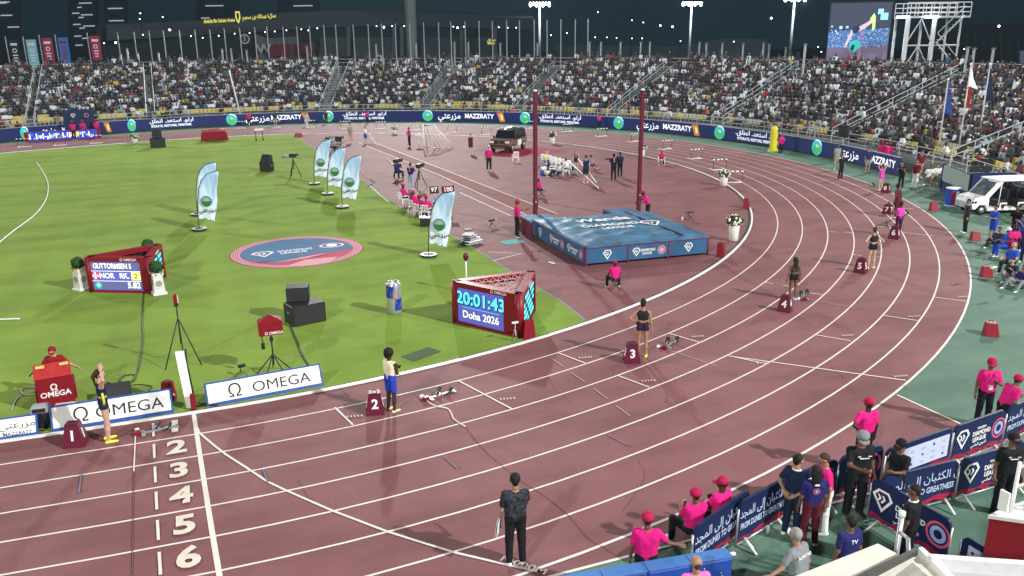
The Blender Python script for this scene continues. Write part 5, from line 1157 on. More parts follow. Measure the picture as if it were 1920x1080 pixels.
# ---- feather flags
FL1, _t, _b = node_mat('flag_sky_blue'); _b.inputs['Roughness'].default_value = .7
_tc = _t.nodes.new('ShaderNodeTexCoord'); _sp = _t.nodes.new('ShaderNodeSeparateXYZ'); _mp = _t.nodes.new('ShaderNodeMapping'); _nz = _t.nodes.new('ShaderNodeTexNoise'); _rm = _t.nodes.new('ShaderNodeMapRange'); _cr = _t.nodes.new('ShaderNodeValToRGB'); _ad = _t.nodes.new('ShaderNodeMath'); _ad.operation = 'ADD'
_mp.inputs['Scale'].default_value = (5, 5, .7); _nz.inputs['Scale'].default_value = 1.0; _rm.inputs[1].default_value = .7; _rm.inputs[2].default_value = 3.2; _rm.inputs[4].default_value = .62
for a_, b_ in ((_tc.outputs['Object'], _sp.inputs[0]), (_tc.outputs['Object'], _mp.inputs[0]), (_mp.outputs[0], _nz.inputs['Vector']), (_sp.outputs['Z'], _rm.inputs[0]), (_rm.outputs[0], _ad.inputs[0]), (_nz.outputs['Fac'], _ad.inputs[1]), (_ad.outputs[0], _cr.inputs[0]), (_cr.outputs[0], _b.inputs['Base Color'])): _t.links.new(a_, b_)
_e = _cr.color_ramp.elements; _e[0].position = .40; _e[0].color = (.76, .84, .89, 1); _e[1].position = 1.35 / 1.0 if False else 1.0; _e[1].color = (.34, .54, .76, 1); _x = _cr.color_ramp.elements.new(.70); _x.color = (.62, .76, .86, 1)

def feather(x, y, ty, f, label):
    q = at(x, y); H = top_z(q, ty); t = thing('feather_flag', label, 'flag', q, fc(f), 'pale blue feather flags on the grass')
    b = MB(); b.lathe([(.36, 0), (.38, .05), (.36, .12), (.02, .13)], BLACK, 18); b.ringdisc(.24, .30, WHITE, None, 18, .131); b.ringdisc(.31, .375, WHITE, None, 18, .122); b.obj('base', t)
    Z0 = H * .19; pts = [(0, 0, .1), (0, 0, Z0), (.06, 0, H * .45), (.20, 0, H * .70), (.42, 0, H * .86), (.75, 0, H * .96), (1.30, 0, H * .998)]
    MB().tube(pts, .02, BLACK, 6).obj('pole', t)
    NX, NZ = 8, 22; vs = []
    def edge_l(z):  # x of the mast at height z
        for a, c in zip(pts[:-1], pts[1:]):
            if a[2] <= z <= c[2]: return a[0] + (c[0] - a[0]) * (z - a[2]) / (c[2] - a[2])
        return 1.30
    for j in range(NZ + 1):
        v = j / NZ; z = Z0 + (H * .998 - Z0) * v; xl = edge_l(z)
        xr = max(xl + .003, (.80 + .25 * min(1, v * 2.2) + .10 * v) if v < .6 else 1.11 + .22 * (v - .6) / .4)
        for i in range(NX + 1):
            u = i / NX; x = xl + (xr - xl) * u; zz = z - .28 * u * (1 - v) * (1 if v > .02 else .2) - (.10 * u * v); 
            vs.append((x, .05 * math.sin(u * 5 + v * 7) * u + .025 * math.sin(u * 16 - v * 5) * u, zz if v > .0 else z + .10 * u * u))
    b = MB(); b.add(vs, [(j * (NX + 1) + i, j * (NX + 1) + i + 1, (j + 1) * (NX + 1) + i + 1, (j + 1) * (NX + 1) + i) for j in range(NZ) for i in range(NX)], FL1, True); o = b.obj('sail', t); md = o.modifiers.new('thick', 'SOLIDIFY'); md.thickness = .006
    for sgn in (-1,):
        F = frame((.56, -.10, H * .50), (1, 0, 0), (0, 0, 1)); b = MB(); LG = mat('logo_green', (.03, .16, .05), .6, 0); LY = mat('logo_yellow', (.55, .42, .06), .6, 0); LS = mat('logo_sky', (.16, .36, .50), .6, 0)
        b.ringdisc(.24, .28, LG, F, 26); b.ringdisc(0, .24, LS, F, 20, -.001); b.ringdisc(0, .24, LG, F, 14, .001, 1, PI, 2 * PI); b.ringdisc(0, .11, LY, F @ Matrix.Translation((.03, .02, .002)), 12, 0, 1, 0, PI); b.obj('round_logo', t)
        text('مزرعتي', .32, mat('logo_ink', (.02, .05, .06), .6, 0), F @ Matrix.Translation((0, -.46, .0)), t, .012)
        b = MB(); b.add([F @ Vector((x * 1.0, y_, 0)) for x, y_ in []], [], WHITE) if False else None
for x, y, ty, f, lab in [(374, 432, 321, -18, 'nearer of the two overlapping feather flags at left centre'), (371, 404, 305, -14, 'farther of the two overlapping feather flags at left centre'), (590, 346, 262, -22, 'leftmost of the three feather flags near the runway'), (615, 365, 277, -22, 'middle of the three feather flags near the runway'), (642, 390, 291, -24, 'rightmost of the three feather flags near the runway'), (804, 481, 357, -30, 'large feather flag standing right of the round carpet')]:
    feather(x, y, ty, f, lab)
# ---- pole vault landing mat
A3, B3, D3, E3 = at(1098, 462, .9), at(1327, 442, .9), at(1210, 396, .9), at(1000, 411, .9)
A3, B3, D3, E3 = [Vector((p.x, p.y, 0)) for p in (A3, B3, D3, E3)]
t = thing('landing_mat', 'large blue pole vault landing mat with sponsor panels round its sides', 'landing mat', (*A3.xy, 0), 0)
MATT = mat('mat_cover', (.060, .155, .26), .38, .35, 1.6, bump=.9, spec=.5); SKB = mat('mat_skirt', (.030, .105, .21), .5, .2, 1.2); SKD = mat('mat_edge_maroon', (.16, .012, .05), .5, .1)
r_ = [p - A3 for p in (A3, B3, D3, E3)]; b = MB(); N = 60; vs = []
for j in range(N + 1):
    for i in range(N + 1):
        u, v = i / N, j / N; p = (r_[0] * (1 - u) + r_[1] * u) * (1 - v) + (r_[3] * (1 - u) + r_[2] * u) * v
        e = min(u, v, 1 - u, 1 - v); hgt = .90 + .07 * min(1, e * 8) + .030 * math.sin(u * 23 + v * 9 + 2 * math.sin(v * 11)) * min(1, e * 6) + .022 * math.sin(v * 31 - u * 13) * min(1, e * 6) + random.uniform(-.004, .004) + .016 * (1 - abs(math.sin(u * 17 + 5 * math.sin(v * 6 + u * 3))) ** .35) * min(1, e * 8) * 2.2
        if abs(u - .80) < .03: hgt -= .03
        vs.append((p.x, p.y, hgt))
b.add(vs, [(j * (N + 1) + i, j * (N + 1) + i + 1, (j + 1) * (N + 1) + i + 1, (j + 1) * (N + 1) + i) for j in range(N) for i in range(N)], MATT, True)
b.obj('top_cover', t)
b = MB()
for u in (.80,): b.tube([(*(r_[0] * (1 - u) + r_[1] * u).lerp(r_[3] * (1 - u) + r_[2] * u, v).xy, .985) for v in (.02, .25, .5, .75, .98)], .045, mat('strap_navy', (.015, .03, .09), .7), 6, flat=.35)
b.obj('strap', t)
b = MB(); cen = (r_[0] + r_[2]) / 2
ins = [p + (cen - p).normalized() * .06 for p in r_]
b.prism([(p.x, p.y) for p in ins], .80, SKD, None, .06); b.obj('foam_core', t)
LAB = [('left', 3, 0, 3), ('front', 0, 1, 3), ('right', 1, 2, 2), ('back', 2, 3, 2)]
def skirt_panel(pa, pb, k, n, kind):
    a = pa.lerp(pb, k / n); c = pa.lerp(pb, (k + 1) / n); L = (c - a).length; F = frame((*a.xy, 0), c - a, (0, 0, 1))
    b = MB(); b.box((L / 2, .44, .035), (L - .05, .66, .05), SKB, F, bev=.015); b.box((L / 2, .80, .05), (L - .01, .05, .03), SKD, F); b.box((L / 2, .86, .06), (L, .09, .07), MATT, F, bev=.02); b.obj('side_panel', t)
    b = MB(); G_ = F @ Matrix.Translation((L / 2, .46, .063))
    if kind == 'mark': league_mark(b, WHITE, G_, .42)
    else:
        league_mark(b, WHITE, G_ @ Matrix.Translation((-L * .30, 0, 0)), .38); b.obj('diamond_emblem', t); b = MB(); b.ringdisc(.16, .20, PALE, G_ @ Matrix.Translation((L * .33, 0, 0)), 20); b.ringdisc(0, .12, PALE, G_ @ Matrix.Translation((L * .33, 0, 0)), 14, 0)
        text('DIAMOND', .17, WHITE, G_ @ Matrix.Translation((-.02, .05, .002)), t, .02, .9); text('LEAGUE', .15, WHITE, G_ @ Matrix.Translation((-.06, -.10, .002)), t, .02, .9)
    b.obj('emblem', t)
for k, kd in enumerate(('mark', 'full', 'mark')): skirt_panel(r_[0], r_[1], k, 3, kd)
for k, kd in enumerate(('mark', 'full', 'full')): skirt_panel(r_[3], r_[0], k, 3, kd)
for k in range(2): skirt_panel(r_[1], r_[2], k, 2, 'mark')
for p in (r_[0], r_[1], r_[0].lerp(r_[1], 1 / 3), r_[0].lerp(r_[1], 2 / 3)): MB().box((p.x, p.y - .03, .44), (.07, .07, .84), SKD).obj('corner_piece', t)
ctr = (r_[0] + r_[1] + r_[2] + r_[3]) / 4; ux = (r_[1] - r_[0]).normalized(); F = frame((ctr.x, ctr.y, 1.022), ux, Vector((0, 0, 1)).cross(ux))
text('DIAMOND', .62, WHITE, F @ Matrix.Translation((-.3, .15, 0)), t, .02, 1.0); text('LEAGUE', .5, WHITE, F @ Matrix.Translation((-.2, -.52, 0)), t, .02, .9); text('Wanda', .9, WHITE, F @ Matrix.Translation((-.2, 1.35, 0)), t, .03, 1.1)
b = MB(); league_mark(b, WHITE, F @ Matrix.Translation((1.7, -.15, 0)), 1.1); b.obj('emblem', t)
# front wings of the mat towards the runway
W1, W2 = at(953, 411, .75), at(1003, 405, .75)
b = MB(); e1 = r_[3]; dn = (r_[3] - r_[0]).normalized(); nx = ux
for c0, lbl in ((r_[3] - nx * .1, 0), (r_[2] - nx * 1.5, 1)):
    b = MB(); pts = [c0, c0 + nx * 1.5, c0 + nx * 1.5 + dn * 1.5, c0 + dn * 1.9]; b.prism([(p.x, p.y) for p in pts], .62, SKD, None, .05); b.prism([(p.x, p.y) for p in pts], .10, MATT, None, .672); b.obj('front_wing', t)
# uprights
for (x, y, ty, lab) in [(1003.5, 424, 171, 'left tall maroon vault upright in front of the mat'), (1196.5, 409, 169, 'right tall maroon vault upright behind the mat')]:
    q = at(x, y); H = top_z(q, ty); t = thing('vault_upright', lab, 'upright', q, 0, 'maroon pole vault uprights')
    MB().box((0, 0, H * .5), (.20, .18, H), MAROON, bev=.03).obj('padded_column', t); MB().box((0, 0, H + .03), (.16, .14, .10), WHITE, bev=.02).obj('top_cap', t); MB().box((0, 0, .06), (.55, 1.2, .12), RED, bev=.03).obj('base', t)
    b = MB(); b.box((.12, 0, H * .17), (.05, .08, .5), BLACK); b.box((0, -.105, H * .19), (.05, .02, .06), WHITE); b.obj('crank', t)
# rack of leaning vault poles
q = at(795, 282); t = thing('pole_rack', 'white frame with a row of vault poles leaning from it', 'pole rack', q, 0)
Hq = top_z(q, 233); b = MB(); b.tube([(0, 0, 0), (0, 0, Hq)], .06, WHITE, 8); e2 = at(850, 281) - q; b.tube([(.0, 0, .25), (e2.x * .95, e2.y * .95, .12)], .035, STEEL, 6); b.tube([(0, 0, Hq - .1), (1.2, .2, Hq - .2)], .04, MAROON, 6); b.obj('frame', t)
for k, x in enumerate((800, 818, 827, 840, 849, 852)):
    g_ = at(x, 278) - q; h_ = Vector((.3 + .16 * k, .1, Hq - .1)); MB().tube([(h_.x, h_.y, h_.z), (g_.x, g_.y, .05)], .045, WHITE, 6).obj('vault_pole', t)
t2 = thing('round_sign', 'white round disc on a stand left of the pole rack', 'sign', at(786, 276), 0); MB().tube([(0, 0, 0), (0, 0, .6)], .03, STEEL, 6).obj('post', t2); MB().ringdisc(0, .38, WHITE, frame((0, -.02, .95), (1, -.3, 0), (0, 0, 1)), 20).ringdisc(0, .38, WHITE, frame((0, .0, .95), (-1, .3, 0), (0, 0, 1)), 20).obj('disc', t2)
for a, z1, b2, z2, lab in [((686, 252), 1.0, (708, 275), .05, 'vault pole held down by the vaulter on the runway'), ((1066, 302), 1.1, (1122, 354), .05, 'left of two vault poles leaning over the white chairs'), ((1084, 298), 1.3, (1118, 343), .05, 'right of two vault poles leaning over the white chairs')]:
    p1 = at(b2[0], b2[1]); 
    if z1 > 1.05: p0 = at(a[0], a[1], z1)
    else: p0 = at(687, 267); p0 = Vector((p0.x + .2, p0.y, 1.0))
    b = MB(); b.tube([(p0.x, p0.y, z1), (p1.x, p1.y, z2)], .035, WHITE, 6); tag(b.obj('vault_pole'), lab, 'pole')
cable([(725, 297), (745, 318), (760, 335)], WHITE, .03, 'vault pole lying on the ground beside the runway', .05, 'vault_pole')
cable([(676, 316), (684, 330), (704, 341)], mat('pale_cable', (.4, .42, .36)), .03, 'pale cable on the rubber behind the feather flags')
# ---- hurdles
def make_hurdle():
    t = thing('hurdle', 'x', 'hurdle', (0, 0, 0))
    b = MB(); b.box((0, 0, .80), (1.18, .03, .085), WHITE); b.obj('top_bar', t); b = MB(); b.box((-.34, -.017, .80), (.14, .01, .087), BLACK); b.box((.34, -.017, .80), (.14, .01, .087), BLACK); b.box((0, -.017, .80), (.1, .01, .087), BLACK); b.obj('bar_band', t)
    for sx in (-1, 1): MB().tube([(sx * .52, 0, .03), (sx * .52, 0, .78)], .022, BLACK if sx else WHITE, 6).obj('upright', t)
    b = MB(); b.box((0, .0, .04), (1.12, .05, .06), WHITE); 
    for sx in (-1, 1): b.box((sx * .52, .30, .04), (.07, .66, .06), WHITE)
    b.obj('foot', t); return t
H0 = make_hurdle(); hl = [(45, 276), (112, 273), (180, 269), (452, 241), (517, 240), (582, 239), (648, 241), (714, 242), (780, 244), (847, 249), (912, 253), (996, 241), (1065, 247), (1129, 256), (1191, 266), (1251, 280), (1306, 298), (1349, 319), (1377, 343)]
for i, (x, y) in enumerate(hl):
    q = at(x, y); rz = math.atan2(q.y - 36.5, q.x) if q.x > 2 else PI / 2; n_ = 'white hurdle with black ends on the far track, %s from the left' % ordn(i)
    rz2 = rz if i > 8 else 0
    if 8 < i < 12: rz2 = -.1 
    if i == 0: H0.location = q; H0.rotation_euler = (0, 0, 0); H0['label'] = n_; H0['group'] = 'hurdles round the far track'
    else: dup(H0, q, (rz2 if i > 13 else 0), n_, 'hurdles round the far track', 1.0)
t = thing('hurdle_trolley', 'white bar on a black wheeled trolley at the far grass edge', 'trolley', at(487, 264), .2); b = MB(); b.tube([(-.35, 0, .1), (-.35, 0, 1.1), (.35, 0, 1.0), (.35, 0, .1)], .04, BLACK, 6); b.box((0, 0, 1.12), (.9, .2, .2), WHITE, bev=.03); b.obj('frame', t)
for sx in (-1, 1): MB().lathe([(.14, -.03), (.14, .03)], RUB, 10, frame((sx * .35, 0, .14), (0, 1, 0), (0, 0, 1))).obj('wheel', t)
t = thing('safety_canopy', 'dark red fabric canopy frame on the far edge of the grass', 'canopy', at(403, 265), .05); b = MB(); b.box((0, 0, .55), (2.4, 1.0, .9), REDC, bev=.12, taper=.93); b.obj('fabric_body', t); MB().tube([(-1.25, -.5, .02), (-1.15, -.5, 1.1), (1.1, -.5, 1.15), (1.25, -.5, .02)], .05, mat('red_top', (.45, .03, .035)), 6).tube([(-1.25, .5, .02), (-1.15, .5, 1.1), (1.1, .5, 1.15), (1.25, .5, .02)], .05, mat('red_top', (.45, .03, .035)), 6).obj('frame', t)
for sx in (-.6, 0, .6): MB().box((sx, -.53, .55), (.06, .03, .8), MAROON).obj('seam_rib', t)
# ---- low LED screen at the far left
a, c = at(47, 267), at(190, 259); L = (c - a).length; t = thing('low_led_screen', 'low blue and white LED screen in front of the far left boards', 'led screen', a, math.atan2(c.y - a.y, c.x - a.x)); Hs = 1.0
b = MB(); b.box((L / 2, .1, Hs / 2), (L, .2, Hs), RED); b.obj('housing', t)
LB1 = mat('led_blue', (.02, .05, .45), .5, 0, emit=.5); LB2 = mat('led_sky', (.25, .55, .9), .5, 0, emit=.9); b = MB(); b.box((L / 2, -.01, Hs / 2 + .03), (L - .7, .02, Hs * .85), LB1); b.obj('screen', t); b = MB(); rr2 = random.Random(3)
for i in range(30):
    x = .5 + i * (L - 1.0) / 30; b.box((x, -.026, Hs * (.3 + .4 * rr2.random())), (.16, .01, .1 + .25 * rr2.random()), rr2.choice([LEDW, LB2, mat('led_violet', (.15, .08, .5), .5, 0, emit=.8)]))
    if i % 3 == 0: b.box((x, -.028, Hs * .52), (.12, .01, .55), LEDW)
b.box((L * .66, -.03, Hs * .6), (.7, .01, .45), LEDY); b.obj('moving_pattern', t); text('.19', .62, LEDW, frame((L * .57, -.034, Hs * .53), (1, 0, 0), (0, 0, 1)), t, .03)
a, c = at(122, 262), at(160, 260); t = thing('banner_stand', 'navy backdrop with white emblem behind the three officials at the far left', 'banner', (a.x, a.y + 1.6, 0), .05); MB().box((1.4, 0, 1.75), (2.9, .08, 2.3), NAVY).obj('cloth', t); MB().box((1.4, -.045, .75), (2.9, .02, .35), MAROON).obj('lower_band', t); b = MB(); F = frame((.9, -.05, 2.3), (1, 0, 0), (0, 0, 1)); league_mark(b, WHITE, F, .45); b.ringdisc(.16, .22, PALE, F @ Matrix.Translation((1.3, 0, 0)), 16); b.obj('emblem', t)
for x in (.1, 2.7): MB().tube([(x, .06, 0), (x, .06, 2.9)], .03, STEEL, 6).obj('post', t)
# ---- vehicle on its red mat
q = at(962, 287); t0 = thing('red_display_mat', 'bright red mat lying under the dark vehicle', 'mat', (q.x + 1.6, q.y + .3, .0), .25); MB().box((-.3, 0, .010), (6.0, 4.4, .012), mat('red_carpet', (.28, .008, .035), .8, .1)).obj('mat', t0)
CARP = mat('car_paint', (.26, .15, .10), .22, .06, 1, metal=.5, spec=.6); CARK = mat('car_roof_black', (.012, .012, .014), .2, .05, 1, spec=.6); CHR = mat('chrome', (.6, .6, .62), .15, .05, 4, metal=1.0)
t = thing('display_vehicle', 'boxy bronze and black off-road vehicle parked on the red mat', 'off-road vehicle', (q.x + .3, q.y + 1.9, 0), fc(-42))
# local: front towards -Y
b = MB(); b.box((0, .1, .82), (1.96, 4.6, .62), CARP, bev=.12); b.box((0, -1.55, 1.12), (1.84, 1.3, .16), CARP, bev=.06); b.obj('body', t)
b = MB(); b.add([(-.92, -1.0, 1.1), (.92, -1.0, 1.1), (.92, 2.3, 1.1), (-.92, 2.3, 1.1), (-.80, -.55, 1.86), (.80, -.55, 1.86), (.80, 2.1, 1.86), (-.80, 2.1, 1.86)], [(0, 1, 5, 4), (1, 2, 6, 5), (2, 3, 7, 6), (3, 0, 4, 7), (4, 5, 6, 7)], CARK); b.obj('cabin', t)
b = MB(); b.add([(-.84, -1.015, 1.16), (.84, -1.015, 1.16), (.74, -.63, 1.80), (-.74, -.63, 1.80)], [(0, 1, 2, 3)], GLASS); b.obj('windscreen', t)
for sx in (-1, 1):
    for y0, y1 in ((-.75, .25), (.35, 1.2), (1.3, 2.05)):
        b = MB(); X0, X1 = sx * .925, sx * .83; b.add([(X0, y0 + (.1 if y0 < -.5 else 0), 1.18), (X0, y1, 1.18), (X1, y1, 1.78), (X1, y0 + (.3 if y0 < -.5 else 0), 1.78)], [(0, 1, 2, 3)], GLASS if y0 > -.5 or True else GLASS); b.obj('side_window', t)
    for y0 in (-1.5, 1.5):
        o = MB().lathe([(.30, -.12), (.40, -.10), (.40, .10), (.30, .12)], RUB, 20, frame((sx * .88, y0, .40), (0, 1, 0), (0, 0, 1))).obj('wheel', t); MB().lathe([(.25, -.125), (.22, .125)], STEEL, 12, frame((sx * .885, y0, .40), (0, 1, 0), (0, 0, 1))).obj('rim', o)
    b = MB(); b.box((sx * 1.08, -.75, 1.25), (.18, .12, .2), BLACK, bev=.03); b.obj('mirror', t); b = MB(); b.box((sx * .72, -2.21, .98), (.38, .06, .18), WHITE, bev=.02); b.obj('headlight', t)
    MB().box((sx * .985, .3, .75), (.02, .9, .5), WHITE).obj('door_sticker', t)
b = MB(); b.box((0, -2.22, .97), (1.0, .05, .2), BLACK, bev=.01); b.ringdisc(0, .09, CHR, frame((0, -2.25, .97), (1, 0, 0), (0, 0, 1)), 12); b.obj('grille', t); b = MB(); b.box((0, -2.27, .55), (1.9, .22, .32), BLACK, bev=.05); b.box((0, -2.385, .50), (1.1, .02, .12), CHR); b.obj('front_bumper', t)
b = MB()
for sx in (-1, 1): b.tube([(sx * .7, -.4, 1.93), (sx * .7, 1.9, 1.93)], .03, CHR, 6)
for y0 in (-.2, .5, 1.2, 1.8): b.tube([(-.7, y0, 1.93), (.7, y0, 1.93)], .02, CHR, 6)
b.obj('roof_rack', t)
# ---- chairs
def make_chair():
    t = thing('plastic_chair', 'x', 'chair', (0, 0, 0)); b = MB(); b.box((0, 0, .43), (.46, .44, .03), WHITE, bev=.012); b.obj('seat', t)
    b = MB(); F = Matrix.Translation((0, -.22, .43)) @ Matrix.Rotation(.18, 4, 'X'); 
    for x in (-.2, -.1, 0, .1, .2): b.box((x, 0, .2), (.05, .02, .36), WHITE, F)
    b.box((0, 0, .40), (.47, .03, .07), WHITE, F, bev=.01); b.obj('backrest', t)
    for sx in (-1, 1): MB().tube([(sx * .24, -.24, .62), (sx * .27, .05, .63), (sx * .25, .22, .60), (sx * .24, .22, .40)], .022, WHITE, 6).obj('armrest', t)
    for sx in (-1, 1):
        for sy in (-1, 1): MB().tube([(sx * .20, sy * .19, .42), (sx * .26, sy * .25, 0)], [.028, .02], WHITE, 6).obj('leg', t)
    return t
C0 = make_chair(); CG = 'white plastic chairs in the vaulting area'
cl = [(967, 305, 150, 'white plastic chair alone in front of the vehicle'), (757, 386, -70, 'white plastic chair under the rearmost judge'), (776, 401, -60, 'white plastic chair under the second judge from the back'), (787, 409, -60, 'white plastic chair under the third judge'), (800, 411, -40, 'white plastic chair under the nearest judge'), (1240, 309, 150, 'white plastic chair under the official by the inner kerb')]
cl += [(1020 + i * 9, 310 + i * 2.6, 160, 'white plastic chair in the back row beside the bags, %s from the left' % ordn(i)) for i in range(6)] + [(1036 + i * 13, 327 + i * 1.5, 60, 'white plastic chair in the front row beside the bags, %s from the left' % ordn(i)) for i in range(3)]
for i, (x, y, f, lab) in enumerate(cl):
    if i == 0: C0.location = at(x, y); C0.rotation_euler = (0, 0, fc(f)); C0['label'] = lab; C0['group'] = CG
    else: dup(C0, at(x, y), fc(f), lab, CG)
rr3 = random.Random(11)
for i in range(16):
    x, y = 1015 + rr3.uniform(0, 62), 322 + rr3.uniform(-8, 9); m_ = rr3.choice([BLACK, BLACK, NVY, WHT, ROY, GRYC]); q = at(x, y)
    b = MB(); b.box((0, 0, .16), (rr3.uniform(.4, .8), .32, .30), m_, bev=.09); b.obj; t = thing('kit_bag', '%s kit bag in the vaulters\' pile, %s from the left' % ({BLACK: 'black', NVY: 'navy', WHT: 'white', ROY: 'blue', GRYC: 'grey'}[m_], ordn(i)), 'bag', q, rr3.random() * 3, 'kit bags piled by the vaulters'); b.obj('bag', t); MB().tube([(-.15, 0, .3), (-.08, 0, .4), (.08, 0, .4), (.15, 0, .3)], .015, BLACK, 5).obj('handle', t)
# stools
def stool(x, y, label, fz=0):
    t = thing('folding_stool', label, 'stool', at(x, y), fc(fz)); 
    for s_ in (-1, 1): MB().tube([(s_ * .2, -.12, 0), (-s_ * .2, -.12, .42)], .015, BLACK, 6).obj('leg', t); MB().tube([(s_ * .2, .12, 0), (-s_ * .2, .12, .42)], .015, BLACK, 6).obj('leg', t)
    MB().box((0, 0, .42), (.42, .30, .025), BLACK, bev=.01).obj('seat', t)
stool(1292, 412, 'empty black folding stool behind the mat'); stool(1153, 543, 'folding stool under the official facing the mat', -14); stool(1015, 369, 'folding stool under the official by the left upright'); stool(878, 445, 'folding stool beside the heap of gear')
MB().tube([(0, 0, 0), (0, 0, .22)], .05, WHITE, 8).obj('x') if False else None
t = thing('water_bottle', 'white bottle on the rubber left of the empty stool', 'bottle', at(1279, 414), 0); MB().lathe([(.04, 0), (.045, .18), (.02, .23)], WHITE, 10).obj('bottle', t); MB().lathe([(.02, .23), (.02, .26)], BLUEF, 8).obj('cap', t)
t = thing('gear_heap', 'grey folded gear and black straps piled beside the grass edge', 'gear', at(884, 458), .3); b = MB()
for k in range(5): b.box((.08 * math.sin(k), .05 * k, .08 + .10 * k), (1.0 - .08 * k, .7 - .06 * k, .07), [GREY, WHT, STEEL][k % 3], bev=.03, rz=.15 * k)
b.obj('folded_sheets', t); b = MB()
for k in range(9): b.tube([(-.9 + .08 * k, -.2, .03), (-.7 + .06 * k, .1, .12 + .02 * k), (-.5 + .05 * k, -.15, .04)], .02, BLACK, 5)
b.obj('straps', t)
t = thing('ground_camera', 'small black camera on a low tripod left of the mat', 'camera', at(922, 426), fc(-60)); tripod(t, .25, .25, BLACK, r=.012); MB().box((0, 0, .38), (.12, .4, .12), BLACK, bev=.02).tube([(0, .2, .38), (0, .42, .38)], .06, GREY, 10).obj('camera_body', t)
b = MB(); b.box((0, 0, .012), (1.1, .8, .016), mat('teal_mat', (.12, .33, .32), .8, .3, 14)); t = thing('small_mat', 'small teal mat lying at the left corner of the landing mat', 'mat', at(960, 454), .2); b.obj('mat', t)
b = MB(); b.box((0, 0, .03), (.10, .34, .03), WHITE); t = thing('marker_strip', 'short white strip lying on the rubber left of the mat', 'marker', at(1034, 494), .3); b.obj('strip', t)
# judges' table with number boards
t = thing('judges_table', 'small table draped in navy beside the runway', 'table', at(829, 400), fc(-25)); MB().box((0, 0, .72), (1.0, .6, .03), PALEB).obj('table_top', t); MB().box((0, 0, .38), (.94, .54, .62), NAVY, bev=.02).obj('cloth', t)
t = thing('number_board', 'black and red number board reading 100 on the judges table', 'number board', (*at(829, 400).xy, 1.16), fc(-15)); MB().tube([(-.4, 0, -.42), (-.4, 0, .1)], .02, STEEL, 6).tube([(.38, 0, -.42), (.38, 0, .1)], .02, STEEL, 6).obj('post', t)

for x, s_, m_ in ((-.42, '97', BLACK), (.38, '100', MAROON)): F = frame((x, 0, .22), (1, 0, .06), (0, .05, 1)); MB().box((0, 0, 0), (.72 if x > 0 else .5, .42, .03), m_, F).obj('panel', t); text(s_, .36, WHITE, F @ Matrix.Translation((0, 0, .018)), t, .03)
t = thing('equipment_crate', 'black and silver crate in front of the nearest judge', 'crate', at(800, 424), fc(-20)); MB().box((0, 0, .24), (.66, .42, .46), BLACK, bev=.02).obj('crate', t); MB().box((0, 0, .49), (.70, .46, .04), STEEL).obj('lid', t)
t = thing('camera_crane_head', 'black remote camera rig behind the leftmost feather flag', 'camera rig', at(628, 300), 0)
b = MB(); rr4 = random.Random(5)
for k in range(22): b.tube([(rr4.uniform(-1, 1), rr4.uniform(-.4, .4), 1 + rr4.uniform(0, 1)), (rr4.uniform(-1, 1), rr4.uniform(-.4, .4), 1 + rr4.uniform(0, 1))], .05, rr4.choice([BLACK, GREY, BLACK, STEEL]), 5)
b.obj('rig', t); tripod(t, 1.1, .7, BLACK, r=.04); MB().box((.4, 0, 1.7), (.5, .5, .35), GRN, bev=.05).obj('camera', t)
cable([(690, 349), (700, 344), (697, 338)], BLACK, .05, 'short black cable heap at the grass corner')
# ================================================================== RIGHT-HAND APRON
def ray(px, py, D):
    d = FW + (px - 960) / FPX * RT - (py - 540) / FPX * UP
    return Vector(CAM + d * (D / math.hypot(d[0], d[1])))
# judges' long table
a, c = at(1738, 338), at(1790, 352); t = thing('judges_table', 'long white table with seated judges on the right apron', 'table', a, math.atan2(c.y - a.y, c.x - a.x)); L = (c - a).length
MB().box((L / 2, .2, .74), (L, .75, .04), WHITE).obj('table_top', t)
for x in (.1, L / 2, L - .1): MB().tube([(x, -.1, 0), (x, -.1, .74)], .025, STEEL, 6).tube([(x, .5, 0), (x, .5, .74)], .025, STEEL, 6).obj('leg', t)
for i in range(3): b = MB(); b.box((0, 0, .012), (.5, .3, .02), BLACK, rz=.3); o = b.obj('black_bag'); o.location = (*at(1722 + i * 14, 352 + i * 3).xy, .0); tag(o, 'dark flat bag on the apron below the judges table, %s from the left' % ordn(i), 'bag', 'dark bags below the judges table')
# booth
a, c, e_ = at(1762, 358), at(1815, 384), at(1835, 352); t = thing('commentary_booth', 'navy booth with a pale glass side panel behind the drinks bin', 'booth', a, 0)
c2_, e2_ = c - a, e_ - a; Hb = 1.75; pts = [(0, 0), (c2_.x, c2_.y), (e2_.x + 1, e2_.y), (e2_.x - c2_.x + 1, e2_.y - c2_.y)]
b = MB(); b.prism(pts, Hb - .9, NAVY); b.obj('base', t); F = frame((0, 0, 0), c2_, (0, 0, 1)); Lb = c2_.length; b = MB(); b.box((Lb * .5, 1.2, .02), (Lb * .9, .95, .05), mat('frosted_panel', (.26, .33, .32), .3, .1), F); b.box((Lb * .02, 1.0, .02), (.12, 1.6, .1), NAVY, F); b.box((Lb * .97, 1.0, .02), (.1, 1.6, .1), BLACK, F); b.obj('side_panel', t)
text('ﺏ', .4, WHITE, F @ Matrix.Translation((Lb * .6, .35, .02)), t) if False else None
b = MB(); G2 = frame((c2_.x, c2_.y, 0), (1.6, -.6, 0), (0, 0, 1)); b.box((1.2, .95, .02), (2.4, 1.9, .08), NAVY, G2); b.box((1.3, .9, .075), (.7, 1.3, .03), mat('pale_poster', (.55, .60, .66), .6, .15, 6), G2); b.box((1.3, .3, .095), (.4, .25, .01), BLUEF, G2); b.obj('front_panel', t)
for x in (.4, 1.1): b = MB(); b.box((x, 2.05, -.5), (.6, .38, .08), BLACK, G2); b.obj('monitor', t)
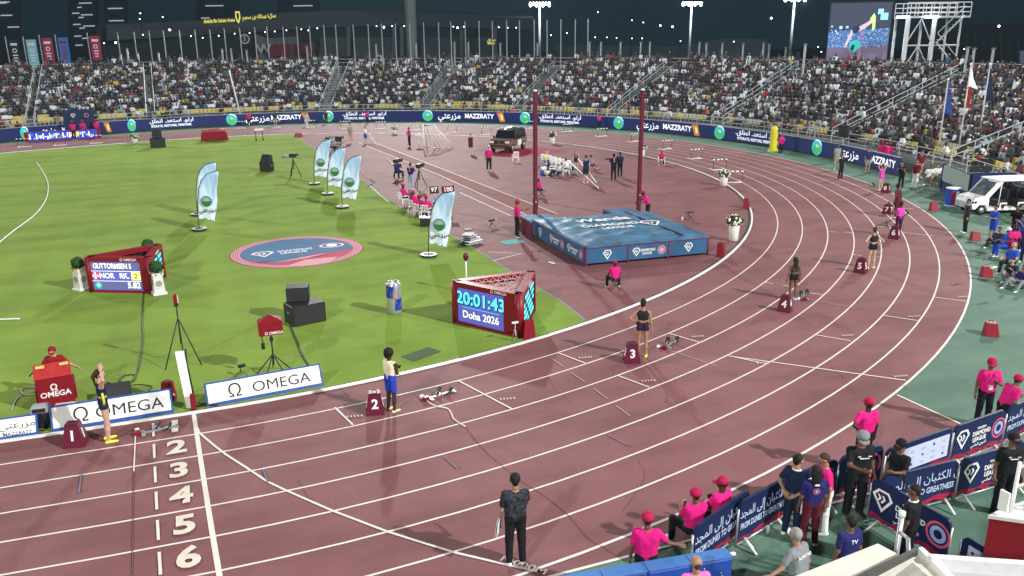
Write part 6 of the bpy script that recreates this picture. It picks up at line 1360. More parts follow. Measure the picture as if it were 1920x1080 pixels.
t = thing('drinks_bin', 'blue and red drinks barrel beside the navy booth', 'barrel', at(1783, 386), 0); b = MB(); b.lathe([(.36, 0), (.37, .05), (.37, 1.0), (.39, 1.04)], BLUV, 20); b.obj('barrel', t); b = MB(); b.lathe([(.395, .0), (.40, .03), (.395, .06)], WHITE, 20, None, (0, 0, 1.02)); b.lathe([(.385, .0), (.385, .05)], WHITE, 20, None, (0, 0, .02)); b.obj('rim', t)
b = MB()
for a0, m_ in ((-2.6, REDC), (-1.9, WHITE), (-.9, PALEB)): b.add([(.376 * math.cos(a0 + .55 * j / 4), .376 * math.sin(a0 + .55 * j / 4), z) for z in (.12, .92) for j in range(5)], [(j, j + 1, 6 + j, 5 + j) for j in range(4)], m_)
b.obj('printed_band', t)
# cart
a = at(1836, 404); c = at(1929, 400); r_ = (c - a).normalized(); t = thing('electric_cart', 'white open-sided electric cart with two passengers, nose to the left', 'cart', a, math.atan2(r_.y, r_.x)); t.scale = (.93, .93, .93)
b = MB(); prof = [(-.45, .35), (-.55, .75), (-.35, 1.05), (.25, 1.15), (1.0, 1.95), (1.3, 2.05), (1.35, 1.95), (.55, 1.05), (.55, .45), (.35, .62), (-.05, .62), (-.25, .40)]
for y0 in (0.05, 1.45): b.add([(x, y0 + k * .08, z) for k in (0, 1) for x, z in prof], [tuple(range(11, -1, -1)), tuple(range(12, 24))] + [(i, (i + 1) % 12, 12 + (i + 1) % 12, 12 + i) for i in range(12)], WHITE)
b.add([(-.45, .1, .35), (-.55, .1, .75), (-.35, .1, 1.05), (.25, .1, 1.15), (-.45, 1.5, .35), (-.55, 1.5, .75), (-.35, 1.5, 1.05), (.25, 1.5, 1.15)], [(0, 1, 5, 4), (1, 2, 6, 5), (2, 3, 7, 6)], mat('cart_nose', (.55, .55, .56), .35, .5, 7)); b.obj('body_shell', t)
b = MB(); b.add([(.22, .14, 1.16), (.22, 1.44, 1.16), (.97, 1.40, 1.93), (.97, .18, 1.93)], [(0, 1, 2, 3)], mat('windscreen_glass', (.10, .13, .14), .08, .5, 3, spec=.9)); b.obj('windscreen', t)
b = MB(); b.box((3.2, .78, 2.03), (4.5, 1.62, .12), WHITE, bev=.05); b.obj('roof', t); text('ISUZU' if False else 'M A Z D', .22, BLACK, frame((2.6, -.04, 2.03), (1, 0, 0), (0, 0, 1)), t) if False else None
b = MB(); b.box((3.0, .78, .30), (5.0, 1.5, .16), WHITE, bev=.04); b.obj('floor', t)
for k, x in enumerate((1.55, 2.75, 3.9)): b = MB(); b.box((x, .8, .62), (.5, 1.3, .46), BLACK, bev=.05); b.box((x + .28, .8, 1.15), (.14, 1.3, .75), BLACK, bev=.05); b.obj('seat', t); b = MB(); b.box((x, .08, .52), (.48, .04, .36), WHITE, bev=.01); b.box((x - .05, .055, .5), (.2, .02, .22), BLACK); b.box((x + .12, .055, .56), (.12, .02, .1), REDC); b.obj('side_panel', t)
for x in (1.2, 2.35, 3.4, 4.6): MB().tube([(x, .08, .35), (x + .05, .08, 1.98)], .03, WHITE if x < 2 else BLACK, 6).obj('pillar', t)
b = MB(); b.box((3.75, .05, 1.55), (.75, .03, .7), mat('cart_window', (.25, .30, .28), .3, .1)); b.box((3.75, .02, 1.3), (.7, .02, .28), REDC); b.obj('rear_panel', t)
for x in (.12, 4.2):
    for y0 in (.12, 1.45): o = MB().lathe([(.24, -.09), (.31, -.07), (.31, .07), (.24, .09)], RUB, 18, frame((x, y0, .31), (1, 0, 0), (0, 0, 1))).obj('wheel', t); MB().lathe([(.19, -.1), (.17, .1)], STEEL, 8, frame((x, y0 - .01, .31), (1, 0, 0), (0, 0, 1))).obj('rim', o)
b = MB()
for x in (-.2, 0): b.ball((x - .33, .03, .80), .07, GLASS, 8)
b.obj('headlight', t)
# yellow inflatable
t = thing('inflatable_post', 'bright yellow bulging inflatable post standing on the green apron', 'inflatable', at(1449, 284), 0); Hh = top_z(at(1449, 284), 236); YI = mat('inflatable_yellow', (.62, .60, .04), .4, .08)
b = MB(); b.lathe([(.36, 0), (.42, .15), (.30, .45), (.38, .75), (.26, 1.05), (.36, 1.35), (.28, Hh * .8), (.32, Hh * .9), (.12, Hh)], YI, 14); b.obj('body', t); MB().box((0, -.05, .05), (.9, .5, .1), YI, bev=.04).obj('base', t)
# black monitors on stands along the wall
for x, y, ty, lab in [(1577, 300, 234, 'black speaker on a stand behind the lettered board'), (1843, 352, 296, 'black speaker on a stand behind the navy booth')]:
    q = at(x, y); H = top_z(q, ty); t = thing('stand_speaker', lab, 'loudspeaker', q, fc(120)); MB().box((0, 0, H - .5), (.75, .6, .95), BLACK, bev=.04).obj('cabinet', t); tripod(t, H - 1.2, .5, STEEL, r=.025); MB().tube([(0, 0, H - 1.3), (0, 0, H - .9)], .03, STEEL, 6).obj('mast', t)
# flagpoles in front of the right stand
for x, y, tx, ty, lab, cols in [(1754, 300, 1775, 150, 'leftmost of three tall poles in front of the right stand, with a blue flag', (mat('flag_blue_dark', (.015, .05, .20), .7),)), (1790, 310, 1812, 122, 'middle of three tall poles before the right stand, with a white and maroon flag', (WHT, REDC)), (1826, 300, 1848, 122, 'rightmost of three tall poles in front of the right stand, with a dark blue flag', (NVY,))]:
    q = at(x, y + 20); H = top_z(q, ty); t = thing('flagpole', lab, 'flagpole', q, 0, 'tall flagpoles before the right stand'); MB().tube([(0, 0, 0), (0, 0, H)], [.06, .04], mat('pole_grey', (.42, .44, .44), .4, .08), 8).obj('pole', t); MB().ball((0, 0, H + .06), .09, WHITE, 8).obj('finial', t)
    for k, m_ in enumerate(cols):
        z1 = H - .1 - k * 1.3; z0 = z1 - (2.2 if len(cols) == 1 else 1.3); b = MB(); vs = []; N = 8
        for j in range(N + 1):
            for i in range(5): u = i / 4; v = j / N; w_ = (.15 + .75 * v) if k == 0 else .55; vs.append((.05 + w_ * u * (1 if k == 0 else .8), .08 * math.sin(u * 7 + v * 3) * u, z1 + (z0 - z1) * v - .25 * u))
        b.add(vs, [(j * 5 + i, j * 5 + i + 1, (j + 1) * 5 + i + 1, (j + 1) * 5 + i) for j in range(N) for i in range(4)], m_, True); b.obj('flag', t)
# metal fence in front of the stand on the right
rm = MB()
# ================================================================== BEHIND THE STAND
FAR = mat('far_wall', (.10, .112, .12), .9, .1, .05); FARD = mat('far_wall_dark', (.038, .043, .047), .9, .15, .05); FARL = mat('far_wall_pale', (.20, .22, .22), .9, .1, .1); FRED = mat('far_red_sign', (.20, .012, .02), .7, .1, .3, emit=.08)
LAMPM = mat('lamp_glow', (.95, .98, 1.0), .5, 0, emit=9); STRIPM = mat('window_glow', (.65, .75, .8), .5, 0, emit=.6); SIGNY = mat('sign_yellow', (.8, .75, .12), .5, 0, emit=.8); GLOWW = mat('dim_glow', (.6, .7, .75), .5, 0, emit=.4)
def slab(pxs, D, depth, m, nm, t, zmin=None):
    """a real volume whose front face spans the given picture corners at distance D"""
    P_ = [ray(x, y, D) for x, y in pxs]; 
    if zmin is not None: P_ = [p if k < len(pxs) - 2 else Vector((p.x, p.y, zmin)) for k, p in enumerate(P_)]
    c = sum(P_, Vector()) / len(P_); bk = Vector((c.x - CAM[0], c.y - CAM[1], 0)).normalized() * depth
    n = len(P_); vs = [p for p in P_] + [p + bk for p in P_]
    b = MB(); b.add([v - Vector(t.location) for v in vs], [tuple(range(n - 1, -1, -1)), tuple(range(n, 2 * n))] + [(i, (i + 1) % n, n + (i + 1) % n, n + i) for i in range(n)], m); return b.obj(nm, t)
t = thing('arena_building', 'long low grey arena hall with yellow lettering beyond the stand', 'building', tuple(ray(560, 110, 240).xy), 0)
slab([(180, 44), (340, 40), (545, 24), (760, 19), (1000, 30), (1000, 140), (180, 140)], 246, 40, FARD, 'wall', t, 0)
slab([(200, 46), (380, 38), (545, 22), (650, 19), (650, 50), (545, 55), (380, 66), (200, 76)], 240, 8, FAR, 'fascia', t)
slab([(650, 19), (780, 22), (1000, 34), (1000, 56), (780, 48), (650, 50)], 240.5, 8, FAR, 'fascia', t)
slab([(480, 64), (500, 72), (560, 68), (565, 108), (480, 118)], 236, 4, FARL, 'porch', t); slab([(500, 84), (545, 82), (545, 104), (500, 106)], 234, 1, FRED, 'shop_front', t); slab([(552, 82), (590, 80), (590, 102), (552, 104)], 234, 1, FRED, 'shop_front', t)
for x0, x1 in ((600, 650), (665, 735), (790, 860), (870, 920)): slab([(x0, 70), (x1, 70), (x1, 106), (x0, 106)], 238, 1, FAR, 'panel', t)
for x in (650, 735, 750, 862, 925): slab([(x, 50), (x + 7, 50), (x + 7, 106), (x, 106)], 237, 2, FARL, 'column', t)
def far_text(s, px, py, D, h, m, t, sx=1.0):
    p = ray(px, py, D); F = frame(p - Vector(t.location), Vector((RT[0], RT[1], .045)), (0, 0, 1)); return text(s, h, m, F, t, .03, sx)
far_text('Abdulla Bin Suhaim Arena', 411, 39, 238, 1.25, SIGNY, t, .62); far_text('صالة عبدالله بن سحيم', 486, 31, 238, 1.35, SIGNY, t, .72)
p = ray(446, 32, 238); b = MB(); F = frame(p - Vector(t.location), Vector((RT[0], RT[1], 0)), (0, 0, 1)); b.add([F @ Vector(q_) for q_ in [(x_ * .62, y_ * .62, 0) for x_, y_ in [(-1.0, 2.3), (1.0, 2.3), (1.1, 0), (.6, -1.8), (0, -2.6), (-.6, -1.8), (-1.1, 0), (-.5, 1.6), (.5, 1.6), (.5, 0), (.25, -1.0), (0, -1.5), (-.25, -1.0), (-.5, 0)]]], [(i, (i + 1) % 7, 7 + (i + 1) % 7, 7 + i) for i in range(7)], SIGNY); b.obj('crest', t)
far_text('W', 495, 92, 233, 3.0, WHITE, t, 1.2); 
b = MB(); b.ringdisc(.9, 1.3, WHITE, frame(ray(459, 73, 234) - Vector(t.location), Vector((RT[0], RT[1], 0)), (0, 0, 1)), 16); b.obj('round_sign', t); far_text('S', 459, 73, 233.8, 1.6, WHITE, t)
far_text('مدخل', 921, 75, 232, 1.0, SIGNY, t); far_text('Entry', 921, 81, 232, .9, SIGNY, t)
t = thing('concrete_column', 'tall thick pale column rising beyond the stand left of the centre', 'column', tuple(ray(773, 110, 160).xy), 0)
MB().tube([(0, 0, 0), (0, 0, 24)], 1.02, FARL, 16).obj('shaft', t)
for nm, xs, y0, D, bars, lab in [('tower', (-60, 40), -30, 420, [(0, 6, 25), (12, 29, 22), (25, 51, 22), (8, 4, 20)], 'dark tower block with white window strips at the far left'), ('tower', (128, 185), -30, 460, [(160, 6, 24), (149, 14, 8), (142, 25, 14), (163, 28, 22), (152, 33, 10), (144, 46, 14), (167, 49, 22), (154, 53, 10), (146, 68, 14), (160, 72, 12), (148, 85, 14)], 'dark tower block with staggered white window strips'), ('tower', (196, 240), -30, 440, [(216, 16, 28), (218, 39, 28), (221, 62, 28), (224, 79, 24)], 'narrow dark tower block with four white strips'), ('tower', (368, 450), -30, 500, [(402, 11, 34), (385, 34, 16)], 'dark tower block above the arena roof'), ('tower', (520, 600), -30, 520, [(568, 11, 36)], 'dark tower block behind the arena roof')]:
    t = thing(nm, lab, 'tower block', tuple(ray((xs[0] + xs[1]) / 2, 110, D).xy), 0); slab([(xs[0], y0), (xs[1], y0), (xs[1], 120), (xs[0], 120)], D, 25, mat('night_tower', (.045, .055, .065), .8, .2, .02), 'wall', t, 0)
    for x, y, w_ in bars: slab([(x - w_ / 2, y - 1.0), (x + w_ / 2, y - 1.5), (x + w_ / 2, y + .4), (x - w_ / 2, y + .9)], D - 1, .6, STRIPM, 'lit_window_strip', t)
for xs in ((369, 372), (524, 544), (128, 131)):
    for x in xs: 
        pass
t = thing('warehouse', 'dark flat-roofed building beyond the right end of the stand', 'building', tuple(ray(1850, 130, 190).xy), 0); slab([(1690, 60), (1800, 58), (1800, 46), (1960, 46), (1960, 160), (1690, 150)], 190, 40, FARD, 'wall', t, 0)
for k in range(16): slab([(1700 + k * 16, 66), (1702 + k * 16, 66), (1702 + k * 16, 140), (1700 + k * 16, 140)], 189.8, .3, FAR, 'cladding_rib', t)
slab([(1912, 95), (1940, 95), (1940, 140), (1912, 140)], 150, 1, PALEB, 'glazed_panel', t)
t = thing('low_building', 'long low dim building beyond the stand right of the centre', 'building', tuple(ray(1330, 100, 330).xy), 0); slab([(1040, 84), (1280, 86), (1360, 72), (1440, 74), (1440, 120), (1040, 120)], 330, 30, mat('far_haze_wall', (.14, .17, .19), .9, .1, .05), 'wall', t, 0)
# floodlight masts
for i, (x, y, w_, D, lab) in enumerate([(1012, 9, 5, 250, 'floodlight mast with a bright lamp cluster above the centre of the stand'), (1297, 8, 4, 270, 'floodlight mast with a bright lamp cluster right of the vault uprights'), (1490, -1, 4, 250, 'floodlight mast rising out of the top of the picture')]):
    p = ray(x, y, D); t = thing('floodlight_mast', lab, 'floodlight', (p.x, p.y, 0), math.atan2(RT[1], RT[0]), 'floodlight masts beyond the stand')
    MB().tube([(0, 0, 0), (0, 0, p.z)], [.45, .25], mat('mast_grey', (.5, .53, .53), .5, .05), 10).obj('mast', t); MB().box((0, 0, p.z), (6.4, .5, .25), STEEL).obj('cross_beam', t)
    for k in range(7):
        for s_ in (0, 1):
            if s_ and k % 2: continue
            b = MB(); b.lathe([(.24, 0), (.34, .25)], LAMPM, 8, frame(((k - 3) * .9, -.35, p.z + .35 - .75 * s_), (1, 0, 0), (0, .5, 1))); b.obj('lamp', t)
    l = bpy.data.lights.new('mast_light', 'POINT'); l.energy = 11000; l.shadow_soft_size = 1.5; l.color = (.85, .95, 1); o = bpy.data.objects.new('mast_light', l); COL.objects.link(o); o.location = p + Vector((-1.5, -3.5, .4))
# distant street lamps
sl = [(195, 81), (217, 80), (268, 65), (318, 56), (358, 68), (380, 71), (410, 67), (440, 63), (468, 62), (497, 60), (515, 59), (537, 57), (565, 55), (578, 57), (595, 53), (706, 49), (720, 51), (735, 49), (758, 49), (850, 50), (858, 52), (870, 50), (935, 51), (952, 52), (968, 52), (1033, 66), (1063, 62), (1116, 70), (1138, 70), (1156, 71), (1185, 72), (1204, 72), (1121, 23), (1185, 38), (1206, 42), (1238, 48), (1261, 50), (1276, 77), (1376, 78), (1446, 34), (1534, 88), (1540, 97), (1808, 92), (1873, 49), (305, 32), (263, 25), (262, 36)]
for i, (x, y) in enumerate(sorted(sl)):
    D = 205 if x < 1000 else 228; big = (x, y) in ((318, 56), (217, 80), (1238, 48), (1261, 50), (1446, 34), (1873, 49), (720, 51), (858, 52)); 
    if x > 1500: D = 150
    p = ray(x, y, D); t = thing('street_lamp', 'small glowing street lamp beyond the stand, %s from the left' % ordn(i), 'street lamp', (p.x, p.y, 0), 0, 'street lamps beyond the stand'); MB().ball((0, 0, p.z), (.22 if big else .115) * D / 205, LAMPM, 6).obj('lamp', t); MB().tube([(0, 0, 0), (0, 0, p.z - .1)], .07, FARD, 5).obj('post', t)
# bare flagpoles behind the stand
fp = [(10, 70, 0), (43, 70, 1), (73, 67, 2), (103, 66, 3), (163, 63, 4)] + [(x, y, -1) for x, y in [(220, 62), (251, 61), (279, 59), (306, 59), (336, 58), (365, 57), (393, 57), (420, 55), (449, 54), (477, 53), (500, 52), (530, 52), (556, 51), (580, 50), (607, 49), (629, 48), (662, 48), (690, 47), (715, 46), (741, 46), (768, 45), (794, 44), (822, 44), (845, 43), (872, 42), (898, 42), (923, 41), (950, 40), (974, 40), (1002, 39), (1026, 39), (1052, 38), (1079, 38), (1103, 37)]]
FLAGC = [(NVY, WHT, 'navy'), (mat('flag_sky', (.25, .5, .6), .7), WHT, 'sky blue'), (mat('flag_crimson', (.35, .02, .08), .7), WHT, 'crimson'), (mat('flag_blue', (.05, .15, .45), .7), REDC, 'blue'), (mat('flag_crimson', (.35, .02, .08), .7), WHT, 'crimson')]
POLEM = mat('flagpole_white', (.30, .32, .32), .4, .05)
for i, (x, y, k) in enumerate(fp):
    D = 118 + (14 if x < 300 else 6 if x < 600 else 0); p = ray(x, y, D); t = thing('flagpole', ('white flagpole behind the stand with %s banner, %s from the left' % (FLAGC[k][2], ordn(i))) if k >= 0 else 'bare white flagpole behind the stand, %s from the left' % ordn(i), 'flagpole', (p.x, p.y, 0), math.atan2(RT[1], RT[0]), 'flagpoles behind the stand')
    MB().tube([(0, 0, 0), (0, 0, p.z)], [.10, .065], POLEM, 6).obj('pole', t); MB().ball((0, 0, p.z + .05), .09, POLEM, 6).obj('finial', t)
    if k >= 0:
        c1_, c2_, _ = FLAGC[k]; Hf = 3.6 if k < 4 else 3.2; MB().box((.95, 0, p.z - .3 - Hf / 2), (1.35, .04, Hf), c1_).obj('banner', t); b = MB()
        b.box((.95, -.03, p.z - .9), (.9, .02, .3), c2_); b.ringdisc(.18, .3, c2_, frame((.95, -.035, p.z - 1.7), (1, 0, 0), (0, 0, 1)), 12)
        for j in range(3): b.box((.95, -.03, p.z - 2.3 - j * .35), (.7 - .1 * j, .02, .16), c2_)
        b.obj('banner_print', t)
for i, (x, y) in enumerate([(226, 102), (258, 100), (297, 100), (416, 93), (462, 95), (575, 88), (705, 84), (780, 82), (852, 80), (938, 82), (1008, 82), (1106, 80), (1127, 80), (1164, 80), (1202, 80), (1219, 80), (1312, 80), (1325, 82), (1355, 82), (1394, 82), (1432, 82), (1443, 83), (1474, 90), (1510, 84), (1815, 90), (1827, 92), (1863, 92), (238, 92), (433, 92), (878, 80)]):
    D = 122 if x < 1500 else 95; p = ray(x, y, D); t = thing('floodlit_bollard', 'short pale post behind the top row of the stand, %s from the left' % ordn(i), 'post', (p.x, p.y, 0), 0, 'short posts behind the stand'); MB().tube([(0, 0, 0), (0, 0, p.z)], .12, POLEM, 6).obj('post', t)
    MB().box((0, 0, p.z + .06), (.3, .3, .12), FARL).obj('cap', t)
# white mast leaning line in front of the left stand
q = at(455, 214, .0); t = thing('white_mast', 'thin white mast standing in front of the left part of the stand', 'mast', tuple(at(455, 232).xy), 0); Hm = top_z(at(455, 232), 132); MB().tube([(0, 0, 0), (-.9, .4, Hm)], .08, WHITE, 6).obj('mast', t); MB().box((0, 0, .1), (.5, .5, .2), GREY).obj('foot', t)
# big screen
P0 = [ray(x, y, 112) for x, y in ((1549, 112), (1662, 108), (1664, 9), (1551, 7))]; rr_ = (P0[1] - P0[0]).normalized(); W_ = (P0[1] - P0[0]).length; H_ = (P0[3] - P0[0]).length
t = thing('video_screen', 'big video screen showing a pole vaulter above the right of the stand', 'screen', (P0[0].x, P0[0].y, 0), math.atan2(rr_.y, rr_.x)); Zb = P0[0].z
def em(n, c, e): return mat(n, c, .5, 0, emit=e)
V1 = em('video_dusk', (.05, .06, .10), .6); V2 = em('video_crowd', (.07, .16, .36), .9); V3 = em('video_track', (.15, .12, .20), .7); V4 = em('video_skin', (.60, .48, .50), .9); V5 = em('video_lime', (.55, .85, .25), 1); V6 = em('video_teal', (.03, .50, .45), .9); V7 = em('video_lamp', (.25, .55, 1.0), 1.3); V8 = em('video_pink', (.5, .10, .25), .9); V9 = em('video_navy', (.02, .03, .10), .6)
MB().box((W_ / 2, .4, Zb + H_ / 2), (W_ + .3, .7, H_ + .3), BLACK).obj('housing', t)
for x in (.5, W_ - .5): MB().box((x, .9, Zb / 2), (.4, .4, Zb), BLACK).obj('leg', t)
b = MB(); F = frame((0, .03, Zb), (1, 0, 0), (0, 0, 1)); S_ = lambda pts, m, z: b.add([F @ Vector((x * W_, y * H_, z)) for x, y in pts], [tuple(range(len(pts)))], m)
S_([(0, 0), (1, 0), (1, 1), (0, 1)], V1, 0); S_([(0, .16), (1, .22), (1, .56), (0, .50)], V2, .01); S_([(0, 0), (1, 0), (1, .26), (0, .20)], V3, .02); b.obj('picture', t)
b = MB(); r5 = random.Random(9)
for k in range(420): x, y = r5.random() * .98, .22 + r5.random() * .32; s_ = .006 + .010 * r5.random(); S_([(x, y), (x + s_, y), (x + s_, y + s_ * 1.2), (x, y + s_ * 1.2)], r5.choice([V9, V7, V2, V9, V4]), .03)
for x, y, s_ in ((.03, .58, .03), (.17, .55, .05), (.28, .56, .04), (.78, .80, .09), (.83, .70, .12), (.1, .5, .03)): S_([(x, y), (x + s_, y), (x + s_, y + s_), (x, y + s_)], V7, .035)
tag(b.obj('picture_crowd', t), kind='stuff')
b = MB(); S_([(.44, .55), (.62, .66), (.72, .74), (.74, .68), (.60, .56), (.50, .50)], V4, .05); S_([(.66, .72), (.72, .82), (.75, .76), (.76, .55), (.71, .50), (.71, .66)], V5, .055); S_([(.38, .56), (.46, .62), (.52, .55), (.46, .46), (.40, .48)], V9, .06); S_([(.27, .22), (.31, .22), (.42, .50), (.38, .54)], V4, .05); S_([(.36, .18), (.46, .14), (.58, .26), (.50, .36), (.38, .32)], V6, .065); S_([(.38, .18), (.44, .16), (.46, .26), (.41, .27)], V9, .07); S_([(.53, .0), (.55, 0), (.56, .62), (.54, .62)], V8, .045); b.obj('picture_vaulter', t)
# scaffold tower
p = ray(1742, 108, 106); t = thing('scaffold_tower', 'white steel camera tower with stairs beside the big screen', 'scaffold tower', (p.x, p.y, 0), math.atan2(RT[1], RT[0])); k_ = 106 / FPX * 1.0
TOP = ray(1742, 8, 106).z; MID = ray(1742, 30, 106).z; WH2 = mat('tower_white', (.66, .68, .70), .4, .05)
X = lambda px: (px - 1742) * 106 / FPX * 1.06
b = MB()
for px in (1703, 1743): b.tube([(X(px), 0, 0), (X(px), 0, MID - .2)], .26, WH2, 8); b.tube([(X(px), 3, 0), (X(px), 3, MID - .2)], .16, WH2, 8)
b.tube([(X(1783), 0, 0), (X(1783), 0, MID)], .12, WH2, 6); b.tube([(X(1783), 3, 0), (X(1783), 3, MID)], .12, WH2, 6); b.obj('column', t)
b = MB(); z_ = MID - .3
while z_ > 3: b.tube([(X(1703), 0, z_ - 2.7), (X(1723), 0, z_), (X(1743), 0, z_ - 2.7)], .10, WH2, 6); b.tube([(X(1703), 0, z_ - 2.8), (X(1785), 0, z_ - 2.8)], .09, WH2, 6); z_ -= 2.8
b.obj('bracing', t)
b = MB(); b.box((X(1748), 1.5, MID - .1), (X(1795) - X(1700), 3.4, .2), WH2); b.obj('platform', t); b = MB()
for y_ in (0, 3):
    for z_ in (MID + .4, MID + .9, MID + 1.4): b.tube([(X(1700), y_, z_), (X(1795), y_, z_)], .05, WH2, 5)
    for px in range(1700, 1800, 12): b.tube([(X(px), y_, MID), (X(px), y_, MID + 1.4)], .05, WH2, 5)
b.obj('guard_rail', t)
b = MB()
for s_ in range(3):
    z0, z1 = (MID - 2.8 * s_ - 2.8), MID - 2.8 * s_; xa, xb = (X(1748), X(1785)) if s_ % 2 == 0 else (X(1785), X(1748))
    b.tube([(xa, -.3, z0), (xb, -.3, z1)], .09, WH2, 6); b.tube([(xa, -.3, z0 + 1), (xb, -.3, z1 + 1)], .05, WH2, 6)
    for j in range(9): u = j / 9; b.box((xa + (xb - xa) * u, -.15, z0 + (z1 - z0) * u), (.28, .5, .06), WH2)
b.obj('stair_flight', t)
for px in (1692, 1735): MB().box((X(px), -.4, MID - .1), (1.3, .4, .3), LAMPM if px > 1700 else mat('lamp_violet', (.6, .6, 1.0), .5, 0, emit=2.5)).obj('work_lamp', t)
# ================================================================== FOREGROUND BARRIERS (bottom right)
BAN = mat('banner_print_navy', (.008, .016, .068), .5, .15, 1.5, bump=.15); BRED = mat('banner_red_edge', (.30, .008, .04), .6, .35, 6); TXB = mat('banner_sky_text', (.12, .30, .62), .6, 0)
def barrier(pa, pb, kind, label, z=1.08):
    A_, B_ = at(*pa, z), at(*pb, z); a = Vector((A_.x, A_.y, 0)); c = Vector((B_.x, B_.y, 0)); L = (c - a).length; t = thing('crowd_barrier', label, 'barrier', a, math.atan2((c - a).y, (c - a).x), 'navy bannered crowd barriers at the trackside')
    H = 1.08; r = .16; pts = [(0.02, .24), (L - .02, .24)]
    for cx, cz, a0 in ((L - r - .02, H - r, 0), (r + .02, H - r, PI / 2)):
        for j in range(6): q_ = a0 + PI / 2 * j / 5; pts.append((cx + r * math.cos(q_), cz + r * math.sin(q_)))
    F = frame((0, .0, 0), (1, 0, 0), (0, 0, 1)); b = MB(); b.prism(pts, .06, BAN, F, -.03); b.obj('banner', t)
    b = MB(); N = 14; lo = [(L * j / N * .98 + .01, .20 + .05 * math.sin(j * 2.1) + .04 * ((j * 7) % 3)) for j in range(N + 1)]; hi = [(x, .27 + .10 * (j / N if kind in ('dunes', 'sponsor') else .5) + .03 * math.sin(j * 1.3)) for j, (x, _) in enumerate(lo)]
    b.add([F @ Vector((x, z_, .034)) for x, z_ in lo + hi] , [(j, j + 1, N + 2 + j, N + 1 + j) for j in range(N)], BRED); b.obj('red_edge', t)
    b = MB(); b.tube([(0, 0, .1), (0, 0, H - .15)], .022, STEEL, 6); b.tube([(L, 0, .1), (L, 0, H - .15)], .022, STEEL, 6); b.tube([(0, 0, .14), (L, 0, .14)], .02, STEEL, 6); b.obj('frame', t)
    for x in (.25, L - .25): MB().tube([(x, -.02, .20), (x - .04, -.34, .015)], .024, WHITE, 6).obj('leg', t); MB().tube([(x, .02, .20), (x + .04, .34, .015)], .024, WHITE, 6).obj('leg', t)
    G_ = F @ Matrix.Translation((L / 2, .66, .035))
    if kind == 'dunes':
        text('من الكثبان إلى المجد', .27, mat('banner_pale_text', (.45, .52, .68), .6, 0), G_ @ Matrix.Translation((L * .06, .14, 0)), t, .0, L / 2.05); text('FROM DUNES TO GREATNESS', .19, mat('banner_pale_text', (.45, .52, .68), .6, 0), G_ @ Matrix.Translation((0, -.14, 0)), t, .012, L / 2.75)
    elif kind in ('league', 'league_only'):
        b = MB(); league_mark(b, WHITE, G_ @ Matrix.Translation((-L * .335, .03, 0)), .46); b.obj('diamond_emblem', t); b = MB()
        if kind == 'league': b.ringdisc(.21, .26, mat('emblem_rose2', (.60, .08, .16), .6, 0), G_ @ Matrix.Translation((L * .37, .0, 0)), 24); b.ringdisc(.09, .17, mat('emblem_steel', (.30, .36, .60), .6, 0), G_ @ Matrix.Translation((L * .37, .0, 0)), 20)
        if kind == 'league': b.obj('round_emblem', t)
        text('DIAMOND', .155, WHITE, G_ @ Matrix.Translation((L * .03, .05, 0)), t, .02, .9); text('LEAGUE', .155, WHITE, G_ @ Matrix.Translation((L * .00, -.10, 0)), t, .02, .9); text('الدوري الماسي', .10, WHITE, G_ @ Matrix.Translation((L * .0, -.235, 0)), t, .005); text('WANDA', .085, WHITE, G_ @ Matrix.Translation((L * .02, .18, 0)), t, .01)
    elif kind == 'sponsor':
        b = MB(); b.box((L * .54, .68, .036), (L * .80, .54, .01), mat('sponsor_white', (.50, .55, .75), .5, .05), F); b.obj('sponsor_panel', t); b = MB(); r6 = random.Random(int(L * 100))
        for i in range(5):
            for j in range(3):
                x, z_ = L * (.22 + .16 * i), .84 - .16 * j
                if (i + j) % 3 == 0: b.ringdisc(0, .035, r6.choice([NAVY, BLUEF, REDC]), F @ Matrix.Translation((x, z_, .045)), 10)
                else: b.box((x, z_, .043), (.13, .02, .003), GREY, F); b.box((x, z_ - .035, .043), (.09, .012, .003), GREY, F)
        b.obj('sponsor_marks', t)
    elif kind == 'badge':
        b = MB(); b.ringdisc(.22, .28, mat('emblem_rose2', (.60, .08, .16), .6, 0), G_ @ Matrix.Translation((L * .25, .0, 0)), 24); b.ringdisc(.10, .18, mat('emblem_steel', (.3, .36, .6), .6, 0), G_ @ Matrix.Translation((L * .25, 0, 0)), 20); b.obj('emblem', t)
    return t
for pa, pb, k, lab in [((1300, 990), (1405, 915), 'dunes', 'nearest navy banner lettered FROM DUNES behind two perched officials'), ((1386, 942), (1478, 892), 'dunes', 'second navy banner lettered FROM DUNES next to the white tote bag'), ((1480, 892), (1572, 858), 'dunes', 'navy banner mostly hidden behind the standing group'), ((1574, 858), (1657, 832), 'badge', 'navy banner with a round red emblem behind the security guard'),
                        ((1662, 843), (1787, 800), 'sponsor', 'navy banner framing a white sponsor panel'), ((1790, 800), (1887, 766), 'league', 'navy banner with diamond mark and round emblem below the pink officials'), ((1890, 765), (1975, 728), 'dunes', 'navy banner cut off by the right edge, front row'),
                        ((1652, 896), (1798, 860), 'dunes', 'inner navy banner lettered TO GREATNESS behind the man in black T-shirt'), ((1802, 861), (1925, 826), 'league_only', 'inner navy banner with a diamond mark beside the right-hand guard'), ((1637, 893), (1788, 976), 'league', 'angled navy banner with large diamond mark and round emblem'), ((1806, 1000), (1925, 1070), 'sponsor', 'angled navy banner with a pale panel at the bottom right')]:
    barrier(pa, pb, k, lab)
a, c = at(1040, 1084, 1.12), at(1363, 1029, 1.12); a = Vector((a.x, a.y, 0)); c = Vector((c.x, c.y, 0)); L = (c - a).length
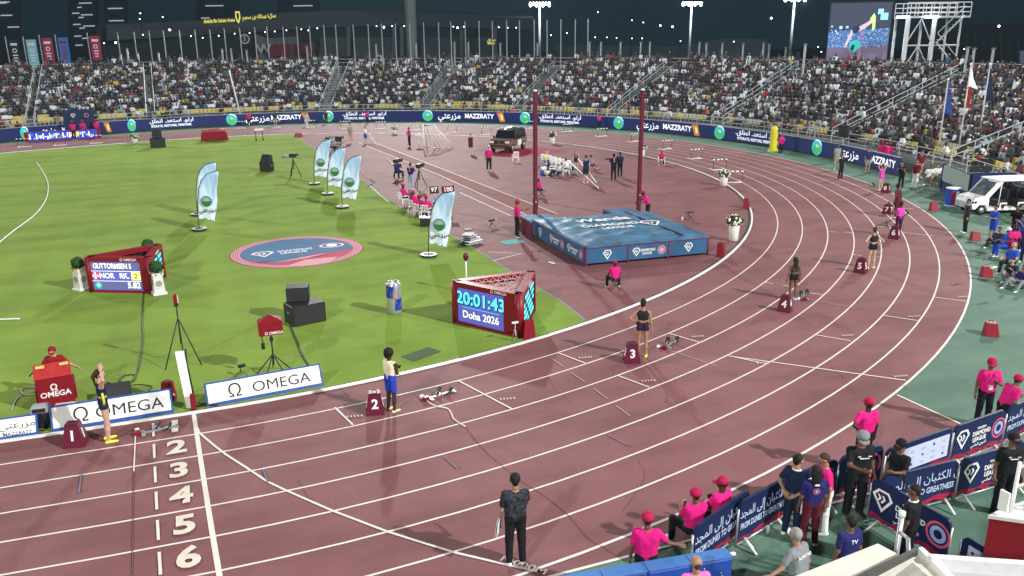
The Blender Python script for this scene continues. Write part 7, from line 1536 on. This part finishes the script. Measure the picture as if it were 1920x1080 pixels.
t = thing('padded_wall', 'thick royal blue fabric wall at the bottom of the picture', 'wall', a, math.atan2((c - a).y, (c - a).x)); WB = mat('wall_blue', (.015, .055, .30), .55, .12, 2, bump=.2)
for k in range(4): MB().box((L * (k + .5) / 4, -.10, .55), (L / 4 - .01, .26, 1.10), WB, bev=.04).obj('wall_section', t); MB().box((L * (k + .5) / 4, -.10, 1.115), (L / 4 - .015, .27, .02), mat('wall_top_blue', (.05, .16, .42), .5, .08)).obj('top_trim', t)
b = MB(); F = frame((0, -.235, 0), (1, 0, 0), (0, 0, 1))
for k in range(24): b.ringdisc(0, .012, WHITE, F @ Matrix.Translation((random.uniform(.2, L - .1), random.uniform(.5, 1.0), .004)), 6)
b.ringdisc(.05, .10, WHITE, F @ Matrix.Translation((L * .6, .78, .004)), 14); b.obj('print', t); MB().box((L + .06, -.08, 1.06), (.12, .06, .05), WHITE, bev=.01).obj('hook', t)
# white roof and parapet of the platform just below the camera
RFM = mat('platform_cream', (.62, .60, .52), .55, .08, 3); PAR = mat('parapet_grey', (.40, .41, .42), .6, .08, 3)
def hs(pts, z, th, m, nm, t):
    P_ = [at(x, y, z) for x, y in pts]; b = MB(); n = len(P_); vs = [(p.x, p.y, z) for p in P_] + [(p.x, p.y, z - th) for p in P_]; b.add(vs, [tuple(range(n)), tuple(range(2 * n - 1, n - 1, -1))] + [(i, n + i, n + (i + 1) % n, (i + 1) % n) for i in range(n)], m); return b.obj(nm, t)
t = thing('platform_roof', 'cream flat-topped camera platform roof with a raised edge at the bottom right', 'platform', (0, 0, 0))
Z1 = 3.6
hs([(1440, 1100), (1646, 1019), (1682, 1038), (1600, 1082), (1560, 1110)], Z1, .25, RFM, 'roof_slab', t)
hs([(1560, 1110), (1600, 1083), (1716, 1026), (1722, 1031), (1610, 1090), (1575, 1115)], Z1 + .12, .3, mat('edge_trim_dark', (.05, .05, .05), .4), 'edge_trim', t)
hs([(1575, 1115), (1608, 1090), (1722, 1030), (1790, 1095), (1800, 1130)], Z1 + .05, .35, RFM, 'roof_slab', t); hs([(1722, 1027), (1729, 1025), (1812, 1100), (1800, 1105)], Z1 + .12, .3, WHITE, 'edge_trim', t)
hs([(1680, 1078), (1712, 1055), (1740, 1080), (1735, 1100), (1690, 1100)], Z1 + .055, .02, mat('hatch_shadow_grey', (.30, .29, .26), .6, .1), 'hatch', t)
hs([(1745, 1044), (1985, 1062), (1985, 1130), (1810, 1130)], Z1 + .0, .5, PAR, 'parapet', t); hs([(1742, 1038), (1985, 1055), (1985, 1064), (1746, 1046)], Z1 + .16, .16, mat('parapet_cap', (.62, .62, .62), .5, .05), 'parapet_cap', t)
t = thing('steel_handrail', 'grey steel handrail standing by the roof edge at the bottom', 'handrail', (0, 0, 0)); b = MB(); q0, q1 = at(1683, 1022, 2.9), at(1718, 1035, 3.2); b.tube([(q0.x, q0.y, 1.5), (q0.x, q0.y, 3.35)], .035, STEEL, 8); b.tube([(q0.x, q0.y, 3.1), ((q0.x + q1.x) / 2, (q0.y + q1.y) / 2, 3.2), (q1.x, q1.y, 2.6)], .03, STEEL, 8); b.obj('rail', t)
MB().tube([(q0.x, q0.y, 3.34), (q0.x, q0.y, 3.42)], .045, WHITE, 8).obj('post_cap', t)
t = thing('red_cabinet', 'red box with white edges at the right border above the parapet', 'cabinet', (0, 0, 0)); Z2 = 2.2
hs([(1853, 966), (1985, 985), (1985, 940), (1885, 950)], Z2, .06, mat('cabinet_lid', (.60, .58, .56), .5, .05), 'lid', t); hs([(1855, 972), (1985, 992), (1985, 950), (1885, 955)], Z2 - .065, 1.3, RED, 'body', t)
t = thing('white_railing', 'white steel railing and seat frame at the right border', 'railing', (0, 0, 0)); b = MB(); g0, g1, g2 = at(1897, 950, 2.3), at(1985, 940, 2.3), at(1880, 955, 2.3)
for z_ in (2.3, 2.65, 3.0): b.tube([(g0.x, g0.y, z_), (g1.x, g1.y, z_ + .2)], .03, WHITE, 6)
for u in (0, .3, .6, .9): b.tube([(g0.x + (g1.x - g0.x) * u, g0.y + (g1.y - g0.y) * u, 2.0), (g0.x + (g1.x - g0.x) * u, g0.y + (g1.y - g0.y) * u, 3.1)], .03, WHITE, 6)
b.obj('rail', t); MB().box((g2.x, g2.y, 2.45), (.04, .16, .34), WHITE).obj('side_plate', t)
# small litter on the apron near the barriers
for i, (x, y) in enumerate([(1400, 1000), (1428, 994), (1440, 1000)]):
    t = thing('water_bottle', 'small clear water bottle on the green apron by the barrier feet, %s from the left' % ordn(i), 'bottle', at(x, y), random.random() * 6, 'water bottles by the barriers'); MB().lathe([(.035, 0), (.038, .15), (.015, .2)], mat('bottle_clear', (.5, .55, .58), .2, .05), 10).obj('bottle', t); MB().lathe([(.016, .2), (.016, .22)], BLUEF, 8).obj('cap', t)
q = at(1478, 968, .85); b = MB(); b.box((0, 0, 0), (.30, .05, .38), WHT, bev=.02); b.tube([(-.1, 0, .18), (-.06, 0, .55), (.06, 0, .55), (.1, 0, .18)], .012, WHT, 5); q = at(1512, 945, .80); o = b.obj('tote_bag'); o.location = (q.x, q.y, .80); o.rotation_euler = (0, 0, .2); tag(o, 'white cloth tote bag hanging beside the person in the navy and maroon bib', 'bag')
# cameras in hands
for x, y, z, f, lab, ln in [(1871, 500, .95, 95, 'camera with a long pale lens held by the kneeling photographer', .35), (1857, 455, .55, 110, 'black camera in the hands of the photographer sitting on the ground', .15), (1143, 298, 1.55, 60, 'shoulder camera of the cameraman in black', .25), (1698, 318, 1.4, 100, 'camera with pale cover behind lane 7', .3)]:
    q = at(x, y, z); o = thing('hand_camera', lab, 'camera', (q.x, q.y, z), fc(f)); MB().box((0, 0, 0), (.14, .12, .12), BLACK, bev=.02).obj('body', o); MB().tube([(0, .06, 0), (0, .06 + ln, 0)], [.045, .06], CREAM if ln > .3 else BLACK, 10).obj('lens', o)
q = at(1500 if False else 1276 + 0, 942, 1.0); q = at(1284, 945, 1.05); o = thing('mobile_phone', 'white-edged phone in the hand of the perched official', 'phone', (q.x, q.y, 1.05), .3); MB().box((0, 0, 0), (.08, .012, .15), BLACK).obj('screen', o); MB().box((0, .009, 0), (.086, .006, .156), WHITE).obj('back', o)
# ================================================================== NIGHT AIR LIT BY THE FLOODLIGHTS
HZ, _t, _b = node_mat('night_haze'); _t.nodes.remove(_b); _v = _t.nodes.new('ShaderNodeVolumePrincipled'); _v.inputs['Density'].default_value = 0.00020; _v.inputs['Color'].default_value = (.50, .78, 1, 1); _v.inputs['Anisotropy'].default_value = .35
_t.links.new(_v.outputs[0], _t.nodes['Material Output'].inputs['Volume'])
tag(MB().box((300, 180, 39.5), (1100, 900, 81), HZ).obj('haze'), 'thin night air glowing in the floodlights', None, None, 'stuff')
